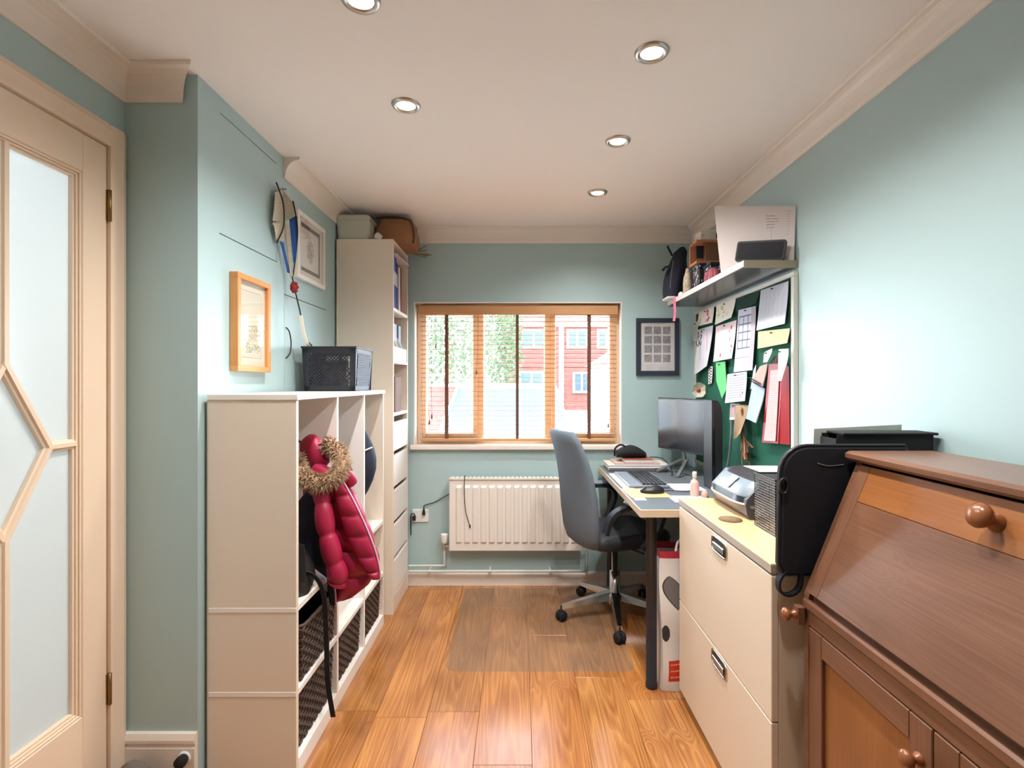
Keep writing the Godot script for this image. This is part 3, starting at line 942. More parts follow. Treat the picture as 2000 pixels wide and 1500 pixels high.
func wicker_basket(label: String, c: Vector3, w: float, h: float, d: float, turn := 0.0, tip := 0.0) -> Node3D:
	# c is the middle of the bottom edge; d runs along x, w along z
	var t := thing("wicker_basket", label, "basket", c, "woven brown cubby baskets")
	O = Vector3.ZERO
	var st := mb()
	var rows := int(h / 0.016)
	for s in [[Vector3(d / 2, 0, 0), Vector3(0, 0, 1), w], [Vector3(-d / 2, 0, 0), Vector3(0, 0, 1), w], [Vector3(0, 0, w / 2), Vector3(1, 0, 0), d], [Vector3(0, 0, -w / 2), Vector3(1, 0, 0), d]]:
		var along: Vector3 = s[1]
		var nrm: Vector3 = (s[0] as Vector3).normalized()
		var n := int(s[2] / 0.024)
		for r in rows:
			var taper := 1.0 - 0.06 * (1.0 - float(r) / rows)
			for k in n:
				var u: float = ((k + 0.5) / n - 0.5) * s[2]
				var proud := 0.003 if (k + r) % 2 == 0 else -0.002
				var p: Vector3 = (s[0] as Vector3) * taper + along * u * taper + nrm * (proud - 0.006) + Vector3(0, (r + 0.5) * h / rows, 0)
				var sz: Vector3 = Vector3(0.006, h / rows * 0.8, 0.006) + along.abs() * (s[2] / n * 1.04 - 0.006)
				bx(st, p, sz, 0.0025)
	done(st, "weave", M.wicker, t).set_meta("kind", "stuff")
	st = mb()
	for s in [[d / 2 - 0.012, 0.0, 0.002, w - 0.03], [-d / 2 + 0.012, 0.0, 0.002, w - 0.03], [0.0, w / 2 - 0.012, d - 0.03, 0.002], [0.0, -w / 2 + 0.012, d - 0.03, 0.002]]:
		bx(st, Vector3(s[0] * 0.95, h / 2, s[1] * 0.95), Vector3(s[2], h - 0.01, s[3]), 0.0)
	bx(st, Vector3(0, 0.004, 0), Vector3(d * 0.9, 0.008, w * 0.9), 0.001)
	done(st, "liner", M.weave_shade, t)  # dark sheets behind the weave, shade put into their colour
	st = mb()
	var ring := []
	for k in 40:
		var a := TAU * k / 39.0
		ring.append(Vector3(signf(cos(a)) * pow(absf(cos(a)), 0.3) * (d / 2 - 0.004), h + sin(a * 9.0) * 0.0015, signf(sin(a)) * pow(absf(sin(a)), 0.3) * (w / 2 - 0.004)))
	tube(st, ring, 0.007, 8)
	done(st, "rim", M.wicker, t)
	t.rotation = Vector3(0, turn, tip)
	return t

func cube_contents() -> void:
	var x := UX - 0.145
	wicker_basket("woven brown basket in the lower cubby closest to the door", Vector3(x, 0.063, -1.965), 0.345, 0.205, 0.27)
	wicker_basket("woven brown basket in the lower cubby, middle of three", Vector3(x, 0.063, -2.34), 0.325, 0.205, 0.27)
	wicker_basket("woven brown basket in the lower cubby closest to the window", Vector3(x, 0.063, -2.70), 0.315, 0.205, 0.27)
	wicker_basket("woven brown basket in the upper cubby under the coat", Vector3(x + 0.012, 0.305, -1.965), 0.33, 0.19, 0.27)
	# black lattice crate on top of the unit
	crate()
	# slumped black leather bag on the upper shelf, long strap hanging out
	var t := thing("leather_bag", "slumped black leather bag under the pink coat, long strap hanging to the floor", "bag", Vector3(-0.87, 0.594, -1.9))
	var rings := []
	for j in 9:
		var v := j / 8.0
		var ring := []
		for k in 28:
			var a := TAU * k / 28.0
			var bulge := 0.72 + 0.28 * sin(PI * clampf(v * 0.85 + 0.12, 0, 1))
			var rx := 0.118 * bulge * (1.0 - 0.35 * v * v)
			var rz := 0.09 * bulge * (1.0 - 0.25 * v)
			var wob := 1.0 + 0.05 * sin(a * 3.0 + v * 5.0) + 0.03 * sin(a * 7.0 + v * 11.0)
			ring.append(Vector3(-0.868 - v * 0.05, 0.595 + 0.20 * v, -1.89) + Vector3(signf(cos(a)) * pow(absf(cos(a)), 0.6) * rx * wob, 0.008 * sin(a * 2.0 + v * 3.0) * v, signf(sin(a)) * pow(absf(sin(a)), 0.6) * rz * wob))
		rings.append(ring)
	var st := mb()
	skin(st, rings)
	done(st, "body", M.black_leather, t)
	st = mb()
	card(st, Vector3(-0.93, 0.80, -1.808), Vector3(-0.76, 0.79, -1.808), Vector3(-0.745, 0.66, -1.80), Vector3(-0.94, 0.66, -1.80), Vector3(0, 0, 1), 0.004, 0.004, 0.003)
	var fl := done(st, "flap", M.black_leather, t)
	for q in [[-0.90, 0.685], [-0.86, 0.68], [-0.79, 0.685], [-0.85, 0.78]]:
		st = mb()
		lathe(st, [Vector2(0.006, 0), Vector2(0.005, 0.003), Vector2(0, 0.004)], at(Vector3(q[0], q[1], -1.793), aim(Vector3(0, 0, 1))), 10)
		done(st, "stud", M.steel, fl)
	st = mb()
	var path := curve([Vector3(-0.80, 0.68, -1.86), Vector3(-0.748, 0.655, -1.87), Vector3(-0.722, 0.58, -1.89), Vector3(-0.716, 0.42, -1.90), Vector3(-0.712, 0.25, -1.905), Vector3(-0.692, 0.118, -1.905)], 30)
	ribbon(st, path, Vector3(1, 0, 0.15), 0.019, 0.003)
	done(st, "strap", M.black_cloth, t)
	# bags hanging in the other bays
	t = thing("hanging_bag", "dark navy drawstring bag with pale piping hanging in the bay closest to the window", "bag", Vector3(-0.85, 0.80, -2.68))
	st = mb()
	rings = []
	for j in 8:
		var v := j / 7.0
		var ring := []
		var r := 0.075 * sin(PI * clampf(0.12 + v * 0.80, 0.0, 1.0)) + 0.004
		for k in 18:
			var a := TAU * k / 18.0
			ring.append(Vector3(-0.835 + cos(a) * r * 1.25, 1.12 - 0.36 * v, -2.64 + sin(a) * r))
		rings.append(ring)
	skin(st, rings)
	done(st, "pouch", M.navy_cloth, t)
	st = mb()
	tube(st, curve([Vector3(-0.90, 1.03, -2.57), Vector3(-0.82, 1.01, -2.562), Vector3(-0.745, 1.035, -2.60)], 12), 0.004, 6)
	done(st, "piping", M.cream_paper, t)
	st = mb()
	tube(st, curve([Vector3(-0.86, 1.11, -2.64), Vector3(-0.93, 1.17, -2.67), Vector3(-1.008, 1.192, -2.70), Vector3(-0.94, 1.16, -2.68), Vector3(-0.85, 1.11, -2.65)], 20), 0.004, 6)
	done(st, "drawstring", M.black_cloth, t)
	st = mb()
	tube(st, curve([Vector3(-0.835, 0.77, -2.64), Vector3(-0.83, 0.70, -2.64), Vector3(-0.82, 0.62, -2.63)], 8), 0.006, 6)
	done(st, "tail", M.black_cloth, t)
	t = thing("dark_jacket", "dark jacket hanging behind the fur hood in the middle bay", "jacket", Vector3(-0.9, 0.7, -2.3))
	st = mb()
	rings = []
	for j in 8:
		var v := j / 7.0
		var ring := []
		for k in 20:
			var a := TAU * k / 20.0
			var r := (0.05 + 0.05 * smoothstep(0.0, 0.25, v)) * (1.0 + 0.12 * sin(a * 4.0 + v * 2.0))
			ring.append(Vector3(-0.87 + cos(a) * r * 1.15, 1.09 - 0.42 * v, -2.30 + sin(a) * r))
		rings.append(ring)
	skin(st, rings)
	done(st, "body", M.navy_cloth, t)
	st = mb()
	tube(st, curve([Vector3(-0.86, 1.09, -2.30), Vector3(-0.95, 1.15, -2.32), Vector3(-1.008, 1.192, -2.33)], 10), 0.005, 6)
	done(st, "hanging_loop", M.black_cloth, t)

# flat ribbon along a path
func ribbon(st: SurfaceTool, path: Array, side: Vector3, w: float, th: float) -> void:
	var rings := []
	for i in path.size():
		var d: Vector3 = (path[mini(i + 1, path.size() - 1)] - path[maxi(i - 1, 0)]).normalized()
		var x := (side - d * side.dot(d)).normalized()
		var y := d.cross(x)
		rings.append([path[i] + x * w / 2 + y * th / 2, path[i] - x * w / 2 + y * th / 2, path[i] - x * w / 2 - y * th / 2, path[i] + x * w / 2 - y * th / 2])
	skin(st, rings, true, true, -1)

func crate() -> void:
	var x0 := -1.028; var x1 := -0.772; var z0 := -2.42; var z1 := -2.70; var y0 := 1.323; var y1 := 1.532
	var t := thing("lattice_crate", "black plastic lattice crate standing on the locker unit", "crate", Vector3((x0 + x1) / 2, y0, (z0 + z1) / 2))
	part(t, "floor_panel", M.black_plastic, Vector3(x0 + 0.008, y0, z0 - 0.008), Vector3(x1 - 0.008, y0 + 0.004, z1 + 0.008))
	for s in [[Vector3(x0, 0, z0), Vector3(x1, 0, z0), Vector3(0, 0, 1)], [Vector3(x0, 0, z1), Vector3(x1, 0, z1), Vector3(0, 0, -1)], [Vector3(x1, 0, z0), Vector3(x1, 0, z1), Vector3(1, 0, 0)], [Vector3(x0, 0, z0), Vector3(x0, 0, z1), Vector3(-1, 0, 0)]]:
		var a: Vector3 = s[0]; var b: Vector3 = s[1]; var n: Vector3 = s[2]
		var L := a.distance_to(b)
		var e := (b - a) / L
		var mid := (a + b) / 2
		var st := mb()
		var taper := 0.012
		var P := func(u: float, v: float) -> Vector3: return mid + e * u * (1.0 - 0.05 * (1.0 - v)) - n * taper * (1.0 - v) + Vector3(0, lerpf(y0, y1, v), 0)
		# solid borders
		var bw := 0.028
		for q in [[-L / 2, -L / 2 + bw, 0.0, 1.0], [L / 2 - bw, L / 2, 0.0, 1.0], [-L / 2, L / 2, 0.86, 1.0], [-L / 2, L / 2, 0.0, 0.12]]:
			var c := [P.call(q[0], q[2]), P.call(q[1], q[2]), P.call(q[1], q[3]), P.call(q[0], q[3])]
			skin(st, [[c[0], c[1], c[2], c[3]], [c[0] - n * 0.003, c[1] - n * 0.003, c[2] - n * 0.003, c[3] - n * 0.003]], true, true, -1)
		# crossing lattice bars
		var w2 := L / 2 - bw
		var hgt := (y1 - y0) * 0.74
		for dirn in [-1.0, 1.0]:
			var k := -w2 - hgt
			while k < w2 + hgt:
				var ua := k; var ub: float = k + dirn * hgt
				var pts := []
				for i in 9:
					var f := i / 8.0
					var uu := lerpf(ua, ub, f)
					if absf(uu) <= w2 + 0.001: pts.append(P.call(uu, 0.12 + 0.74 * f))
				if pts.size() > 1: ribbon(st, pts, e, 0.0062, 0.003)
				k += 0.0165
		# grip plate round the hand hole
		if absf(n.z) > 0.5:
			for q in [[-0.062, -0.045, 0.60, 0.82], [0.045, 0.062, 0.60, 0.82], [-0.062, 0.062, 0.56, 0.64]]:
				var c := [P.call(q[0], q[2]), P.call(q[1], q[2]), P.call(q[1], q[3]), P.call(q[0], q[3])]
				skin(st, [[c[0] + n * 0.001, c[1] + n * 0.001, c[2] + n * 0.001, c[3] + n * 0.001], [c[0] - n * 0.004, c[1] - n * 0.004, c[2] - n * 0.004, c[3] - n * 0.004]], true, true, -1)
		done(st, "lattice_side", M.crate_black, t)
	var st2 := mb()
	for q in [[Vector3(x0 - 0.004, y1 - 0.006, z0 + 0.004), Vector3(x1 + 0.004, y1 + 0.003, z0 - 0.004)], [Vector3(x0 - 0.004, y1 - 0.006, z1 + 0.004), Vector3(x1 + 0.004, y1 + 0.003, z1 - 0.004)], [Vector3(x1 - 0.004, y1 - 0.006, z0), Vector3(x1 + 0.004, y1 + 0.003, z1)], [Vector3(x0 - 0.004, y1 - 0.006, z0), Vector3(x0 + 0.004, y1 + 0.003, z1)]]:
		bb(st2, q[0], q[1], 0.002)
	done(st2, "rim", M.crate_black, t)
	# folded papers inside
	var p := thing("paper_bundle", "bundle of pale papers seen through the lattice crate", "papers", Vector3(-0.87, 1.328, -2.466))
	part(p, "folder", M.cream_paper, Vector3(-0.94, 1.328, -2.452), Vector3(-0.81, 1.47, -2.458), 0.0005)
	part(p, "folder", M.paper, Vector3(-0.93, 1.328, -2.465), Vector3(-0.80, 1.49, -2.48), 0.0005)

const TX := -0.7386
const TZ0 := -3.002
const TZ1 := -3.402
const TB := -1.066

func tall_unit() -> void:
	var t := thing("tall_bookcase", "tall narrow white bookcase with three open shelves over five drawers", "bookcase", Vector3((TX + TB) / 2, 0, (TZ0 + TZ1) / 2))
	var th := 0.018
	part(t, "side_panel", M.melamine, Vector3(TB, 0, TZ0), Vector3(TX, 2.206, TZ0 - th))
	part(t, "side_panel", M.melamine, Vector3(TB, 0, TZ1 + th), Vector3(TX, 2.206, TZ1))
	part(t, "back_panel", M.melamine, Vector3(TB - 0.006, 0.0, TZ0), Vector3(TB, 2.206, TZ1))
	part(t, "top_panel", M.melamine, Vector3(TB, 2.188, TZ0 - th), Vector3(TX, 2.206, TZ1 + th))
	part(t, "plinth", M.melamine, Vector3(TX - 0.02, 0.0, TZ0 - th), Vector3(TX - 0.002, 0.10, TZ1 + th))
	for y in [1.79, 1.48, 1.165]:
		part(t, "shelf", M.melamine_edge, Vector3(TB, y, TZ0 - th), Vector3(TX - 0.002, y + 0.02, TZ1 + th))
	var ys := [1.142, 0.945, 0.735, 0.530, 0.320]
	for k in 5:
		var top: float = ys[k]
		var bot: float = (ys[k + 1] + 0.012 if k < 4 else 0.112)
		var d := part(t, "drawer", M.melamine_edge, Vector3(TX - 0.018, bot, TZ0 - th - 0.001), Vector3(TX - 0.001, top - 0.014, TZ1 + th + 0.001), 0.002)
		part(d, "drawer_side", M.melamine, Vector3(TB + 0.02, bot + 0.012, TZ0 - th - 0.012), Vector3(TX - 0.0185, top - 0.06, TZ0 - th - 0.024), 0.0)
		part(d, "drawer_side", M.melamine, Vector3(TB + 0.02, bot + 0.012, TZ1 + th + 0.024), Vector3(TX - 0.0185, top - 0.06, TZ1 + th + 0.012), 0.0)
		part(d, "drawer_base", M.melamine, Vector3(TB + 0.02, bot + 0.012, TZ0 - th - 0.024), Vector3(TX - 0.0185, bot + 0.018, TZ1 + th + 0.024), 0.0)

func tall_contents() -> void:
	# binders on the top shelf: spines face the room
	var z := TZ0 - 0.024
	var k := 0
	for q in [[0.045, 0.30, rgb(70, 110, 190), "pale blue ring binder, first on the top shelf of the bookcase"], [0.05, 0.31, rgb(40, 60, 150), "royal blue ring binder on the top shelf of the bookcase"], [0.045, 0.29, rgb(32, 40, 96), "dark navy ring binder on the top shelf of the bookcase"], [0.03, 0.27, rgb(225, 222, 220), "thin white folder between the navy and red binders"], [0.05, 0.28, rgb(120, 34, 34), "dark red ring binder on the top shelf of the bookcase"]]:
		var x1 := TX - 0.006 - 0.004 * (k % 3)
		var t := thing("ring_binder", q[3], "binder", Vector3(x1 - 0.13, 1.811, z - q[0] / 2), "binders on the top bookcase shelf")
		var m := mat("binder%d" % k, q[2], 0.5)
		part(t, "cover", m, Vector3(x1 - 0.26, 1.811, z), Vector3(x1, 1.811 + q[1], z - 0.003), 0.001)
		part(t, "cover", m, Vector3(x1 - 0.26, 1.811, z - q[0] + 0.003), Vector3(x1, 1.811 + q[1], z - q[0]), 0.001)
		part(t, "spine", m, Vector3(x1 - 0.003, 1.811, z - 0.003), Vector3(x1, 1.811 + q[1], z - q[0] + 0.003), 0.001)
		part(t, "pages", M.paper, Vector3(x1 - 0.25, 1.815, z - 0.004), Vector3(x1 - 0.012, 1.805 + q[1], z - q[0] + 0.004), 0.0)
		if k < 3: part(t, "spine_label", M.paper, Vector3(x1, 1.95, z - 0.012), Vector3(x1 + 0.0006, 2.03, z - q[0] + 0.012), 0.0)
		z -= q[0] + 0.003
		k += 1
	# loose papers lying over the binders
	for q in [[2.146, -3.12, "pinkish loose papers laid over the ring binders", rgb(222, 206, 216)], [2.15, -3.285, "white loose papers laid over the red binder", rgb(226, 226, 226)]]:
		var st := mb()
		O = Vector3(-0.86, q[0], q[1])
		card(st, Vector3(-0.98, q[0], q[1] + 0.09), Vector3(-0.98, q[0], q[1] - 0.09), Vector3(-0.725, q[0] - 0.004, q[1] - 0.09), Vector3(-0.725, q[0] - 0.004, q[1] + 0.085), Vector3(0, 1, 0), 0.006, -0.012, 0.002)
		solo(st, "loose_papers", mat("loose%d" % k, q[3], 0.85), q[2], "papers", O)
		k += 1
	# magazine files with scooped fronts
	for q in [[-3.03, "white scooped magazine file on the second bookcase shelf, closest to the crate"], [-3.15, "white scooped magazine file in the middle of the second bookcase shelf"], [-3.27, "white scooped magazine file on the second bookcase shelf, closest to the window"]]:
		var x1 := TX - 0.005
		var zz: float = q[0]
		var t := thing("magazine_file", q[1], "magazine file", Vector3(x1 - 0.12, 1.501, zz - 0.05), "magazine files on the second bookcase shelf")
		for zs in [zz, zz - 0.097]:
			var st := mb()
			var poly := [Vector2(-0.24, 0), Vector2(0, 0), Vector2(0, 0.08)]
			for i in 7:
				var a := i / 6.0
				poly.append(Vector2(-0.05 * sin(a * PI / 2) - 0.06 * a * a, 0.08 + 0.185 * a))
			poly.append(Vector2(-0.24, 0.265))
			prism(st, poly, Vector3(x1, 1.501, zs), Vector3(x1, 1.501, zs - 0.003), Vector3(1, 0, 0), Vector3(0, 1, 0))
			done(st, "side", M.white_plastic, t)
		part(t, "front", M.white_plastic, Vector3(x1 - 0.003, 1.501, zz - 0.003), Vector3(x1, 1.58, zz - 0.097), 0.0)
		part(t, "back", M.white_plastic, Vector3(x1 - 0.24, 1.501, zz - 0.003), Vector3(x1 - 0.237, 1.766, zz - 0.097), 0.0)
		part(t, "papers", M.grey_plastic, Vector3(x1 - 0.23, 1.504, zz - 0.012), Vector3(x1 - 0.03, 1.73, zz - 0.085), 0.0)
	# brown box and a white folder on the third shelf
	var t3 := thing("storage_box", "brown cardboard box file on the third bookcase shelf", "box", Vector3(-0.86, 1.186, -3.2))
	var bm := mat("box_brown", rgb(112, 82, 66), 0.75)
	part(t3, "body", bm, Vector3(-0.99, 1.186, -3.10), Vector3(TX - 0.012, 1.40, -3.26), 0.003)
	var t4 := thing("white_folder", "white folder standing beside the brown box file", "folder", Vector3(-0.86, 1.186, -3.05))
	part(t4, "cover", M.paper, Vector3(-0.99, 1.186, -3.04), Vector3(TX - 0.04, 1.43, -3.043), 0.0005)
	part(t4, "cover", M.paper, Vector3(-0.99, 1.186, -3.058), Vector3(TX - 0.04, 1.425, -3.061), 0.0005)
	part(t4, "spine", M.paper, Vector3(TX - 0.042, 1.186, -3.043), Vector3(TX - 0.04, 1.425, -3.058), 0.0)
	# on top: lidded box, brown bag, tissue, dried grass
	var t5 := thing("lidded_box", "pale translucent lidded plastic box on top of the bookcase", "box", Vector3(-0.97, 2.207, -3.12))
	var pm := mat("box_pale", rgb(196, 198, 184), 0.35)
	var st5 := mb()
	var rings := []
	for q in [[2.207, 0.086, 0.098], [2.212, 0.09, 0.102], [2.32, 0.098, 0.11]]:
		rings.append(rrect(Vector3(-0.982, q[0], -3.12), q[1], q[2], 0.02))
	skin(st5, rings, true, true, -1)
	done(st5, "tub", pm, t5)
	for zz in [-3.03, -3.07, -3.11]:
		part(t5, "ridge", pm, Vector3(-0.891, 2.225, zz), Vector3(-0.884, 2.315, zz - 0.012), 0.002)
	st5 = mb()
	skin(st5, [rrect(Vector3(-0.982, 2.32, -3.12), 0.102, 0.115, 0.02), rrect(Vector3(-0.982, 2.345, -3.12), 0.102, 0.115, 0.02), rrect(Vector3(-0.982, 2.353, -3.12), 0.094, 0.107, 0.02)], true, true, -1)
	done(st5, "lid", pm, t5)
	var t6 := thing("leather_satchel", "tan brown leather bag lying on top of the bookcase", "bag", Vector3(-0.78, 2.207, -3.2))
	var lm := mat("tan_leather", rgb(150, 104, 66), 0.55)
	st5 = mb()
	rings = []
	for j in 10:
		var v := j / 9.0
		var s := 0.86 + 0.14 * sin(PI * minf(1.0, v * 1.1 + 0.1))
		var ring := rrect(Vector3(-0.765 + 0.012 * v, 2.208 + 0.155 * v, -3.22), 0.115 * s, 0.14 * s * (1.0 - 0.15 * v), 0.035)
		for k2 in ring.size():
			ring[k2] += Vector3(sin(k2 * 1.7 + v * 4.0), sin(k2 * 0.9) * v, cos(k2 * 1.3 + v * 3.0)) * 0.004
		rings.append(ring)
	skin(st5, rings)
	done(st5, "body", lm, t6)
	st5 = mb()
	tube(st5, curve([Vector3(-0.70, 2.36, -3.12), Vector3(-0.655, 2.34, -3.10), Vector3(-0.64, 2.27, -3.11), Vector3(-0.65, 2.22, -3.14)], 14), 0.006, 7)
	done(st5, "strap", mat("strap_brown", rgb(84, 54, 36), 0.6), t6)
	st5 = mb()
	ribbon(st5, curve([Vector3(-0.87, 2.368, -3.12), Vector3(-0.78, 2.374, -3.12), Vector3(-0.69, 2.366, -3.13)], 10), Vector3(0, 0, 1), 0.02, 0.004)
	done(st5, "zip", M.strap_brown, t6)
	O = Vector3(-0.835, 2.207, -3.025)
	st5 = mb()
	rings = []
	for j in 6:
		var v := j / 5.0
		var ring := []
		for k2 in 14:
			var a := TAU * k2 / 14.0
			var r := 0.024 * sin(PI * (0.2 + 0.7 * v)) * (1.0 + 0.2 * sin(a * 3.0 + v * 5.0))
			ring.append(O + Vector3(cos(a) * r, 0.001 + 0.042 * v, sin(a) * r * 0.6))
		rings.append(ring)
	skin(st5, rings)
	solo(st5, "crumpled_tissue", M.paper, "crumpled white tissue on the front edge of the bookcase top", "tissue", O)
	var t7 := thing("dried_grass", "dried grass and seed heads sticking out over the bookcase top", "dried grass", Vector3(-0.72, 2.207, -3.34))
	var gm := mat("straw", rgb(150, 130, 104), 0.9)
	for i in 11:
		st5 = mb()
		var e := Vector3(-0.655 + rng.randf_range(-0.04, 0.075), 2.225 + rng.randf_range(-0.03, 0.045), -3.395 + rng.randf_range(-0.03, 0.015))
		tube(st5, [Vector3(-0.80, 2.212, -3.39), Vector3(-0.73, 2.22, -3.385), e], [0.0016, 0.0016, 0.0035], 5)
		done(st5, "stalk", gm, t7)

func rrect(c: Vector3, hx: float, hz: float, r: float, n := 4) -> Array:
	var out := []
	for q in [[1.0, 1.0, 0.0], [-1.0, 1.0, 90.0], [-1.0, -1.0, 180.0], [1.0, -1.0, 270.0]]:
		for k in n + 1:
			var a := deg_to_rad(q[2] + 90.0 * k / n)
			out.append(c + Vector3(q[0] * (hx - r) + cos(a) * r, 0, q[1] * (hz - r) + sin(a) * r))
	return out

# ---------------------------------------------------------------- bureau
func bureau() -> void:
	var z0 := -1.352; var z1 := -0.508; var zm := (z0 + z1) / 2
	var xf := 0.752; var xk := 1.095
	var t := thing("wooden_bureau", "reddish brown wooden bureau with sloping flap and panelled cupboard doors", "bureau", Vector3((xf + xk) / 2, 0, zm))
	var side := [Vector2(xf, 0.0), Vector2(xk, 0.0), Vector2(xk, 1.155), Vector2(0.893, 1.155), Vector2(xf, 0.806)]
	for zz in [[z0, z0 + 0.022], [z1, z1 - 0.022]]:
		var st := mb()
		prism(st, side, Vector3(0, 0, zz[0]), Vector3(0, 0, zz[1]), Vector3(1, 0, 0), Vector3(0, 1, 0))
		done(st, "side_panel", M.bureau, t)
	part(t, "back_panel", M.bureau, Vector3(xk - 0.008, 0.02, z0 + 0.022), Vector3(xk, 1.155, z1 - 0.022), 0.0, 2)
	# moulded top
	var st2 := mb()
	prism(st2, [Vector2(0.868, 1.163), Vector2(0.875, 1.156), Vector2(1.10, 1.156), Vector2(1.10, 1.180), Vector2(0.880, 1.180), Vector2(0.868, 1.174)], Vector3(0, 0, z0 - 0.012), Vector3(0, 0, z1 + 0.012), Vector3(1, 0, 0), Vector3(0, 1, 0))
	done(st2, "top_board", M.bureau, t)
	# flap: two end stiles, a top rail and the broad field between
	var s0 := Vector2(0.893, 1.150); var s1 := Vector2(xf, 0.812)
	var d2 := (s1 - s0).normalized()
	var nn := Vector2(d2.y, -d2.x)
	if nn.x > 0: nn = -nn
	var B := Basis(Vector3(nn.x, nn.y, 0), Vector3(-d2.x, -d2.y, 0), Vector3(nn.x, nn.y, 0).cross(Vector3(-d2.x, -d2.y, 0)))
	var L := s0.distance_to(s1)
	var fl := Node3D.new()
	fl.name = "flap"
	t.add_child(fl)
	var P := func(s: float, z: float, up: float) -> Vector3: return Vector3(s0.x + d2.x * s + nn.x * up, s0.y + d2.y * s + nn.y * up, z)
	for q in [["flap_rail", 0.004, 0.098, z0 + 0.064, z1 - 0.064, 2, "bureau_rail"], ["flap_field", 0.0988, L - 0.004, z0 + 0.064, z1 - 0.064, 2, "bureau"], ["flap_stile", 0.004, L - 0.004, z0 + 0.024, z0 + 0.0632, 1, "bureau"], ["flap_stile", 0.004, L - 0.004, z1 - 0.0632, z1 - 0.024, 1, "bureau"]]:
		var st := mb()
		bx(st, P.call((q[1] + q[2]) / 2, (q[3] + q[4]) / 2, -0.004), Vector3(0.02, q[2] - q[1], absf(q[4] - q[3])), 0.0012, B, q[5], Vector2(rng.randf() * 2.0, rng.randf() * 2.0))
		done(st, q[0], M[q[6]], fl)
	wood_knob(fl, P.call(0.05, zm, 0.004), Vector3(nn.x, nn.y, 0), 0.024)
	# shadow groove, frieze, cupboard
	part(t, "inner_rail", M.bureau, Vector3(xf + 0.012, 0.785, z0 + 0.022), Vector3(xf + 0.03, 0.812, z1 - 0.022), 0.0, 2)
	part(t, "moulding", M.bureau, Vector3(xf - 0.006, 0.770, z0 + 0.0), Vector3(xf + 0.012, 0.797, z1 - 0.0), 0.005, 2)
	part(t, "frieze_rail", M.bureau, Vector3(xf, 0.732, z0 + 0.022), Vector3(xf + 0.02, 0.770, z1 - 0.022), 0.001, 2)
	part(t, "plinth", M.bureau, Vector3(xf - 0.004, 0.0, z0), Vector3(xf + 0.02, 0.075, z1), 0.003, 2)
	part(t, "carcass_floor", M.bureau, Vector3(xf + 0.02, 0.05, z0 + 0.022), Vector3(xk - 0.01, 0.075, z1 - 0.022), 0.0, 2)
	part(t, "writing_board", M.bureau, Vector3(xf + 0.03, 0.785, z0 + 0.022), Vector3(xk - 0.01, 0.805, z1 - 0.022), 0.0, 2)
	for s in [[z0 + 0.024, zm - 0.0015, -1.0], [zm + 0.0015, z1 - 0.024, 1.0]]:
		var a: float = s[0]; var b: float = s[1]
		var dr := Node3D.new()
		dr.name = "cupboard_door"
		t.add_child(dr, true)
		var y0 := 0.080; var y1 := 0.729; var w := 0.055
		part(dr, "door_stile", M.bureau, Vector3(xf - 0.001, y0, a), Vector3(xf + 0.019, y1, a + w), 0.002)
		part(dr, "door_stile", M.bureau, Vector3(xf - 0.001, y0, b - w), Vector3(xf + 0.019, y1, b), 0.002)
		part(dr, "door_rail", M.bureau, Vector3(xf - 0.001, y1 - w, a + w), Vector3(xf + 0.019, y1, b - w), 0.002, 2)
		part(dr, "door_rail", M.bureau, Vector3(xf - 0.001, y0, a + w), Vector3(xf + 0.019, y0 + w, b - w), 0.002, 2)
		part(dr, "door_panel", M.bureau_rail, Vector3(xf + 0.009, y0 + w - 0.004, a + w - 0.004), Vector3(xf + 0.015, y1 - w + 0.004, b - w + 0.004), 0.0, 1)
		wood_knob(dr, Vector3(xf - 0.001, 0.655, b - 0.028 if s[2] < 0 else a + 0.028), Vector3(-1, 0, 0), 0.017)
		for y in [0.62, 0.17]:
			part(dr, "hinge", M.brass, Vector3(xf - 0.003, y, (a - 0.001) if s[2] < 0 else (b - 0.001)), Vector3(xf - 0.001, y + 0.06, (a + 0.003) if s[2] < 0 else (b + 0.003)), 0.0)
	# pull-out flap supports with their knobs
	for zz in [z0 + 0.006, z1 - 0.030]:
		var lp := part(t, "flap_support", M.bureau, Vector3(xf - 0.026, 0.728, zz - 0.012), Vector3(xf - 0.006, 0.776, zz + 0.012), 0.002, 0)
		wood_knob(lp, Vector3(xf - 0.026, 0.753, zz), Vector3(-1, 0, 0), 0.0165)

func wood_knob(parent: Node, p: Vector3, n: Vector3, r: float) -> void:
	var st := mb()
	lathe(st, [Vector2(r * 0.7, 0.0), Vector2(r * 0.72, r * 0.25), Vector2(r * 0.42, r * 0.55), Vector2(r * 0.40, r * 0.85), Vector2(r * 0.85, r * 1.15), Vector2(r, r * 1.5), Vector2(r * 0.93, r * 1.8), Vector2(r * 0.55, r * 2.08), Vector2(0, r * 2.15)], at(p, aim(n)), 24)
	done(st, "knob", M.bureau_knob, parent)

# ---------------------------------------------------------------- filing cabinet
const CX := 0.694
const CZ0 := -1.41
const CZ1 := -2.217
const CT := 0.863

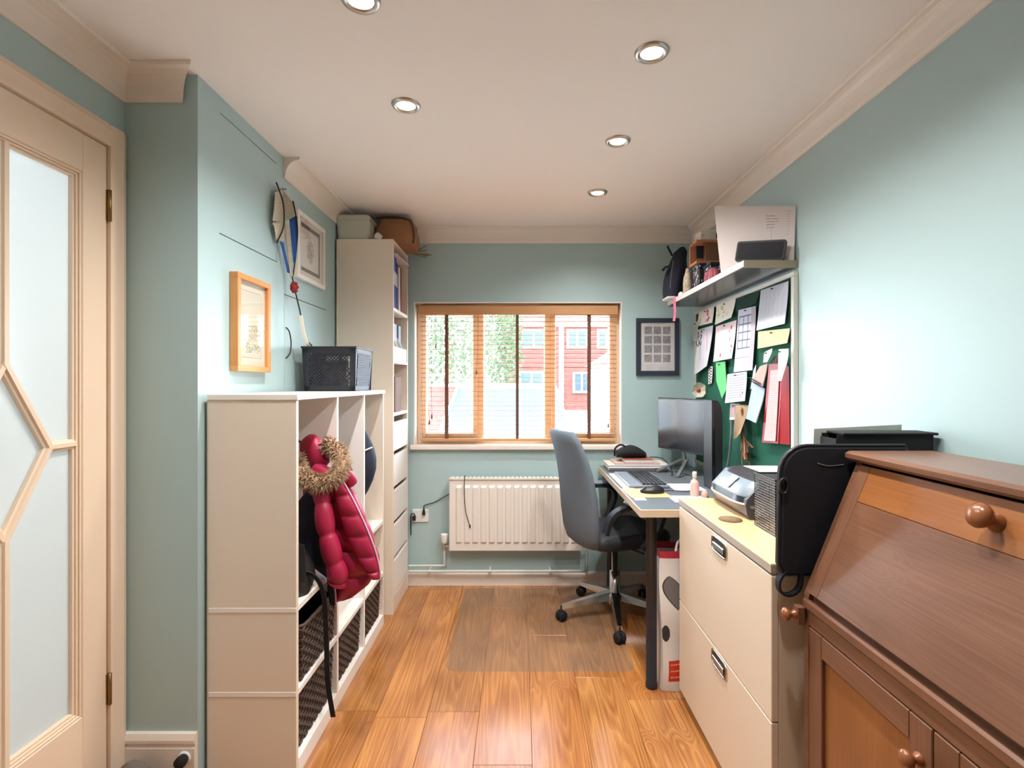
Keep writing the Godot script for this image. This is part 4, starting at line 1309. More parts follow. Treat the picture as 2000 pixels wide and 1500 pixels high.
func filing_cabinet() -> void:
	var xk := 1.155
	var t := thing("filing_cabinet", "wide cream filing cabinet with two drawers and a beech top", "filing cabinet", Vector3((CX + xk) / 2, 0, (CZ0 + CZ1) / 2))
	part(t, "plinth", M.cabinet_edge, Vector3(CX + 0.03, 0.0, CZ0 - 0.01), Vector3(xk - 0.01, 0.035, CZ1 + 0.01), 0.0)
	part(t, "side_panel", M.cabinet_white, Vector3(CX + 0.021, 0.035, CZ0), Vector3(xk, 0.828, CZ0 - 0.018), 0.001)
	part(t, "side_panel", M.cabinet_white, Vector3(CX + 0.021, 0.035, CZ1 + 0.018), Vector3(xk, 0.828, CZ1), 0.001)
	part(t, "back_panel", M.cabinet_white, Vector3(xk - 0.012, 0.035, CZ0 - 0.018), Vector3(xk, 0.828, CZ1 + 0.018), 0.0)
	part(t, "bottom_panel", M.cabinet_white, Vector3(CX + 0.021, 0.035, CZ0 - 0.018), Vector3(xk - 0.012, 0.053, CZ1 + 0.018), 0.0)
	part(t, "under_top", M.cabinet_white, Vector3(CX + 0.021, 0.81, CZ0 - 0.018), Vector3(xk - 0.012, 0.835, CZ1 + 0.018), 0.0)
	part(t, "top_edge", M.cabinet_edge, Vector3(CX - 0.002, 0.836, CZ0 + 0.002), Vector3(xk, 0.861, CZ1 - 0.002), 0.001)
	part(t, "top_board", M.beech, Vector3(CX - 0.001, 0.8605, CZ0 + 0.001), Vector3(xk, CT, CZ1 - 0.001), 0.0006, 2)
	var split := 0.425
	for q in [[0.04, split - 0.002], [split + 0.002, 0.828]]:
		var d := part(t, "drawer_front", M.cabinet_white, Vector3(CX, q[0], CZ0 + 0.001), Vector3(CX + 0.020, q[1], CZ1 - 0.001), 0.002)
		for zz in [CZ0 - 0.03, CZ1 + 0.042]:
			part(d, "drawer_side", M.cabinet_white, Vector3(CX + 0.0205, q[0] + 0.03, zz), Vector3(xk - 0.03, q[1] - 0.08, zz - 0.012), 0.0)
		part(d, "drawer_base", M.cabinet_white, Vector3(CX + 0.0205, q[0] + 0.03, CZ0 - 0.042), Vector3(xk - 0.03, q[0] + 0.04, CZ1 + 0.042), 0.0)
		# inset grip: chrome rim, black plastic well
		var zc := -1.775; var yc: float = q[1] - 0.036
		var st := mb()
		var rim := []
		for k in 33:
			var a := TAU * k / 32.0
			rim.append(Vector3(CX - 0.001, yc + signf(sin(a)) * pow(absf(sin(a)), 0.45) * 0.026, zc + signf(cos(a)) * pow(absf(cos(a)), 0.45) * 0.066))
		tube(st, rim, 0.0035, 7)
		var hd := done(st, "grip", M.chrome, d)
		part(hd, "grip_well", M.black_gloss, Vector3(CX - 0.0015, yc - 0.024, zc + 0.063), Vector3(CX + 0.0005, yc + 0.024, zc - 0.063), 0.0)
		part(hd, "grip_bar", M.chrome, Vector3(CX - 0.005, yc - 0.016, zc + 0.04), Vector3(CX - 0.001, yc + 0.004, zc - 0.055), 0.0015)

# ---------------------------------------------------------------- desk and chair
const DX := 0.527
const DT := 0.81
const DZ0 := -2.23
const DZ1 := -3.425

func desk() -> void:
	var t := thing("office_desk", "grey topped desk with beech edges on round black legs", "desk", Vector3(0.84, 0, (DZ0 + DZ1) / 2))
	var xk := 1.15
	var gm := mat("desk_grey", rgb(104, 112, 120), 0.3)
	part(t, "table_top", M.beech_edge, Vector3(DX, DT - 0.036, DZ0), Vector3(xk, DT - 0.001, DZ1), 0.002, 2)
	part(t, "top_inlay", gm, Vector3(DX + 0.004, DT - 0.002, DZ0 - 0.004), Vector3(xk - 0.003, DT, DZ1 + 0.003), 0.0)
	for q in [[0.592, -2.292], [0.6, -3.36], [1.1, -2.292], [1.1, -3.36]]:
		var st := mb()
		lathe(st, [Vector2(0, 0.0), Vector2(0.024, 0.0), Vector2(0.026, 0.004), Vector2(0.026, 0.022), Vector2(0.0235, 0.024), Vector2(0.0235, DT - 0.042), Vector2(0.04, DT - 0.04), Vector2(0.04, DT - 0.0365), Vector2(0, DT - 0.0365)], at(Vector3(q[0], 0, q[1])), 24)
		done(st, "leg", M.black_leg, t)
	# chair mat
	var mt := mb()
	O = Vector3(0.1, 0, -2.9)
	var ring := rrect(Vector3(0.10, 0.0004, -2.91), 0.455, 0.495, 0.06, 6)
	var top := rrect(Vector3(0.10, 0.0024, -2.91), 0.453, 0.493, 0.06, 6)
	skin(mt, [ring, top], true, true, -1)
	solo(mt, "chair_mat", M.mat_plastic, "translucent plastic chair mat on the wooden floor", "floor mat", O)

func office_chair() -> void:
	var t := thing("office_chair", "grey high-backed swivel chair on a chrome five-star base", "chair", Vector3(0.56, 0.003, -3.0))
	O = Vector3.ZERO
	# base
	var st := mb()
	lathe(st, [Vector2(0, 0.075), Vector2(0.05, 0.075), Vector2(0.055, 0.09), Vector2(0.05, 0.13), Vector2(0.032, 0.15), Vector2(0.030, 0.26), Vector2(0.018, 0.262), Vector2(0.018, 0.42), Vector2(0, 0.42)], at(Vector3.ZERO), 28)
	done(st, "gas_column", M.chrome, t)
	for deg in [168.0, 96.0, 24.0, 312.0, 240.0]:
		var a := deg_to_rad(deg + 18.0)
		var d := Vector3(cos(a), 0, sin(a))
		var sd := Vector3(-sin(a), 0, cos(a))
		st = mb()
		var rings := []
		for k in 7:
			var v := k / 6.0
			var c := d * lerpf(0.035, 0.325, v) + Vector3(0, lerpf(0.122, 0.078, v), 0)
			var w := lerpf(0.030, 0.016, v); var h := lerpf(0.022, 0.011, v)
			rings.append([c + sd * w - Vector3(0, h, 0), c + sd * w * 0.7 + Vector3(0, h, 0), c - sd * w * 0.7 + Vector3(0, h, 0), c - sd * w - Vector3(0, h, 0)])
		skin(st, rings, true, true, -1)
		var lg := done(st, "base_leg", M.chrome, t)
		st = mb()
		var cc := d * 0.325
		for s in [-1.0, 1.0]:
			lathe(st, [Vector2(0, -0.011), Vector2(0.024, -0.011), Vector2(0.0285, -0.005), Vector2(0.0285, 0.005), Vector2(0.024, 0.011), Vector2(0, 0.011)], at(cc + Vector3(0, 0.0285, 0) + sd.rotated(Vector3.UP, 0.5) * s * 0.014, aim(sd.rotated(Vector3.UP, 0.5))), 20)
		bx(st, cc + Vector3(0, 0.05, 0), Vector3(0.024, 0.018, 0.024), 0.004)
		lathe(st, [Vector2(0.006, 0.05), Vector2(0.006, 0.085), Vector2(0, 0.085)], at(cc), 8)
		done(st, "caster", M.dark_rubber, lg)
	# seat
	st = mb()
	bx(st, Vector3(0, 0.43, 0), Vector3(0.22, 0.03, 0.2), 0.01)
	done(st, "seat_plate", M.chair_black, t)
	st = mb()
	var rs := []
	for q in [[0.446, 0.20, 0.19], [0.452, 0.235, 0.225], [0.49, 0.245, 0.235], [0.515, 0.235, 0.225], [0.525, 0.2, 0.19]]:
		rs.append(rrect(Vector3(0.02, q[0], 0), q[1], q[2], 0.09, 6))
	skin(st, rs)
	done(st, "seat", M.chair_black, t)
	# backrest: a curved padded slab, rolled over at the top
	st = mb()
	var rings := []
	var prof := [ # y, x of the front, thickness, half width
		[0.44, -0.190, 0.05, 0.14], [0.46, -0.195, 0.07, 0.19], [0.52, -0.205, 0.075, 0.215], [0.62, -0.215, 0.075, 0.225], [0.74, -0.228, 0.07, 0.225], [0.86, -0.25, 0.065, 0.215], [0.96, -0.28, 0.06, 0.2], [1.03, -0.305, 0.06, 0.185], [1.075, -0.325, 0.055, 0.165], [1.092, -0.34, 0.03, 0.14]]
	for q in prof:
		var ring := []
		for k in 24:
			var a := TAU * k / 24.0
			var u := signf(sin(a)) * pow(absf(sin(a)), 0.55)
			var w := signf(cos(a)) * pow(absf(cos(a)), 0.7)
			ring.append(Vector3(q[1] - q[2] / 2 + w * q[2] / 2 + 0.028 * u * u, q[0], u * q[3]))
		rings.append(ring)
	skin(st, rings)
	done(st, "backrest", M.chair_fabric, t)
	st = mb()
	tube(st, curve([Vector3(-0.03, 0.425, 0), Vector3(-0.15, 0.43, 0), Vector3(-0.215, 0.47, 0), Vector3(-0.235, 0.56, 0)], 14), 0.014, 8)
	done(st, "back_bar", M.chair_black, t)
	for s in [-1.0, 1.0]:
		st = mb()
		ribbon(st, curve([Vector3(-0.19, 0.56, s * 0.25), Vector3(-0.16, 0.66, s * 0.27), Vector3(-0.06, 0.70, s * 0.275), Vector3(0.09, 0.70, s * 0.275), Vector3(0.145, 0.64, s * 0.27), Vector3(0.10, 0.53, s * 0.262), Vector3(0.03, 0.46, s * 0.245)], 32), Vector3(0, 0, 1), 0.045, 0.022)
		var ar := done(st, "armrest", M.chair_black, t)
		st = mb()
		bx(st, Vector3(0.01, 0.722, s * 0.275), Vector3(0.2, 0.022, 0.05), 0.008)
		done(st, "arm_pad", M.silver_plastic, ar)
	st = mb()
	tube(st, [Vector3(0.02, 0.425, 0.1), Vector3(0.06, 0.42, 0.22)], 0.006, 6)
	done(st, "height_lever", M.chair_black, t)
	t.rotation.y = deg_to_rad(18.0)

func radiator() -> void:
	var x0 := -0.457; var x1 := 0.41; var y0 := 0.258; var y1 := 0.735
	var zf := ZB + 0.085
	var t := thing("panel_radiator", "white ribbed panel radiator under the window", "radiator", Vector3((x0 + x1) / 2, y0, zf))
	# pressed front: vertical channels between flat margins
	var n := 15
	var st := mb()
	var m := 0.028
	var pitch := (x1 - x0 - 2 * m) / n
	var secs := [[y0, 0.0], [y0 + 0.045, 0.0], [y0 + 0.06, 1.0], [y1 - 0.062, 1.0], [y1 - 0.046, 0.0], [y1, 0.0]]
	var rows := []
	for s in secs:
		var row := [Vector3(x0, s[0], zf)]
		for k in n:
			var xa := x0 + m + k * pitch
			for q in [[0.0, 0.0], [0.22, 0.0], [0.36, 1.0], [0.86, 1.0], [1.0, 0.0]]:
				row.append(Vector3(xa + q[0] * pitch, s[0], zf + q[1] * s[1] * 0.010))
		row.append(Vector3(x1, s[0], zf))
		rows.append(row)
	for i in rows.size() - 1:
		for k in rows[0].size() - 1:
			quad(st, rows[i][k], rows[i][k + 1], rows[i + 1][k + 1], rows[i + 1][k], Vector3(0, 0, 1))
	bb(st, Vector3(x0, y0, zf - 0.001), Vector3(x1, y1, zf - 0.014), 0.001)
	done(st, "front_panel", M.white_metal, t)
	st = mb()
	bb(st, Vector3(x0, y1 - 0.01, zf + 0.002), Vector3(x1, y1 + 0.004, zf + 0.008), 0.002)
	for k in 30:
		var xa := x0 + 0.01 + k * (x1 - x0 - 0.02) / 30
		bb(st, Vector3(xa, y1 - 0.002, zf - 0.052), Vector3(xa + 0.018, y1 + 0.003, zf + 0.002), 0.0)
	done(st, "top_grille", M.white_metal, t)
	part(t, "side_cover", M.white_metal, Vector3(x0 - 0.003, y0, zf + 0.004), Vector3(x0 - 0.0005, y1 + 0.004, zf - 0.055), 0.001)
	part(t, "side_cover", M.white_metal, Vector3(x1 + 0.0005, y0, zf + 0.004), Vector3(x1 + 0.003, y1 + 0.004, zf - 0.055), 0.001)
	part(t, "back_panel", M.white_metal, Vector3(x0, y0, zf - 0.045), Vector3(x1, y1 - 0.02, zf - 0.055), 0.001)
	for xb in [x0 + 0.15, x1 - 0.15]:
		part(t, "wall_bracket", M.white_metal, Vector3(xb, y0 + 0.05, zf - 0.055), Vector3(xb + 0.03, y1 - 0.05, ZB + 0.0005), 0.0)
	# valve and pipes
	var v := thing("radiator_valve", "white thermostatic valve at the socket end of the radiator", "valve", Vector3(-0.495, 0.20, zf - 0.03))
	var px := -0.497; var pz := zf - 0.03
	st = mb()
	lathe(st, [Vector2(0, 0), Vector2(0.018, 0), Vector2(0.020, 0.01), Vector2(0.025, 0.055), Vector2(0.024, 0.062), Vector2(0.0, 0.064)], at(Vector3(px, 0.30, pz)), 20)
	done(st, "valve_head", M.white_plastic, v)
	st = mb()
	tube(st, [Vector3(px, 0.30, pz), Vector3(px, 0.255, pz)], 0.012, 10)
	tube(st, [Vector3(px, 0.278, pz), Vector3(x0 - 0.004, 0.278, pz)], 0.010, 10)
	done(st, "valve_body", M.chrome, v)
	var pp := thing("heating_pipes", "painted heating pipes running above the skirting under the radiator", "pipes", Vector3(0, 0.1, ZB + 0.03))
	var wz := ZB + 0.014
	st = mb()
	tube(st, [Vector3(px, 0.255, pz), Vector3(px, 0.15, pz)], 0.0075, 10)
	tube(st, [Vector3(px, 0.148, pz), Vector3(TX + 0.005, 0.148, pz)], 0.0075, 10)
	done(st, "flow_pipe", M.wall_pipe, pp)
	st = mb()
	tube(st, [Vector3(TX + 0.005, 0.112, pz), Vector3(0.452, 0.112, pz)], 0.0085, 10)
	tube(st, [Vector3(0.45, 0.108, pz), Vector3(0.45, 0.285, pz)], 0.0075, 10)
	tube(st, [Vector3(0.452, 0.285, pz), Vector3(x1 + 0.004, 0.285, pz)], 0.009, 10)
	done(st, "return_pipe", M.wall_pipe, pp)
	for cxp in [-0.6, -0.2, 0.2]:
		part(pp, "pipe_clip", M.white_plastic, Vector3(cxp, 0.101, pz + 0.003), Vector3(cxp + 0.012, 0.123, ZB + 0.0005), 0.001)
	# stray black cable hanging over the radiator
	O = Vector3(-0.36, 0.45, zf + 0.014)
	st = mb()
	tube(st, curve([Vector3(-0.357, 0.742, zf - 0.02), Vector3(-0.357, 0.748, zf + 0.013), Vector3(-0.36, 0.66, zf + 0.017), Vector3(-0.352, 0.53, zf + 0.016), Vector3(-0.325, 0.43, zf + 0.016)], 24), 0.0025, 6)
	bx(st, Vector3(-0.323, 0.423, zf + 0.017), Vector3(0.01, 0.02, 0.008), 0.002)
	solo(st, "hanging_cable", M.cable_black, "thin black cable hanging down over the radiator front", "cable", O)

# ---------------------------------------------------------------- pinboard and shelf on the desk-side wall
func pin(parent: Node, p: Vector3, m: Material) -> void:
	var st := mb()
	lathe(st, [Vector2(0.0035, 0), Vector2(0.002, 0.004), Vector2(0.0045, 0.008), Vector2(0.0, 0.0095)], at(p, aim(Vector3(-1, 0, 0))), 10)
	done(st, "pin", m, parent)

# corners as (z, y): top left, top right, bottom right, bottom left, left being the window side
func pinned(called: String, label: String, category: String, q: Array, m: Material, off := 0.006, curl := 0.008, wave := 0.0015) -> MeshInstance3D:
	var x := XR - 0.022 - off
	var mid := Vector2.ZERO
	for v in q: mid += Vector2(v[0], v[1]) / q.size()
	O = Vector3(x, mid.y, mid.x)
	var st := mb()
	card(st, Vector3(x, q[0][1], q[0][0]), Vector3(x, q[1][1], q[1][0]), Vector3(x, q[2][1], q[2][0]), Vector3(x, q[3][1], q[3][0]), Vector3(-1, 0, 0), 0.0012, curl, wave)
	var o := solo(st, called, m, label, category, O)
	pin(o, Vector3(x - 0.002 - wave * 2.0, lerpf(q[0][1], q[1][1], 0.5) - 0.012, lerpf(q[0][0], q[1][0], 0.5)), M.black_plastic)
	return o

func pinboard() -> void:
	var z0 := -2.15; var z1 := -3.37; var y0 := 0.84; var y1 := 1.832
	var t := thing("pinboard", "green felt pinboard in a pale frame covered with papers", "pinboard", Vector3(XR, y0, (z0 + z1) / 2))
	part(t, "felt_board", M.pin_felt, Vector3(XR - 0.016, y0 + 0.01, z0 - 0.012), Vector3(XR - 0.002, y1 - 0.01, z1 + 0.012), 0.0)
	var fm := mat("board_frame", rgb(214, 208, 198), 0.4, 0.3)
	part(t, "frame_rail", fm, Vector3(XR - 0.022, y1 - 0.022, z0), Vector3(XR - 0.001, y1, z1), 0.002)
	part(t, "frame_rail", fm, Vector3(XR - 0.022, y0, z0), Vector3(XR - 0.001, y0 + 0.022, z1), 0.002)
	part(t, "frame_rail", fm, Vector3(XR - 0.022, y0 + 0.022, z0), Vector3(XR - 0.001, y1 - 0.022, z0 - 0.022), 0.002)
	part(t, "frame_rail", fm, Vector3(XR - 0.022, y0 + 0.022, z1 + 0.022), Vector3(XR - 0.001, y1 - 0.022, z1), 0.002)
	# printed and drawn papers
	var im := canvas(128, 180, rgb(206, 210, 222))
	for r in 22:
		for c in 6: scribble(im, 8 + c * 19, 14 + r * 7, 16, 5, 1, rgb(132, 136, 160), 0.5)
	rect(im, 4, 4, 120, 1, rgb(150, 154, 170)); rect(im, 4, 120, 120, 1, rgb(220, 160, 170))
	pinned("printed_schedule", "large white printed schedule in the upper near corner of the pinboard", "paper", [[-2.426, 1.80], [-2.18, 1.795], [-2.19, 1.615], [-2.455, 1.613]], mat("print_schedule", Color.WHITE, 0.8, 0, tex(im)))
	im = canvas(120, 220, rgb(208, 208, 222))
	for r in 5:
		rect(im, 10, 24 + r * 28, 96, 4, rgb(92, 96, 128))
	for c in 4:
		rect(im, 10 + c * 31, 24, 4, 116, rgb(92, 96, 128))
	rect(im, 0, 170, 120, 2, rgb(120, 120, 140))
	rect(im, 92, 0, 28, 220, rgb(186, 178, 190))
	pinned("grid_calendar", "tall narrow calendar with a dark blue grid on the pinboard", "calendar", [[-2.668, 1.741], [-2.475, 1.734], [-2.49, 1.424], [-2.71, 1.419]], mat("print_calendar", Color.WHITE, 0.8, 0, tex(im)), 0.008)
	im = canvas(120, 90, rgb(236, 232, 220))
	for k in 26: disc(im, rng.randf_range(8, 60), rng.randf_range(8, 70), 3, 4, [rgb(190, 200, 120), rgb(220, 214, 130), rgb(150, 170, 110)][k % 3])
	disc(im, 80, 60, 12, 8, rgb(244, 214, 196))
	pinned("flower_card", "cream card with yellow green flower painting under the shelf", "card", [[-2.96, 1.81], [-2.70, 1.81], [-2.732, 1.711], [-2.965, 1.699]], mat("print_flower", Color.WHITE, 0.85, 0, tex(im)), 0.010)
	im = canvas(120, 120, rgb(222, 208, 206))
	for k in 14: disc(im, rng.randf_range(10, 110), rng.randf_range(10, 105), 4, 7, [rgb(206, 80, 96), rgb(232, 150, 160), rgb(238, 196, 200)][k % 3])
	rect(im, 18, 0, 14, 80, rgb(244, 206, 214))
	pinned("spotted_drawing", "pinkish child's drawing with red spots pinned above the green pennant", "drawing", [[-2.964, 1.688], [-2.687, 1.692], [-2.712, 1.492], [-2.975, 1.485]], mat("print_spots", Color.WHITE, 0.85, 0, tex(im)), 0.012, 0.012)
	im = canvas(90, 70, rgb(232, 228, 216))
	for k in 10: disc(im, rng.randf_range(40, 66), rng.randf_range(6, 60), 4, 8, [rgb(196, 70, 96), rgb(236, 168, 186)][k % 2])
	for k in 10: disc(im, rng.randf_range(3, 20), rng.randf_range(40, 66), 3, 3, rgb(170, 176, 130))
	pinned("pink_flower_card", "cream card with pink flowers at the window end of the pinboard", "card", [[-3.249, 1.81], [-3.003, 1.81], [-3.003, 1.716], [-3.267, 1.722]], mat("print_pink", Color.WHITE, 0.85, 0, tex(im)), 0.010)
	im = canvas(80, 120, rgb(204, 204, 212))
	for k in 40: disc(im, rng.randf_range(2, 26), rng.randf_range(4, 44), 2, 3, rgb(80, 80, 92))
	for k in 6: disc(im, 52 + k * 2.0, 20 + k * 9.0, 2, 7, rgb(214, 150, 170))
	pinned("long_white_sheet", "long pale sheet with grey and pink marks at the window end of the board", "paper", [[-3.25, 1.70], [-3.0, 1.70], [-3.06, 1.463], [-3.30, 1.41]], mat("print_long", Color.WHITE, 0.85, 0, tex(im)), 0.016, 0.012)
	# green pennant
	var x := XR - 0.036
	O = Vector3(x, 1.38, -2.89)
	var st := mb()
	prism(st, [Vector2(-2.964, 1.481), Vector2(-2.833, 1.481), Vector2(-2.808, 1.33), Vector2(-2.875, 1.275), Vector2(-2.956, 1.371)], Vector3(x, 0, 0), Vector3(x + 0.003, 0, 0), Vector3(0, 0, 1), Vector3(0, 1, 0))
	var gp := solo(st, "green_pennant", mat("pennant", rgb(104, 196, 120), 0.85), "bright green pointed felt pennant on the pinboard", "pennant", O)
	pin(gp, Vector3(x - 0.001, 1.465, -2.9), M.black_plastic)
	im = canvas(128, 96, rgb(212, 212, 220))
	rect(im, 10, 6, 104, 2, rgb(120, 120, 132)); rect(im, 10, 6, 2, 82, rgb(150, 150, 160)); 
	for r in 9: rect(im, 14, 16 + r * 8, 100, 2, rgb(136, 136, 150))
	disc(im, 108, 68, 3, 3, rgb(80, 80, 100)); disc(im, 96, 76, 2, 3, rgb(90, 90, 110))
	pinned("ruled_form", "white ruled form pinned in the middle of the board", "paper", [[-2.785, 1.409], [-2.552, 1.418], [-2.55, 1.272], [-2.80, 1.252]], mat("print_form", Color.WHITE, 0.8, 0, tex(im)), 0.018)
	im = canvas(128, 48, rgb(240, 218, 158))
	rect(im, 62, 0, 2, 48, rgb(226, 200, 138)); scribble(im, 92, 14, 30, 24, 4, rgb(206, 184, 130))
	pinned("yellow_envelope", "wide yellow envelope below the printed schedule", "envelope", [[-2.452, 1.607], [-2.17, 1.593], [-2.178, 1.531], [-2.452, 1.526]], mat("print_yellow", Color.WHITE, 0.85, 0, tex(im)), 0.006, 0.004)
	# red folder hanging open, a list on its face
	var t2 := thing("red_folder", "tall red folder with a pale printed list hanging on the board", "folder", Vector3(XR - 0.05, 1.09, -2.27))
	st = mb()
	card(st, Vector3(XR - 0.034, 1.447, -2.336), Vector3(XR - 0.030, 1.45, -2.228), Vector3(XR - 0.042, 1.097, -2.228), Vector3(XR - 0.042, 1.085, -2.38), Vector3(-1, 0, 0.2), 0.002, 0.004, 0.001)
	var rm := mat("folder_red", rgb(158, 34, 42), 0.45)
	done(st, "front_cover", rm, t2)
	st = mb()
	card(st, Vector3(XR - 0.031, 1.45, -2.227), Vector3(XR - 0.022, 1.43, -2.186), Vector3(XR - 0.022, 1.098, -2.180), Vector3(XR - 0.043, 1.097, -2.227), Vector3(-0.5, 0, 1), 0.002, 0.0, 0.0)
	done(st, "side_gusset", rm, t2)
	im = canvas(48, 256, rgb(214, 176, 174))
	rect(im, 2, 4, 44, 14, rgb(226, 170, 168))
	for r in 28: scribble(im, 5, 26 + r * 8, 38, 5, 1, rgb(150, 104, 106), 0.7)
	st = mb()
	card(st, Vector3(XR - 0.0385, 1.418, -2.312), Vector3(XR - 0.0355, 1.42, -2.242), Vector3(XR - 0.0485, 1.106, -2.242), Vector3(XR - 0.0485, 1.098, -2.347), Vector3(-1, 0, 0.2), 0.0008, 0.004, 0.0)
	done(st, "printed_list", mat("print_list", Color.WHITE, 0.8, 0, tex(im)), t2)
	st = mb()
	tube(st, curve([Vector3(XR - 0.042, 1.447, -2.31), Vector3(XR - 0.03, 1.48, -2.285), Vector3(XR - 0.043, 1.447, -2.255)], 10), 0.003, 6)
	done(st, "hanging_loop", rm, t2)
	# pale blue cloth bag with a striped top
	var t3 := thing("cloth_bag", "pale blue cloth bag with dark stripes hanging beside the red folder", "bag", Vector3(XR - 0.05, 1.18, -2.43))
	st = mb()
	card(st, Vector3(XR - 0.036, 1.365, -2.48), Vector3(XR - 0.036, 1.335, -2.375), Vector3(XR - 0.058, 1.175, -2.372), Vector3(XR - 0.05, 1.185, -2.505), Vector3(-1, 0, 0), 0.004, 0.012, 0.005)
	done(st, "lower_cloth", mat("cloth_blue", rgb(166, 186, 208), 0.9), t3)
	st = mb()
	card(st, Vector3(XR - 0.030, 1.44, -2.43), Vector3(XR - 0.030, 1.45, -2.36), Vector3(XR - 0.040, 1.342, -2.372), Vector3(XR - 0.040, 1.372, -2.482), Vector3(-1, 0, 0), 0.004, 0.004, 0.002)
	done(st, "upper_cloth", mat("cloth_beige", rgb(186, 160, 152), 0.9), t3)
	for dy in [0.0, 0.012]:
		st = mb()
		ribbon(st, [Vector3(XR - 0.052, 1.372 + dy, -2.48), Vector3(XR - 0.052, 1.344 + dy, -2.376)], Vector3(0, 1, 0), 0.005, 0.001)
		done(st, "stripe", M.black_cloth, t3)
	st = mb()
	card(st, Vector3(XR - 0.03, 1.42, -2.50), Vector3(XR - 0.03, 1.45, -2.475), Vector3(XR - 0.034, 1.35, -2.47), Vector3(XR - 0.034, 1.33, -2.51), Vector3(-1, 0, 0), 0.001, 0.006, 0.001)
	done(st, "paper_corner", M.paper, t3)
	# crumpled white scrap by the frame
	pinned("curled_receipt", "curled white receipts pinned at the near edge of the board", "receipt", [[-2.222, 1.507], [-2.153, 1.506], [-2.158, 1.37], [-2.20, 1.37]], M.paper, 0.02, 0.014, 0.007)
	pinned("pale_tag", "small pale tag beside the receipts on the board", "tag", [[-2.34, 1.50], [-2.27, 1.515], [-2.285, 1.455], [-2.33, 1.455]], M.cream_paper, 0.03, 0.01, 0.003)
	im = canvas(64, 64, rgb(150, 136, 136))
	disc(im, 20, 26, 9, 22, rgb(190, 120, 120)); disc(im, 44, 30, 10, 22, rgb(96, 80, 84)); rect(im, 0, 54, 64, 10, rgb(206, 200, 200))
	pinned("small_photograph", "small photograph pinned under the ruled form", "photograph", [[-2.778, 1.25], [-2.662, 1.255], [-2.668, 1.17], [-2.778, 1.162]], mat("print_photo", Color.WHITE, 0.4, 0, tex(im)), 0.006, 0.003)
	pinned("dark_velvet_cloth", "dark green textured cloth pinned under the shelf", "cloth", [[-2.70, 1.805], [-2.445, 1.80], [-2.46, 1.745], [-2.70, 1.735]], M.velvet_dark, 0.004, 0.004, 0.003)
	im = canvas(32, 96, rgb(216, 210, 204))
	for r in 12: rect(im, 4 + (r % 2) * 12, r * 8, 10, 8, rgb(40, 38, 42))
	pinned("patterned_strip", "narrow black and white patterned strip on the board", "strip", [[-3.098, 1.46], [-3.04, 1.462], [-3.04, 1.36], [-3.098, 1.355]], mat("print_strip", Color.WHITE, 0.8, 0, tex(im)), 0.004, 0.003)
	im = canvas(48, 64, rgb(206, 214, 210))
	for r in 6: scribble(im, 6, 6 + r * 9, 36, 7, 1, rgb(150, 164, 160), 0.5)
	pinned("grey_tag", "pale grey green tag at the far end of the board", "tag", [[-3.36, 1.755], [-3.285, 1.76], [-3.285, 1.63], [-3.36, 1.645]], mat("print_grey", Color.WHITE, 0.85, 0, tex(im)), 0.004, 0.008)
	# pale paper flower
	var t4 := thing("paper_flower", "cream paper flower with an orange heart above the monitor", "paper flower", Vector3(XR - 0.09, 1.31, -3.2))
	for k in 7:
		var a := TAU * k / 7.0 + 0.3
		st = mb()
		var c := Vector3(XR - 0.056, 1.318, -3.2)
		var d := Vector3(cos(a), sin(a), 0.25).normalized()
		var s := Vector3(-sin(a), cos(a), 0.0)
		card(st, c + d * 0.008 - s * 0.010, c + d * 0.008 + s * 0.010, c + d * 0.048 + s * 0.020, c + d * 0.048 - s * 0.020, Vector3(0, 0, 1), 0.0015, 0.008, 0.001)
		done(st, "petal", M.cream_paper, t4)
	st = mb()
	lathe(st, [Vector2(0.014, 0), Vector2(0.012, 0.008), Vector2(0, 0.013)], at(Vector3(XR - 0.056, 1.318, -3.197), aim(Vector3(-0.2, 0, 1))), 14)
	done(st, "flower_heart", mat("flower_orange", rgb(206, 104, 60), 0.8), t4)
	st = mb()
	tube(st, [Vector3(XR - 0.056, 1.318, -3.205), Vector3(XR - 0.016, 1.325, -3.21)], 0.003, 6)
	done(st, "wire_stem", M.steel, t4)
	# bunch of dried stems hanging head down
	var t5 := thing("dried_bouquet", "bunch of dried brown stems in torn paper hanging head down on the board", "dried flowers", Vector3(XR - 0.06, 0.97, -2.55))
	st = mb()
	card(st, Vector3(XR - 0.03, 1.25, -2.69), Vector3(XR - 0.03, 1.25, -2.56), Vector3(XR - 0.075, 1.11, -2.50), Vector3(XR - 0.06, 1.07, -2.63), Vector3(-1, 0, 0), 0.002, 0.01, 0.006)
	done(st, "torn_wrapper", mat("wrapper", rgb(176, 150, 122), 0.9), t5)
	for k in 22:
		st = mb()
		var e := Vector3(XR - 0.065 + rng.randf_range(-0.02, 0.025), 0.955 + rng.randf_range(-0.005, 0.10), -2.50 + rng.randf_range(-0.06, 0.035))
		tube(st, [Vector3(XR - 0.045, 1.22 + rng.randf_range(-0.04, 0.02), -2.60 + rng.randf_range(-0.03, 0.02)), Vector3(XR - 0.06, 1.10, -2.555 + rng.randf_range(-0.02, 0.02)), e], [0.0015, 0.002, rng.randf_range(0.003, 0.006)], 5)
		done(st, "dried_stem", M["stem%d" % (k % 3)], t5)

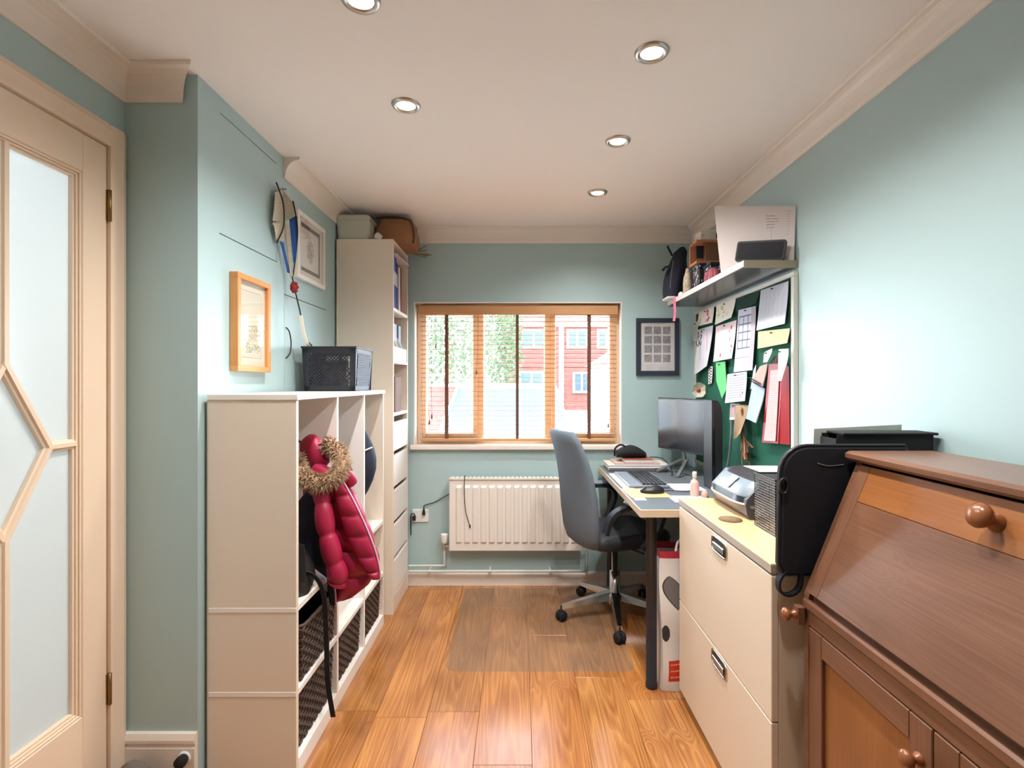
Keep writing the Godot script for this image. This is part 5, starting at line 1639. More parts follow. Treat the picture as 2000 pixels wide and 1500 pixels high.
func wall_shelf() -> void:
	var x0 := 0.944; var z0 := -2.155; var z1 := -3.255; var y0 := 1.846; var y1 := 1.878
	var t := thing("wall_shelf", "dark glossy wall shelf above the pinboard", "shelf", Vector3(XR - 0.1, y0, (z0 + z1) / 2))
	part(t, "board", M.shelf_dark, Vector3(x0 + 0.003, y0, z0 - 0.003), Vector3(XR - 0.001, y1 - 0.001, z1), 0.001)
	part(t, "front_edge", M.shelf_edge, Vector3(x0, y0 + 0.004, z0), Vector3(x0 + 0.003, y1, z1), 0.0008)
	part(t, "end_edge", M.shelf_end, Vector3(x0 + 0.003, y0, z0), Vector3(XR - 0.001, y1, z0 - 0.003), 0.0005)
	var yt := y1 - 0.0005
	# large white envelope leaning at the near end
	var im := canvas(256, 256, rgb(214, 206, 204))
	for r in 5: scribble(im, 170, 40 + r * 13, 40, 9, 1, rgb(120, 112, 116), 0.6)
	for r in 14: rect(im, 182 + (r % 3), 100 + r * 9, 2, 6, rgb(170, 164, 166))
	for r in 10: scribble(im, 232, 20 + r * 12, 12, 8, 1, rgb(150, 146, 150), 0.6)
	O = Vector3(1.05, yt, -2.29)
	var st := mb()
	card(st, Vector3(0.930, 2.205, -2.44), Vector3(1.168, 2.108, -2.163), Vector3(1.160, yt + 0.001, -2.160), Vector3(0.950, yt + 0.001, -2.41), Vector3(-0.8, 0, 0.6), 0.004, 0.0, 0.002)
	solo(st, "large_envelope", mat("print_envelope", Color.WHITE, 0.85, 0, tex(im)), "large white card envelope with grey writing leaning on the shelf", "envelope", O)
	# small dark tablet in front of it
	var t2 := thing("tablet_computer", "small black tablet propped against the white envelope", "tablet", Vector3(1.05, yt, -2.24))
	var a := Vector3(0.985, 0, -2.325); var b := Vector3(1.125, 0, -2.165)
	var e := (b - a).normalized()
	var n := Vector3(-e.z, 0, e.x)
	if n.z < 0: n = -n
	e = e.rotated(n, -0.16 * signf(n.dot(e.cross(Vector3.UP))))
	var up := n.cross(e)
	if up.y < 0: up = -up
	var TB2 := Basis(e, up, e.cross(up))
	var mid := (a + b) / 2 + n * 0.012
	st = mb()
	var hw := a.distance_to(b) / 2
	var poly := []
	for q in [[1.0, 1.0, 0.0], [-1.0, 1.0, 90.0], [-1.0, -1.0, 180.0], [1.0, -1.0, 270.0]]:
		for k in 5:
			var an := deg_to_rad(q[2] + 22.5 * k)
			poly.append(Vector2(q[0] * (hw - 0.01) + cos(an) * 0.01, 0.044 + q[1] * 0.034 + sin(an) * 0.01))
	prism(st, poly, mid + Vector3(0, yt + 0.014, 0) - n * 0.005, mid + Vector3(0, yt + 0.016, 0) + n * 0.005, e, up)
	done(st, "case", M.black_plastic, t2)
	st = mb()
	bx(st, mid + Vector3(0, yt + 0.016, 0) + up * 0.044 + n * 0.0055, Vector3(hw * 2 - 0.016, 0.072, 0.001), 0.0, TB2)
	done(st, "screen_glass", M.grey_screen, t2)
	# navy drawstring bag at the far end
	var t3 := thing("navy_bag", "navy cloth drawstring bag slumped at the far end of the shelf", "bag", Vector3(0.97, yt, -3.18))
	st = mb()
	var rings := []
	for j in 12:
		var v := j / 11.0
		var ring := []
		var r := 0.072 * (1.0 - 0.28 * v) * (0.8 + 0.25 * sin(PI * minf(1.0, v + 0.15)))
		if j == 11: r *= 0.45
		for k in 22:
			var an := TAU * k / 22.0
			var wob := 1.0 + 0.09 * sin(an * 4.0 + v * 4.0) + 0.05 * sin(an * 9.0)
			ring.append(Vector3(0.965 + 0.045 * v * v, yt + 0.012 + 0.305 * v, -3.18) + Vector3(cos(an) * r * wob, 0.01 * sin(an) * v, sin(an) * r * wob * 0.85))
		rings.append(ring)
	skin(st, rings)
	done(st, "body", M.navy, t3)
	st = mb()
	ribbon(st, [Vector3(0.945, yt + 0.27, -3.16), Vector3(0.925, yt + 0.30, -3.15), Vector3(0.912, yt + 0.328, -3.15)], Vector3(0, 0, 1), 0.012, 0.01)
	done(st, "strap_end", M.navy, t3)
	st = mb()
	tube(st, [Vector3(0.915, yt + 0.20, -3.14), Vector3(0.893, yt + 0.192, -3.135), Vector3(0.878, yt + 0.172, -3.135)], [0.006, 0.007, 0.009], 8)
	done(st, "toggle", M.black_plastic, t3)
	st = mb()
	tube(st, curve([Vector3(0.918, yt + 0.06, -3.115), Vector3(0.925, yt + 0.15, -3.112), Vector3(0.94, yt + 0.23, -3.12)], 12), 0.0015, 5)
	done(st, "seam", M.grey_plastic, t3)
	part(t3, "base_cloth", M.paper, Vector3(0.902, yt, -3.12), Vector3(1.0, yt + 0.014, -3.23), 0.004)
	# pink ribbon hanging from the shelf edge
	O = Vector3(0.94, 1.74, -3.12)
	st = mb()
	ribbon(st, curve([Vector3(0.972, yt + 0.004, -3.09), Vector3(0.942, yt + 0.004, -3.09), Vector3(0.938, 1.84, -3.09), Vector3(0.940, 1.79, -3.088), Vector3(0.934, 1.735, -3.09)], 20), Vector3(0.7, 0, 0.7), 0.016, 0.0015)
	solo(st, "pink_ribbon", mat("ribbon_pink", rgb(206, 110, 142), 0.7), "pink ribbon hanging from the window end of the shelf", "ribbon", O)
	# cream bottle and a small white figure
	O = Vector3(0.985, yt, -2.99)
	st = mb()
	lathe(st, [Vector2(0, 0.0), Vector2(0.026, 0.0), Vector2(0.028, 0.01), Vector2(0.027, 0.07), Vector2(0.024, 0.10), Vector2(0.015, 0.13), Vector2(0.011, 0.148), Vector2(0.012, 0.152), Vector2(0, 0.153)], at(O), 20)
	solo(st, "ceramic_bottle", mat("bottle_cream", Color.WHITE, 0.5, 0, speckle(rgb(216, 206, 184), rgb(150, 132, 108), 0.03, 61, 128), Vector3(2, 12, 1)), "cream mottled ceramic bottle on the shelf edge", "bottle", O)
	O = Vector3(0.965, yt, -3.05)
	st = mb()
	lathe(st, [Vector2(0, 0.0), Vector2(0.016, 0.0), Vector2(0.018, 0.008), Vector2(0.015, 0.02), Vector2(0.008, 0.026), Vector2(0, 0.028)], at(O), 16)
	solo(st, "white_pebble", M.white_plastic, "small rounded white ornament beside the cream bottle", "ornament", O)
	# patterned boxes
	im = canvas(64, 64, rgb(30, 30, 42))
	for k in 30: rect(im, rng.randf_range(0, 54), rng.randf_range(0, 60), rng.randf_range(4, 14), 3, rgb(224, 220, 224))
	var pm := mat("pattern_black", Color.WHITE, 0.6, 0, tex(im), Vector3(9, 9, 1))
	im = canvas(64, 64, rgb(120, 24, 44))
	for k in 40: disc(im, rng.randf_range(3, 60), rng.randf_range(3, 60), 3, 3, [rgb(214, 96, 110), rgb(224, 170, 176), rgb(60, 14, 30)][k % 3])
	var pr := mat("pattern_red", Color.WHITE, 0.7, 0, tex(im), Vector3(9, 9, 1))
	var b1 := thing("patterned_box", "black and white patterned box behind the cream bottle", "box", Vector3(1.06, yt, -2.9))
	part(b1, "body", pm, Vector3(1.0, yt, -2.84), Vector3(1.13, yt + 0.125, -2.97), 0.002)
	part(b1, "lid", pm, Vector3(0.996, yt + 0.1255, -2.836), Vector3(1.134, yt + 0.150, -2.974), 0.002)
	var b2 := thing("striped_box", "small dark striped box between the patterned box and red pouch", "box", Vector3(1.06, yt, -2.75))
	part(b2, "body", pm, Vector3(1.01, yt, -2.70), Vector3(1.12, yt + 0.105, -2.80), 0.002)
	part(b2, "lid", M.navy, Vector3(1.007, yt + 0.1055, -2.697), Vector3(1.123, yt + 0.122, -2.803), 0.002)
	var b3 := thing("red_pouch", "red spotted cloth pouch near the shelf edge", "pouch", Vector3(1.0, yt, -2.66))
	st = mb()
	rings = []
	for j in 7:
		var v := j / 6.0
		var ring := []
		for k in 20:
			var an := TAU * k / 20.0
			var r := 0.05 * sqrt(maxf(0.02, 1.0 - v * v * 0.9)) * (1.0 + 0.08 * sin(an * 3.0 + v * 6.0))
			ring.append(Vector3(1.0 + cos(an) * r * 0.8, yt + 0.001 + 0.075 * v, -2.645 + sin(an) * r * 1.4))
		rings.append(ring)
	skin(st, rings)
	done(st, "body", pr, b3)
	st = mb()
	tube(st, [Vector3(0.985, yt + 0.07, -2.70), Vector3(1.0, yt + 0.078, -2.64), Vector3(1.01, yt + 0.07, -2.59)], 0.004, 6)
	done(st, "zip", M.navy, b3)
	# open brown box lying on the patterned box, a little white box on top
	var b4 := thing("brown_box", "open brown wooden box lying on its side on the patterned box", "box", Vector3(1.06, yt + 0.151, -2.9))
	var wm := mat("box_wood", rgb(186, 128, 90), 0.6)
	var wy := yt + 0.151
	part(b4, "wall", wm, Vector3(0.985, wy, -2.845), Vector3(1.125, wy + 0.014, -2.965), 0.001)
	part(b4, "wall", wm, Vector3(0.985, wy + 0.116, -2.845), Vector3(1.125, wy + 0.13, -2.965), 0.001)
	part(b4, "wall", wm, Vector3(1.111, wy + 0.014, -2.845), Vector3(1.125, wy + 0.116, -2.965), 0.001)
	part(b4, "wall", wm, Vector3(0.985, wy + 0.014, -2.953), Vector3(1.111, wy + 0.116, -2.965), 0.001)
	part(b4, "side_board", mat("box_side", rgb(122, 84, 58), 0.6), Vector3(1.035, wy + 0.014, -2.845), Vector3(1.111, wy + 0.116, -2.853), 0.001)
	part(b4, "dark_label", M.navy, Vector3(0.990, wy + 0.03, -2.86), Vector3(1.03, wy + 0.10, -2.866), 0.001)
	im = canvas(96, 48, rgb(226, 222, 212))
	scribble(im, 8, 14, 34, 20, 2, rgb(70, 68, 70), 0.7)
	var b5 := thing("white_box", "small white printed carton on top of the brown box", "box", Vector3(1.07, wy + 0.131, -2.9))
	part(b5, "body", mat("carton", rgb(218, 210, 196), 0.7), Vector3(1.01, wy + 0.131, -2.85), Vector3(1.13, wy + 0.183, -2.95), 0.002)
	part(b5, "lid_flap", M.paper, Vector3(1.006, wy + 0.176, -2.846), Vector3(1.13, wy + 0.1835, -2.954), 0.001)
	O = b5.position
	st = mb()
	card(st, Vector3(1.012, wy + 0.174, -2.8485), Vector3(1.06, wy + 0.174, -2.8485), Vector3(1.06, wy + 0.134, -2.8485), Vector3(1.012, wy + 0.134, -2.8485), Vector3(0, 0, 1), 0.0008)
	done(st, "print_label", mat("carton_print", Color.WHITE, 0.7, 0, tex(im)), b5)
	part(b5, "dark_mark", M.navy, Vector3(1.095, wy + 0.14, -2.8475), Vector3(1.115, wy + 0.168, -2.85), 0.0)

# ---------------------------------------------------------------- pictures
# e: direction of the picture's width, n: out of the wall; c: middle on the wall
func framed(called: String, label: String, c: Vector3, e: Vector3, n: Vector3, w: float, h: float, bar: float, depth: float, fm: Material, art: Texture2D, sunk := 0.012) -> void:
	var t := thing(called, label, "picture", c - Vector3(0, h / 2, 0))
	var B := Basis(e, Vector3.UP, n)
	if B.determinant() < 0: B = Basis(-e, Vector3.UP, n)
	var off := n * (depth / 2 + 0.001)
	for q in [[0.0, h / 2 - bar / 2, w, bar, 0], [0.0, -h / 2 + bar / 2, w, bar, 0], [w / 2 - bar / 2, 0.0, bar, h - 2 * bar, 1], [-w / 2 + bar / 2, 0.0, bar, h - 2 * bar, 1]]:
		var st := mb()
		bx(st, c + off + B * Vector3(q[0], q[1], 0), Vector3(q[2], q[3], depth), 0.0015, B, q[4], Vector2(rng.randf(), rng.randf()))
		done(st, "frame_bar", fm, t)
	var st2 := mb()
	var iw := w / 2 - bar; var ih := h / 2 - bar
	var o2 := n * (depth - sunk)
	var r := B.x
	card(st2, c + o2 - r * iw + Vector3(0, ih, 0), c + o2 + r * iw + Vector3(0, ih, 0), c + o2 + r * iw - Vector3(0, ih, 0), c + o2 - r * iw - Vector3(0, ih, 0), n, 0.003, 0.0, 0.0, 1, 1)
	done(st2, "print", mat("print_" + called, Color.WHITE, 0.85, 0, art), t)
	var st3 := mb()
	bx(st3, c + n * (depth - sunk + 0.006), Vector3(iw * 2, ih * 2, 0.002), 0.0, B)
	done(st3, "pane", M.glass, t)

func pictures() -> void:
	# beech frame
	var im := canvas(200, 300, rgb(222, 214, 196))
	rect(im, 26, 30, 148, 2, rgb(150, 134, 96)); rect(im, 26, 268, 148, 2, rgb(150, 134, 96)); rect(im, 26, 30, 2, 238, rgb(150, 134, 96)); rect(im, 172, 30, 2, 240, rgb(150, 134, 96))
	rect(im, 30, 34, 140, 232, rgb(212, 208, 190))
	for k in 300: disc(im, rng.randf_range(60, 164), rng.randf_range(150, 250), 4, 3, [rgb(160, 170, 148), rgb(186, 180, 150), rgb(136, 150, 136), rgb(206, 190, 160)][k % 4])
	framed("wooden_framed_picture", "small picture in a deep beech frame above the locker unit", Vector3(XL, 1.592, -2.04), Vector3(0, 0, 1), Vector3(1, 0, 0), 0.255, 0.373, 0.022, 0.032, M.picture_wood, tex(im), 0.016)
	# white frame with a dark mount band
	im = canvas(220, 220, rgb(226, 222, 216))
	for q in [[24, 18, 172, 16], [24, 186, 172, 14], [182, 18, 14, 182]]: rect(im, q[0], q[1], q[2], q[3], rgb(74, 66, 60))
	for k in 420:
		var a := rng.randf() * TAU
		var r := rng.randf_range(6, 42)
		disc(im, 104 + cos(a + r * 0.16) * r * 0.8, 112 + sin(a + r * 0.16) * r * 1.15, 1.6, 1.6, [rgb(96, 104, 92), rgb(140, 160, 140), rgb(60, 64, 60)][k % 3])
	framed("white_framed_print", "swirling grey green print in a white frame beside the kite", Vector3(XL, 2.035, -2.628), Vector3(0, 0, 1), Vector3(1, 0, 0), 0.345, 0.33, 0.022, 0.022, M.white_metal, tex(im), 0.008)
	# dark frame on the window wall
	im = canvas(240, 320, rgb(206, 202, 204))
	for r in 4:
		for c in 3:
			var x0 := 26 + c * 66; var y0 := 26 + r * 62
			rect(im, x0, y0, 54, 50, rgb(124, 120, 126))
			for k in 46: rect(im, x0 + rng.randi_range(2, 46), y0 + rng.randi_range(2, 44), rng.randi_range(2, 7), rng.randi_range(2, 5), [rgb(76, 72, 80), rgb(168, 164, 170), rgb(98, 94, 100)][k % 3])
	for r in 3: scribble(im, 40, 280 + r * 10, 160, 8, 1, rgb(176, 172, 176), 0.8)
	framed("dark_framed_print", "dark framed print of twelve small grey pictures beside the window", Vector3(0.9315, 1.606, ZB), Vector3(1, 0, 0), Vector3(0, 0, 1), 0.287, 0.384, 0.03, 0.02, mat("frame_dark", rgb(44, 50, 66), 0.4), tex(im), 0.008)

func kite() -> void:
	var x := XL + 0.03
	var t := thing("cloth_kite", "cream cloth kite with blue streamers and a red bow hung on the wall", "kite", Vector3(XL, 1.56, -2.38))
	var V := func(z: float, y: float, o := 0.0) -> Vector3: return Vector3(x + o, y, z)
	var cm := mat("kite_cream", Color.WHITE, 0.9, 0, speckle(rgb(214, 206, 184), rgb(170, 160, 138), 0.04, 71, 128), Vector3(2, 2, 1))
	var bm := mat("kite_blue", rgb(40, 84, 160), 0.8)
	var W := func(px: float, py: float, z := -2.325) -> Vector3: return Vector3(px, py, z)
	for q in [
		[V.call(-2.225, 2.19, -0.01), V.call(-2.30, 2.23, -0.01), W.call(-1.066, 2.09), V.call(-2.205, 2.06, -0.01)],
		[W.call(-1.072, 2.236), W.call(-1.033, 2.185, -2.335), W.call(-1.026, 2.12, -2.34), W.call(-1.064, 2.095)],
		[V.call(-2.205, 2.055, -0.01), W.call(-1.066, 2.085), V.call(-2.31, 2.0, -0.01), V.call(-2.24, 1.99, -0.012)],
		[W.call(-1.066, 2.085), W.call(-1.045, 2.08, -2.33), W.call(-1.032, 1.85, -2.34), W.call(-1.044, 1.845, -2.335)]]:
		var st := mb()
		card(st, q[0], q[1], q[2], q[3], Vector3(0.5, 0, 1), 0.0015, 0.0, 0.003)
		done(st, "sail_panel", cm, t)
	for q in [[W.call(-1.052, 2.125, -2.34), W.call(-1.018, 2.125, -2.35), W.call(-1.022, 1.93, -2.35), W.call(-1.034, 1.91, -2.345)], [V.call(-2.27, 1.99, -0.01), V.call(-2.30, 1.99, -0.005), W.call(-1.048, 1.86, -2.335), W.call(-1.056, 1.865, -2.33)]]:
		var st := mb()
		card(st, q[0], q[1], q[2], q[3], Vector3(0.5, 0, 1), 0.0015, 0.0, 0.003)
		done(st, "blue_streamer", bm, t)
	for q in [[V.call(-2.24, 2.24, -0.01), V.call(-2.275, 2.16, 0.004), V.call(-2.28, 2.06, 0.004), V.call(-2.245, 1.975, -0.01)], [V.call(-2.20, 2.045, -0.005), W.call(-1.062, 2.097, -2.318), W.call(-1.026, 2.135, -2.33)], [W.call(-1.074, 2.25), W.call(-1.060, 2.08, -2.32), W.call(-1.038, 1.84, -2.33)], [W.call(-1.030, 2.19, -2.332), W.call(-1.016, 2.08, -2.345), W.call(-1.022, 1.98, -2.35), W.call(-1.034, 1.85, -2.342)]]:
		var st := mb()
		tube(st, curve(q, 14), 0.0032, 6)
		done(st, "spar", M.cable_black if q.size() > 3 else cm, t)
	var st2 := mb()
	for k in 7:
		var a := TAU * k / 7.0
		lathe(st2, [Vector2(0, -0.004), Vector2(0.009, 0.0), Vector2(0.010, 0.004), Vector2(0, 0.009)], at(Vector3(-1.030 + cos(a) * 0.011, 1.80 + sin(a) * 0.018, -2.345), aim(Vector3(cos(a) * 0.6, sin(a) * 0.6, 1))), 8)
	lathe(st2, [Vector2(0, -0.004), Vector2(0.012, 0.0), Vector2(0.012, 0.008), Vector2(0, 0.013)], at(Vector3(-1.030, 1.80, -2.343), aim(Vector3(0, 0, 1))), 10)
	done(st2, "red_bow", mat("bow_red", rgb(150, 40, 46), 0.8), t)
	st2 = mb()
	tube(st2, curve([W.call(-1.038, 1.85, -2.34), W.call(-1.030, 1.80, -2.345), W.call(-1.024, 1.75, -2.36), W.call(-1.014, 1.68, -2.375), W.call(-1.012, 1.62, -2.39), W.call(-1.005, 1.57, -2.41), W.call(-0.985, 1.538, -2.435)], 30), 0.0032, 6)
	done(st2, "tail_cord", M.cable_black, t)
	st2 = mb()
	ribbon(st2, curve([W.call(-1.012, 1.675, -2.372), W.call(-1.010, 1.62, -2.386), W.call(-1.006, 1.57, -2.406), W.call(-1.0, 1.538, -2.43)], 12), Vector3(1, 0, 0), 0.016, 0.004)
	done(st2, "tail_ribbon", M.cream_paper, t)
	st2 = mb()
	lathe(st2, [Vector2(0.004, 0), Vector2(0.003, 0.02), Vector2(0.006, 0.032), Vector2(0, 0.034)], at(Vector3(XL + 0.0005, 2.235, -2.31), aim(Vector3(1, 0, 0))), 10)
	done(st2, "wall_peg", M.steel, t)

# ---------------------------------------------------------------- coat with the fur hood
func coat() -> void:
	var zc := -2.052
	var t := thing("puffer_coat", "pink quilted puffer coat with a fur trimmed hood hanging in the locker unit", "coat", Vector3(-0.75, 0.5, zc))
	# outline read down the body: y, left x, right x
	var prof := [[1.005, -0.845, -0.700], [0.975, -0.86, -0.685], [0.93, -0.862, -0.665], [0.86, -0.862, -0.635], [0.78, -0.855, -0.60], [0.70, -0.835, -0.575], [0.66, -0.80, -0.562], [0.618, -0.748, -0.560], [0.55, -0.738, -0.60], [0.515, -0.736, -0.645], [0.497, -0.730, -0.69]]
	var rings := []
	var n := 70
	for j in n + 1:
		var f := float(j) / n * (prof.size() - 1)
		var k := mini(int(f), prof.size() - 2)
		var w := f - k
		var y: float = lerpf(prof[k][0], prof[k + 1][0], w)
		var xa: float = lerpf(prof[k][1], prof[k + 1][1], w)
		var xb: float = lerpf(prof[k][2], prof[k + 1][2], w)
		var puff := pow(absf(sin(PI * (1.0 - (y - 0.5) / 0.5) * 5.0)), 0.5)
		var th := (0.034 + 0.022 * puff) * (0.6 if j == 0 or j == n else 1.0)
		var ring := []
		for q in 30:
			var a := TAU * q / 30.0
			var hw := (xb - xa) / 2 * (0.97 + 0.03 * puff)
			var cx := signf(cos(a)) * pow(absf(cos(a)), 0.8)
			ring.append(Vector3((xa + xb) / 2 + cx * hw, y + 0.018 * cos(a) * (0.5 - absf(sin(a)) * 0.3), zc + signf(sin(a)) * pow(absf(sin(a)), 0.8) * th * (1.0 + 0.12 * sin(a * 5.0 + y * 20.0))))
		rings.append(ring)
	var st := mb()
	skin(st, rings)
	done(st, "body", M.coat_pink, t)
	# overlapping front panel on the open side
	st = mb()
	rings = []
	var edge := [[0.99, -0.735, -0.690], [0.93, -0.72, -0.655], [0.85, -0.70, -0.615], [0.77, -0.672, -0.580], [0.69, -0.635, -0.552], [0.63, -0.600, -0.540], [0.60, -0.572, -0.540]]
	for j in 49:
		var f := j / 48.0 * (edge.size() - 1)
		var k := mini(int(f), edge.size() - 2)
		var w := f - k
		var y: float = lerpf(edge[k][0], edge[k + 1][0], w)
		var xa: float = lerpf(edge[k][1], edge[k + 1][1], w); var xb: float = lerpf(edge[k][2], edge[k + 1][2], w)
		var puff := pow(absf(sin(PI * j / 48.0 * 6.0)), 0.5)
		var ring := []
		for q in 18:
			var a := TAU * q / 18.0
			ring.append(Vector3((xa + xb) / 2 + cos(a) * (xb - xa) / 2, y, zc + 0.062 + sin(a) * (0.014 + 0.013 * puff)))
		rings.append(ring)
	skin(st, rings)
	var fp := done(st, "front_panel", M.coat_pink, t)
	st = mb()
	var pipe := []
	for q in edge: pipe.append(Vector3(q[2] + 0.001, q[0], zc + 0.068))
	tube(st, curve(pipe, 24), 0.0035, 6)
	done(st, "piping", M.coat_piping, fp)
	# lining of the near flap, turned out
	st = mb()
	rings = []
	var lin := [[0.955, -0.815, -0.795], [0.90, -0.862, -0.785], [0.84, -0.885, -0.772], [0.76, -0.878, -0.762], [0.68, -0.84, -0.748], [0.63, -0.785, -0.732], [0.602, -0.750, -0.727], [0.56, -0.748, -0.716], [0.50, -0.735, -0.712]]
	for j in 25:
		var f := j / 24.0 * (lin.size() - 1)
		var k := mini(int(f), lin.size() - 2)
		var w := f - k
		var y: float = lerpf(lin[k][0], lin[k + 1][0], w)
		var xa: float = lerpf(lin[k][1], lin[k + 1][1], w); var xb: float = lerpf(lin[k][2], lin[k + 1][2], w)
		var ring := []
		for q in 16:
			var a := TAU * q / 16.0
			ring.append(Vector3((xa + xb) / 2 + cos(a) * (xb - xa) / 2, y, zc + 0.058 + sin(a) * 0.010 + 0.004 * sin(y * 40.0)))
		rings.append(ring)
	skin(st, rings)
	var ln := done(st, "lining", M.coat_lining, t)
	st = mb()
	pipe = []
	for q in lin: pipe.append(Vector3(q[2] + 0.003, q[0], zc + 0.07))
	tube(st, curve(pipe, 24), 0.0035, 6)
	done(st, "piping", M.coat_piping, ln)
	# sleeve: quilted tube
	st = mb()
	var path := curve([Vector3(-0.775, 0.985, zc + 0.05), Vector3(-0.755, 0.90, zc + 0.085), Vector3(-0.735, 0.80, zc + 0.10), Vector3(-0.708, 0.70, zc + 0.105), Vector3(-0.69, 0.625, zc + 0.10), Vector3(-0.695, 0.60, zc + 0.095)], 70)
	var rad := []
	for j in path.size():
		var v := float(j) / (path.size() - 1)
		var puff := pow(absf(sin(PI * v * 4.5 + 0.25)), 0.4)
		rad.append((0.024 + 0.011 * puff) * (1.0 + 0.12 * v) * (0.6 if v > 0.97 else 1.0))
	tube(st, path, rad, 20)
	done(st, "sleeve", M.coat_pink, t)
	# hood
	st = mb()
	rings = []
	for j in 11:
		var v := j / 10.0
		var ring := []
		var r := 0.068 * sin(PI * (0.12 + 0.80 * v))
		for q in 22:
			var a := TAU * q / 22.0
			ring.append(Vector3(-0.835, 1.062, zc) + Vector3(-0.045 + 0.12 * v + cos(a) * r * 0.35, sin(a) * r * 1.15 + 0.03 * (1.0 - v), cos(a) * r * 0.8))
		rings.append(ring)
	skin(st, rings)
	done(st, "hood", M.coat_pink, t)
	st = mb()
	tube(st, curve([Vector3(-0.80, 1.02, zc + 0.03), Vector3(-0.74, 0.995, zc + 0.05), Vector3(-0.69, 0.99, zc + 0.02), Vector3(-0.68, 0.96, zc)], 14), 0.032, 14)
	done(st, "collar", M.coat_pink, t)
	# fur edging: a roll covered with fine tufts
	var fur := curve([Vector3(-0.865, 1.08, zc + 0.045), Vector3(-0.848, 1.03, zc + 0.085), Vector3(-0.80, 0.995, zc + 0.105), Vector3(-0.745, 0.985, zc + 0.105), Vector3(-0.700, 1.010, zc + 0.085), Vector3(-0.690, 1.055, zc + 0.055), Vector3(-0.720, 1.10, zc + 0.03), Vector3(-0.775, 1.125, zc + 0.015)], 40)
	st = mb()
	tube(st, fur, 0.022, 12)
	var fu := done(st, "fur_trim", M.fur, t)
	st = mb()
	for k in 2200:
		var i := rng.randi_range(0, fur.size() - 2)
		var p: Vector3 = fur[i].lerp(fur[i + 1], rng.randf())
		var d: Vector3 = (fur[i + 1] - fur[i]).normalized()
		var o := Vector3(rng.randfn(), rng.randfn(), rng.randfn())
		o = (o - d * o.dot(d)).normalized()
		var tip := p + o * rng.randf_range(0.032, 0.05) + d * rng.randf_range(-0.02, 0.02) + Vector3(0, -0.008, 0)
		var s := d * 0.0028
		var b0 := p + o * 0.018
		tri(st, b0 - s, b0 + s, tip, o.cross(d), Vector2(rng.randf(), rng.randf()), Vector2(rng.randf(), rng.randf()), Vector2(rng.randf(), rng.randf()))
	done(st, "fur_tufts", M.fur, fu).set_meta("kind", "stuff")
	st = mb()
	tube(st, curve([Vector3(-0.87, 1.12, zc), Vector3(-0.95, 1.18, zc + 0.03), Vector3(-1.006, 1.19, -1.95)], 10), 0.004, 6)
	done(st, "hanging_loop", M.coat_lining, t)

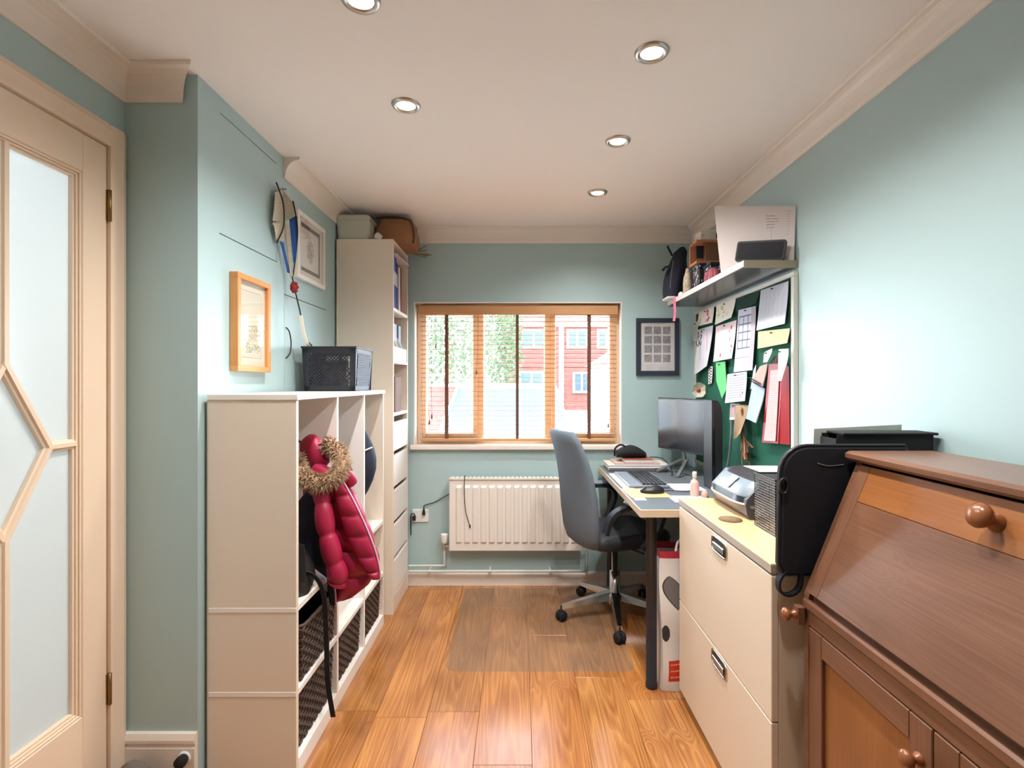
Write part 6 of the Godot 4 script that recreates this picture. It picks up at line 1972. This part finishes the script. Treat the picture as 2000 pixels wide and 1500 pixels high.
# ---------------------------------------------------------------- on the filing cabinet
func cabinet_top() -> void:
	var y := CT + 0.0005
	# printer
	var z0 := -1.858; var z1 := -2.195
	var t := thing("inkjet_printer", "dark grey inkjet printer with a silver control panel on the filing cabinet", "printer", Vector3(0.97, y, (z0 + z1) / 2))
	var prof := [Vector2(0.838, y), Vector2(1.135, y), Vector2(1.135, 1.006), Vector2(0.92, 1.006), Vector2(0.885, 1.000), Vector2(0.826, 0.936), Vector2(0.822, 0.914), Vector2(0.828, 0.880)]
	var st := mb()
	prism(st, prof, Vector3(0, 0, z0), Vector3(0, 0, z1), Vector3(1, 0, 0), Vector3(0, 1, 0))
	done(st, "body", mat("printer_grey", rgb(74, 74, 80), 0.4), t)
	# lower bowl, bulging forward with rounded ends
	st = mb()
	var rings := []
	for q in [[y, 0.845, 0.02], [0.878, 0.830, 0.012], [0.905, 0.806, 0.0], [0.914, 0.803, 0.0]]:
		var ring := []
		for k in 25:
			var u := k / 24.0
			var b := 1.0 - pow(absf(u * 2.0 - 1.0), 5.0)
			ring.append(Vector3(lerpf(q[1] + 0.035, q[1], b), q[0], lerpf(z0 - q[2] + 0.001, z1 + q[2] - 0.001, u)))
		ring.append(Vector3(0.90, q[0], z1 + q[2] - 0.001)); ring.append(Vector3(0.90, q[0], z0 - q[2] + 0.001))
		rings.append(ring)
	skin(st, rings, true, true, -1)
	done(st, "lower_case", mat("printer_low", rgb(132, 130, 134), 0.4), t)
	var curvy := func(y2: float, xx: float, inset: float) -> Array:
		var out := []
		for k in 21:
			var u := k / 20.0
			var b := 1.0 - pow(absf(u * 2.0 - 1.0), 5.0)
			out.append(Vector3(lerpf(xx + 0.03, xx, b), y2, lerpf(z0 - inset, z1 + inset, u)))
		return out
	st = mb()
	tube(st, curvy.call(0.917, 0.802, 0.004), 0.0035, 8)
	done(st, "rim", M.white_metal, t)
	st = mb()
	skin(st, [curvy.call(0.918, 0.8045, 0.004), curvy.call(0.942, 0.812, 0.004)], false, false, 1)
	done(st, "output_slot", mat("printer_slot", rgb(34, 44, 50), 0.25), t)
	st = mb()
	skin(st, [curvy.call(0.942, 0.811, 0.006), curvy.call(0.950, 0.812, 0.006), curvy.call(0.975, 0.838, 0.006), curvy.call(0.994, 0.866, 0.008)], false, false, 1)
	done(st, "control_panel", M.silver_plastic, t)
	st = mb()
	skin(st, [curvy.call(0.994, 0.866, 0.006), curvy.call(1.006, 0.885, 0.006), curvy.call(1.0085, 0.91, 0.006), curvy.call(1.0085, 1.10, 0.006)], false, false, 1)
	done(st, "scanner_lid", mat("printer_lid", rgb(46, 44, 50), 0.45), t)
	# small screen with its icon
	var im := canvas(48, 40, rgb(206, 214, 222))
	disc(im, 18, 24, 8, 11, rgb(250, 250, 252)); disc(im, 31, 14, 8, 6, rgb(240, 236, 248)); rect(im, 0, 0, 3, 40, rgb(60, 64, 70)); scribble(im, 6, 4, 30, 30, 5, rgb(128, 134, 146), 0.3)
	st = mb()
	var zm := -2.02
	card(st, Vector3(0.855, 0.996, zm - 0.036), Vector3(0.855, 0.996, zm + 0.030), Vector3(0.812, 0.957, zm + 0.030), Vector3(0.812, 0.957, zm - 0.036), Vector3(-1, 1, 0), 0.002)
	done(st, "display_panel", mat("printer_icon", Color.WHITE, 0.3, 0, tex(im)), t)
	O = Vector3(1.03, 1.010, -2.06)
	st = mb()
	card(st, Vector3(0.95, 1.010, -2.17), Vector3(1.10, 1.010, -2.17), Vector3(1.10, 1.010, -1.99), Vector3(0.95, 1.010, -1.99), Vector3(0, 1, 0), 0.0012, 0.0, 0.0005)
	solo(st, "loose_sheet", M.cream_paper, "pale loose sheet lying on the printer lid", "paper", O)
	# wire mesh organiser
	var m0 := -1.652; var m1 := -1.80
	var t2 := thing("mesh_organiser", "silver wire mesh desk organiser between printer and laptop bag", "organiser", Vector3(0.97, y, (m0 + m1) / 2))
	var xa := 0.828; var xb := 1.12; var yt := 1.045
	for f in [[Vector3(xa, 0, m0), Vector3(xa, 0, m1)], [Vector3(xb, 0, m0), Vector3(xb, 0, m1)], [Vector3(xa, 0, m0), Vector3(xb, 0, m0)], [Vector3(xa, 0, m1), Vector3(xb, 0, m1)]]:
		var a: Vector3 = f[0]; var b: Vector3 = f[1]
		var L := a.distance_to(b)
		st = mb()
		var nv := int(L / 0.0085)
		var e := (b - a) / L
		for k in nv + 1:
			bx(st, a.lerp(b, float(k) / nv) + Vector3(0, (y + yt) / 2, 0), Vector3(0.0018, yt - y - 0.004, 0.0018), 0.0)
		for k in 20:
			var yy := y + 0.006 + k * (yt - y - 0.012) / 19.0
			bx(st, (a + b) / 2 + Vector3(0, yy, 0), e.abs() * (L - 0.002) + Vector3(0.002, 0.0018, 0.002), 0.0)
		done(st, "mesh_side", M.steel, t2)
		st = mb()
		tube(st, [a + Vector3(0, yt, 0), b + Vector3(0, yt, 0)], 0.0035, 8)
		done(st, "rim_wire", M.black_plastic, t2)
		st = mb()
		tube(st, [a + Vector3(0, y + 0.003, 0), b + Vector3(0, y + 0.003, 0)], 0.0028, 8)
		done(st, "rim_wire", M.black_plastic, t2)
	part(t2, "base_plate", M.black_plastic, Vector3(xa + 0.002, y, m0 - 0.002), Vector3(xb - 0.002, y + 0.002, m1 + 0.002), 0.0)
	part(t2, "inner_tray", M.black_plastic, Vector3(xa + 0.006, y + 0.02, m0 - 0.02), Vector3(xb - 0.004, yt - 0.02, m1 + 0.02), 0.0)
	# cork coaster
	O = Vector3(0.768, y, -1.862)
	st = mb()
	lathe(st, [Vector2(0, 0), Vector2(0.04, 0), Vector2(0.041, 0.002), Vector2(0.04, 0.004), Vector2(0, 0.004)], at(O), 36)
	solo(st, "cork_coaster", mat("cork", Color.WHITE, 0.9, 0, speckle(rgb(150, 122, 92), rgb(84, 64, 48), 0.1, 81, 128), Vector3(4, 40, 1)), "round brown cork coaster in front of the printer", "coaster", O)
	# black file box with papers behind it
	var t3 := thing("file_box", "black file box standing behind the bureau top", "box", Vector3(1.02, y, -1.46))
	part(t3, "front", M.black_cloth, Vector3(0.885, y, -1.425), Vector3(1.15, 1.215, -1.428), 0.001)
	part(t3, "back", M.black_cloth, Vector3(0.885, y, -1.497), Vector3(1.15, 1.215, -1.5), 0.001)
	part(t3, "side", M.black_cloth, Vector3(0.882, y, -1.425), Vector3(0.885, 1.205, -1.5), 0.0)
	part(t3, "side", M.black_cloth, Vector3(1.150, y, -1.425), Vector3(1.153, 1.215, -1.5), 0.0)
	part(t3, "lid", M.black_cloth, Vector3(0.90, 1.215, -1.42), Vector3(1.165, 1.222, -1.502), 0.002)
	O = Vector3(1.0, y, -1.53)
	st = mb()
	card(st, Vector3(0.872, 1.225, -1.515), Vector3(1.13, 1.238, -1.512), Vector3(1.13, y + 0.001, -1.52), Vector3(0.862, y + 0.001, -1.522), Vector3(0, 0, 1), 0.006, 0.0, 0.001)
	solo(st, "card_folder", mat("folder_mint", rgb(196, 206, 196), 0.7), "pale card folder standing behind the black file box", "folder", O)
	# laptop bag wedged between cabinet and bureau
	var t4 := thing("laptop_bag", "black padded laptop bag wedged between filing cabinet and bureau", "bag", Vector3(0.9, 0.84, -1.388))
	var zb := -1.388; var th := 0.015
	var poly := []
	var xl := 0.700; var xr := 1.09; var yb := 0.842; var ytop := 1.192
	for k in 7:
		var a := PI / 2 * k / 6.0
		poly.append(Vector2(xl + 0.075 - sin(a) * 0.072, ytop - 0.075 + cos(a) * 0.075))
	poly.append(Vector2(xl - 0.002, yb + 0.03)); poly.append(Vector2(xl + 0.012, yb)); poly.append(Vector2(xr, yb)); poly.append(Vector2(xr, ytop - 0.05)); poly.append(Vector2(xr - 0.05, ytop))
	st = mb()
	var inner := []
	var mid := Vector2((xl + xr) / 2, (yb + ytop) / 2)
	for q in poly: inner.append(mid + (q - mid) * 0.955)
	var rg := []
	for q in [[inner, -th], [poly, -th * 0.55], [poly, th * 0.55], [inner, th]]:
		var ring := []
		for p in q[0]: ring.append(Vector3(p.x, p.y, zb + q[1]))
		rg.append(ring)
	skin(st, rg, true, true, -1)
	done(st, "body", M.bag_navy, t4)
	st = mb()
	var pts := []
	for k in range(11, 24):
		var q: Vector2 = poly[k % poly.size()]
		if k % poly.size() <= 8 or k % poly.size() == 11: pts.append(Vector3(q.x, q.y, zb + th * 0.6))
	tube(st, pts, 0.0045, 7)
	done(st, "zip", M.black_plastic, t4)
	st = mb()
	tube(st, curve([Vector3(0.80, 1.145, zb + th + 0.001), Vector3(0.83, 1.138, zb + th + 0.001), Vector3(0.87, 1.142, zb + th + 0.001)], 10), 0.0012, 5)
	done(st, "stitching", M.grey_plastic, t4)
	st = mb()
	var clip := []
	for k in 17:
		var a := TAU * k / 16.0
		clip.append(Vector3(0.708 + cos(a) * 0.011, 1.085 + sin(a) * 0.020, zb + th * 0.9 + 0.006))
	tube(st, clip, 0.0035, 7)
	done(st, "strap_clip", M.black_plastic, t4)
	st = mb()
	var loop := curve([Vector3(0.728, 0.895, zb + 0.006), Vector3(0.722, 0.862, zb + 0.006), Vector3(0.700, 0.828, zb + 0.006), Vector3(0.704, 0.798, zb + 0.006), Vector3(0.727, 0.789, zb + 0.006), Vector3(0.752, 0.804, zb + 0.006), Vector3(0.760, 0.838, zb + 0.006), Vector3(0.752, 0.895, zb + 0.006)], 30)
	ribbon(st, loop, Vector3(0, 0, 1), 0.02, 0.006)
	done(st, "shoulder_strap", M.bag_navy, t4)

# ---------------------------------------------------------------- on the desk
func desk_top() -> void:
	var y := DT + 0.0005
	# monitor
	var t := thing("desktop_monitor", "black flat monitor turned to the chair on a silver stand", "monitor", Vector3(0.98, y, -3.1))
	var a := Vector3(0.897, 0, -3.32); var b := Vector3(1.061, 0, -2.895)
	var e := (b - a).normalized()
	var n := Vector3(e.z, 0, -e.x)
	if n.x > 0: n = -n
	var B := Basis(e, Vector3.UP, e.cross(Vector3.UP))
	var w := a.distance_to(b)
	var c := (a + b) / 2 + Vector3(0, 1.106, 0)
	var h := 0.325
	var st := mb()
	bx(st, c - n * 0.013, Vector3(w, h, 0.022), 0.004, B)
	done(st, "case", M.black_plastic, t)
	st = mb()
	bx(st, c - n * 0.0015, Vector3(w - 0.012, h - 0.022, 0.002), 0.0, B)
	done(st, "screen_panel", M.grey_screen, t)
	st = mb()
	bx(st, c - n * 0.035 - Vector3(0, 0.03, 0), Vector3(w * 0.6, h * 0.6, 0.03), 0.012, B)
	done(st, "rear_housing", M.black_plastic, t)
	st = mb()
	var foot := c - Vector3(0, 1.106, 0)
	for s in [-1.0, 1.0]:
		tube(st, [foot - n * 0.02 + Vector3(0, 0.98, 0), foot - n * 0.03 + Vector3(0, y + 0.05, 0) + e * s * 0.01], 0.009, 8)
	done(st, "stand_neck", M.steel, t)
	for s in [-1.0, 1.0]:
		st = mb()
		ribbon(st, [foot - n * 0.03 + Vector3(0, y + 0.085, 0) + e * s * 0.02, foot + n * 0.10 + e * s * 0.10 + Vector3(0, y + 0.007, 0)], e, 0.024, 0.008)
		done(st, "stand_leg", M.steel, t)
	st = mb()
	bx(st, foot - n * 0.05 + Vector3(0, y + 0.004, 0), Vector3(0.16, 0.007, 0.06), 0.002, B)
	done(st, "stand_base", M.steel, t)
	# slim tower beside it
	var t2 := thing("computer_tower", "slim black computer tower with rounded top beside the monitor", "computer", Vector3(1.0, y, -2.73))
	st = mb()
	var prof := [Vector2(0.990, y), Vector2(1.045, y), Vector2(1.045, 1.18)]
	for k in 6:
		var an := PI / 2 * k / 5.0
		prof.append(Vector2(1.045 - 0.035 * (1.0 - cos(an)), 1.18 + 0.092 * sin(an)))
	prof.append(Vector2(0.990, 1.272))
	prism(st, prof, Vector3(0, 0, -2.63), Vector3(0, 0, -2.745), Vector3(1, 0, 0), Vector3(0, 1, 0))
	done(st, "case", M.black_plastic, t2)
	part(t2, "front_strip", M.black_gloss, Vector3(0.992, y + 0.01, -2.6285), Vector3(1.006, 1.262, -2.631), 0.001)
	# grey cable rising behind
	O = Vector3(1.1, y, -2.7)
	st = mb()
	tube(st, curve([Vector3(1.10, y + 0.006, -2.70), Vector3(1.10, 0.90, -2.71), Vector3(1.12, 1.0, -2.72), Vector3(1.13, 1.12, -2.725), Vector3(1.128, 1.16, -2.725)], 24), 0.006, 8)
	solo(st, "grey_cable", M.cable_grey, "thick grey cable rising behind the computer tower", "cable", O)
	# mouse mat, mouse
	O = Vector3(0.62, y, -2.56)
	st = mb()
	bx(st, Vector3(0.633, y + 0.0015, -2.56), Vector3(0.20, 0.003, 0.21), 0.0012, Basis(Vector3.UP, 0.05), 0)
	solo(st, "mouse_mat", M.beech, "pale wood mouse mat near the desk edge", "mouse mat", O)
	var t3 := thing("computer_mouse", "black computer mouse on the pale mat", "mouse", Vector3(0.665, y + 0.0035, -2.56))
	st = mb()
	var rings := []
	for q in [[0.0, 1.0], [0.012, 1.05], [0.022, 0.9], [0.030, 0.62], [0.034, 0.25]]:
		var ring := []
		for k in 26:
			var an := TAU * k / 26.0
			ring.append(Vector3(0.665 + cos(an) * 0.058 * q[1], y + 0.0035 + q[0] * (1.0 + 0.15 * cos(an)), -2.56 + sin(an) * 0.036 * q[1]))
		rings.append(ring)
	skin(st, rings)
	done(st, "shell", M.black_plastic, t3)
	st = mb()
	lathe(st, [Vector2(0, -0.004), Vector2(0.009, -0.004), Vector2(0.009, 0.004), Vector2(0, 0.004)], at(Vector3(0.69, y + 0.032, -2.56), aim(Vector3(0, 0, 1))), 14)
	done(st, "scroll_wheel", M.grey_plastic, t3)
	st = mb()
	tube(st, curve([Vector3(0.722, y + 0.010, -2.56), Vector3(0.78, y + 0.005, -2.60), Vector3(0.84, y + 0.005, -2.58), Vector3(0.90, y + 0.005, -2.62)], 20), 0.002, 6)
	done(st, "lead", M.cable_black, t3)
	# keyboard
	var t4 := thing("computer_keyboard", "silver keyboard with black keys in front of the monitor", "keyboard", Vector3(0.68, y, -2.88))
	part(t4, "case", M.silver_plastic, Vector3(0.575, y, -2.68), Vector3(0.79, y + 0.016, -3.10), 0.004)
	st = mb()
	for r in 6:
		for k in 20:
			bx(st, Vector3(0.655 + r * 0.0215, y + 0.0195, -2.693 - k * 0.0208), Vector3(0.0175, 0.008, 0.0175), 0.0015)
	done(st, "keys", M.black_plastic, t4).set_meta("kind", "stuff")
	# sheets under and beside the keyboard
	for q in [[0.545, 0.60, -2.40, -3.12, "long white sheet sticking out under the keyboard"], [0.80, 0.96, -2.62, -2.80, "white sheet lying beside the keyboard under the tower's cable"], [0.72, 0.90, -2.36, -2.50, "translucent plastic sleeve lying beside the mouse mat"]]:
		O = Vector3((q[0] + q[1]) / 2, y, (q[2] + q[3]) / 2)
		st = mb()
		card(st, Vector3(q[0], y + 0.001, q[3]), Vector3(q[1], y + 0.001, q[3]), Vector3(q[1], y + 0.001, q[2]), Vector3(q[0], y + 0.001, q[2]), Vector3(0, 1, 0), 0.0008)
		solo(st, "paper_sheet", M.paper, q[4], "paper", O)
	# pump bottle and a small round pot
	var t5 := thing("pump_bottle", "small pink lotion bottle with white cap on the desk", "bottle", Vector3(0.857, y, -2.50))
	st = mb()
	lathe(st, [Vector2(0, 0), Vector2(0.019, 0), Vector2(0.021, 0.004), Vector2(0.021, 0.062), Vector2(0.016, 0.075), Vector2(0.009, 0.08), Vector2(0.009, 0.088), Vector2(0, 0.088)], at(t5.position), 22)
	done(st, "bottle_body", mat("lotion", rgb(226, 182, 168), 0.3), t5)
	st = mb()
	lathe(st, [Vector2(0, 0.0885), Vector2(0.011, 0.0885), Vector2(0.011, 0.112), Vector2(0.009, 0.118), Vector2(0, 0.118)], at(t5.position), 18)
	done(st, "cap", M.lotion_cap, t5)
	O = Vector3(0.895, y, -2.47)
	st = mb()
	lathe(st, [Vector2(0, 0), Vector2(0.014, 0), Vector2(0.017, 0.01), Vector2(0.016, 0.022), Vector2(0.010, 0.03), Vector2(0, 0.031)], at(O), 18)
	solo(st, "lip_balm", mat("balm", rgb(222, 164, 150), 0.4), "small round peach pot beside the lotion bottle", "pot", O)
	# stack of books and papers at the far end, black pouch on it
	var yy := y
	for q in [[0.56, 0.93, -3.20, -3.40, 0.022, rgb(60, 64, 76), "dark slate folder at the bottom of the stack on the desk"], [0.555, 0.94, -3.18, -3.40, 0.018, rgb(224, 216, 210), "white paper pad in the stack on the desk"], [0.60, 0.88, -3.19, -3.39, 0.010, rgb(206, 180, 172), "thin pinkish booklet in the stack on the desk"], [0.66, 0.84, -3.20, -3.37, 0.022, rgb(168, 92, 74), "red brown notebook on top of the stack on the desk"]]:
		var t6 := thing("stacked_book", q[6], "book", Vector3((q[0] + q[1]) / 2, yy, (q[2] + q[3]) / 2), "stack at the window end of the desk")
		var bm := mat("stack" + str(yy), q[5], 0.7)
		part(t6, "cover", bm, Vector3(q[0], yy, q[2]), Vector3(q[1], yy + 0.002, q[3]), 0.0005)
		part(t6, "cover", bm, Vector3(q[0], yy + q[4] - 0.002, q[2]), Vector3(q[1], yy + q[4], q[3]), 0.0005)
		part(t6, "pages", M.paper, Vector3(q[0] + 0.003, yy + 0.002, q[2] - 0.003), Vector3(q[1] - 0.003, yy + q[4] - 0.002, q[3] + 0.003), 0.0)
		yy += q[4] + 0.0004
	var t7 := thing("black_pouch", "black padded pouch with a wrist loop lying on the stacked books", "pouch", Vector3(0.69, yy, -3.29))
	st = mb()
	rings = []
	for j in 9:
		var v := j / 8.0
		var ring := []
		var hgt := 0.034 * sin(PI * (0.15 + 0.75 * v)) + 0.006
		for k in 18:
			var an := TAU * k / 18.0
			ring.append(Vector3(lerpf(0.625, 0.81, v), yy + hgt + sin(an) * hgt * 0.98 + 0.0015, -3.285 + cos(an) * 0.06 * sin(PI * (0.2 + 0.65 * v))))
		rings.append(ring)
	skin(st, rings)
	done(st, "body", M.black_cloth, t7)
	st = mb()
	tube(st, curve([Vector3(0.70, yy + 0.055, -3.27), Vector3(0.65, yy + 0.085, -3.262), Vector3(0.612, yy + 0.06, -3.265), Vector3(0.61, yy + 0.012, -3.27)], 16), 0.006, 8)
	done(st, "wrist_loop", M.black_cloth, t7)
	O = Vector3(1.0, y, -3.2)
	st = mb()
	tube(st, curve([Vector3(0.83, yy + 0.008, -3.25), Vector3(0.90, yy + 0.004, -3.22), Vector3(0.935, y + 0.03, -3.16), Vector3(0.92, y + 0.006, -3.08), Vector3(0.90, y + 0.006, -3.02)], 22), 0.003, 6)
	solo(st, "black_lead", M.cable_black, "black lead curling from the pouch to the monitor", "cable", O)

func under_desk() -> void:
	# carrier bag
	var t := thing("carrier_bag", "white carrier bag with a red band and a leaf print beside the desk leg", "bag", Vector3(0.78, 0.0, -2.35))
	var im := canvas(256, 512, rgb(226, 222, 218))
	rect(im, 0, 0, 256, 26, rgb(176, 40, 64))
	for r in 120:
		var v := r / 119.0
		var hw := 34.0 * sin(PI * pow(v, 0.8)) + 2.0
		var cx := 38.0 + v * 26.0
		for x in range(int(cx - hw), int(cx + hw)):
			var edge := absf(x - cx) > hw - 4.0
			im.set_pixel(clampi(x, 0, 255), 92 + r, rgb(46, 44, 48) if edge or (x * 3 + r * 2) % 9 < 4 else rgb(150, 144, 140))
	rect(im, 22, 400, 84, 74, rgb(206, 62, 36))
	for k in 3: scribble(im, 30, 408 + k * 22, 68, 16, 1, rgb(240, 190, 160), 0.6)
	disc(im, 14, 300, 16, 30, rgb(50, 48, 52))
	var bm := mat("carrier", Color.WHITE, 0.45, 0, tex(im))
	var st := mb()
	var cols := 16; var rows := 20
	var P := func(i: int, j: int, back: float) -> Vector3:
		var u := float(i) / cols; var v := float(j) / rows
		var sag := 0.006 * sin(u * 9.0 + v * 7.0) + 0.005 * sin(v * 13.0 + u * 3.0)
		return Vector3(lerpf(0.628, 0.93, u) + 0.006 * sin(v * 6.0) , 0.612 * v + 0.001, lerpf(-2.265, -2.43, back) + (sag + 0.014 * sin(PI * v) - 0.018 * v) * (1.0 - 2.0 * back))
	for j in rows:
		for i in cols:
			st.set_smooth_group(1)
			var u0 := float(i) / cols; var u1 := float(i + 1) / cols; var v0 := 1.0 - float(j) / rows; var v1 := 1.0 - float(j + 1) / rows
			quad(st, P.call(i, j, 0.0), P.call(i + 1, j, 0.0), P.call(i + 1, j + 1, 0.0), P.call(i, j + 1, 0.0), Vector3(0, 0, 1), [Vector2(u0, v0), Vector2(u1, v0), Vector2(u1, v1), Vector2(u0, v1)])
			st.set_smooth_group(2)
			quad(st, P.call(i, j, 1.0), P.call(i + 1, j, 1.0), P.call(i + 1, j + 1, 1.0), P.call(i, j + 1, 1.0), Vector3(0, 0, -1), [Vector2(u0, v0), Vector2(u1, v0), Vector2(u1, v1), Vector2(u0, v1)])
	st.set_smooth_group(-1)
	for j in rows:
		var v0 := 1.0 - float(j) / rows; var v1 := 1.0 - float(j + 1) / rows
		var uu := [Vector2(0.9, v0), Vector2(0.95, v0), Vector2(0.95, v1), Vector2(0.9, v1)]
		quad(st, P.call(0, j, 0.0), P.call(0, j, 1.0), P.call(0, j + 1, 1.0), P.call(0, j + 1, 0.0), Vector3(-1, 0, 0), uu)
		quad(st, P.call(cols, j, 0.0), P.call(cols, j, 1.0), P.call(cols, j + 1, 1.0), P.call(cols, j + 1, 0.0), Vector3(1, 0, 0), uu)
	done(st, "bag_body", bm, t)
	st = mb()
	tube(st, curve([Vector3(0.70, 0.60, -2.29), Vector3(0.72, 0.655, -2.30), Vector3(0.80, 0.66, -2.31), Vector3(0.83, 0.60, -2.29)], 14), 0.006, 7)
	done(st, "handle", M.paper, t)
	# dark rucksack on the floor
	var t2 := thing("dark_rucksack", "dark navy rucksack on the floor under the desk", "rucksack", Vector3(0.92, 0.0, -2.62))
	st = mb()
	var rings := []
	for j in 12:
		var v := j / 11.0
		var s := 0.8 + 0.2 * sin(PI * minf(1.0, v * 0.9 + 0.1))
		var ring := rrect(Vector3(0.93, 0.002 + 0.46 * v, -2.62), 0.18 * s * (1.0 - 0.35 * v * v), 0.14 * s * (1.0 - 0.3 * v * v), 0.07, 5)
		for k in ring.size(): ring[k] += Vector3(sin(k * 1.1 + v * 5.0), 0, cos(k * 1.7 + v * 4.0)) * 0.006
		rings.append(ring)
	skin(st, rings)
	done(st, "body", M.navy_cloth, t2)
	st = mb()
	rings = []
	for j in 7:
		var v := j / 6.0
		rings.append(rrect(Vector3(0.765, 0.03 + 0.2 * v, -2.62), 0.03 * sin(PI * (0.2 + 0.6 * v)) + 0.015, 0.09, 0.02, 4))
	skin(st, rings)
	done(st, "front_pocket", M.black_cloth, t2)
	st = mb()
	ribbon(st, curve([Vector3(0.93, 0.45, -2.56), Vector3(0.93, 0.50, -2.59), Vector3(0.93, 0.50, -2.65), Vector3(0.93, 0.45, -2.68)], 14), Vector3(1, 0, 0), 0.025, 0.006)
	done(st, "grab_handle", M.black_cloth, t2)

func small_fittings() -> void:
	# double socket with a plug
	var t := thing("wall_socket", "white double wall socket beside the radiator", "socket", Vector3(-0.665, 0.42, ZB))
	part(t, "face_plate", M.white_plastic, Vector3(-0.722, 0.425, ZB + 0.010), Vector3(-0.612, 0.512, ZB + 0.0005), 0.003)
	for x in [-0.69, -0.645]:
		part(t, "rocker_switch", M.white_plastic, Vector3(x, 0.49, ZB + 0.013), Vector3(x + 0.012, 0.506, ZB + 0.010), 0.001)
	var p := thing("black_plug", "black plug with a thin lead in the wall socket", "plug", Vector3(-0.635, 0.44, ZB + 0.02))
	var st := mb()
	skin(st, [rrect(Vector3(-0.640, 0.478, ZB + 0.021), 0.010, 0.010, 0.004), rrect(Vector3(-0.640, 0.497, ZB + 0.021), 0.009, 0.009, 0.004), rrect(Vector3(-0.640, 0.522, ZB + 0.019), 0.004, 0.004, 0.002)], true, true, -1)
	done(st, "plug_body", M.black_plastic, p)
	st = mb()
	tube(st, curve([Vector3(-0.640, 0.522, ZB + 0.019), Vector3(-0.635, 0.54, ZB + 0.015), Vector3(-0.57, 0.56, ZB + 0.01), Vector3(-0.50, 0.60, ZB + 0.02), Vector3(-0.43, 0.64, ZB + 0.02)], 24), 0.003, 6)
	done(st, "lead", M.cable_black, p)
	var p2 := thing("corner_plug", "dark plug with a curled lead at the bookcase end of the socket", "plug", Vector3(-0.72, 0.45, ZB + 0.02))
	st = mb()
	skin(st, [rrect(Vector3(-0.705, 0.442, ZB + 0.022), 0.011, 0.011, 0.004), rrect(Vector3(-0.705, 0.47, ZB + 0.022), 0.011, 0.011, 0.004)], true, true, -1)
	done(st, "plug_body", M.black_plastic, p2)
	st = mb()
	tube(st, curve([Vector3(-0.70, 0.47, ZB + 0.022), Vector3(-0.705, 0.488, ZB + 0.03), Vector3(-0.725, 0.478, ZB + 0.03), Vector3(-0.728, 0.43, ZB + 0.02), Vector3(-0.728, 0.34, ZB + 0.012)], 20), 0.0035, 6)
	done(st, "lead", M.cable_black, p2)
	# door stop on the skirting of the step
	var d := thing("door_stop", "round black rubber door stop on the skirting by the locker unit", "door stop", Vector3(-1.115, 0.1, ZP + 0.02))
	st = mb()
	lathe(st, [Vector2(0.022, 0), Vector2(0.022, 0.004), Vector2(0, 0.004)], at(Vector3(-1.115, 0.112, ZP + 0.0185), aim(Vector3(0, 0, 1))), 20)
	done(st, "back_plate", M.white_plastic, d)
	st = mb()
	lathe(st, [Vector2(0.016, 0.004), Vector2(0.019, 0.02), Vector2(0.018, 0.03), Vector2(0, 0.033)], at(Vector3(-1.115, 0.112, ZP + 0.0185), aim(Vector3(0, 0, 1))), 20)
	done(st, "rubber_tip", M.dark_rubber, d)
	# bowed pull on the painted hatch
	O = Vector3(XL, 1.47, -2.40)
	st = mb()
	tube(st, curve([Vector3(XL + 0.001, 1.62, -2.375), Vector3(XL + 0.012, 1.60, -2.385), Vector3(XL + 0.014, 1.55, -2.40), Vector3(XL + 0.012, 1.50, -2.392), Vector3(XL + 0.001, 1.475, -2.372)], 18), 0.003, 6)
	solo(st, "hatch_pull", M.cable_black, "thin bowed dark pull on the painted hatch beside the crate", "handle", O)
	# grey cloth bundle on the floor against the step
	O = Vector3(-1.235, 0.0, -1.635)
	st = mb()
	var rings := []
	for j in 9:
		var v := j / 8.0
		var ring := []
		for k in 22:
			var a := TAU * k / 22.0
			var r := 0.06 * sqrt(maxf(0.01, 1.0 - v * v * 0.97)) * (1.0 + 0.12 * sin(a * 3.0 + v * 4.0))
			ring.append(O + Vector3(cos(a) * r * 1.15, 0.002 + 0.15 * v, sin(a) * r * 0.9))
		rings.append(ring)
	skin(st, rings)
	solo(st, "cloth_bundle", mat("cloth_grey", rgb(120, 112, 106), 0.9), "grey cloth bundle on the floor between door and step", "cloth", O)
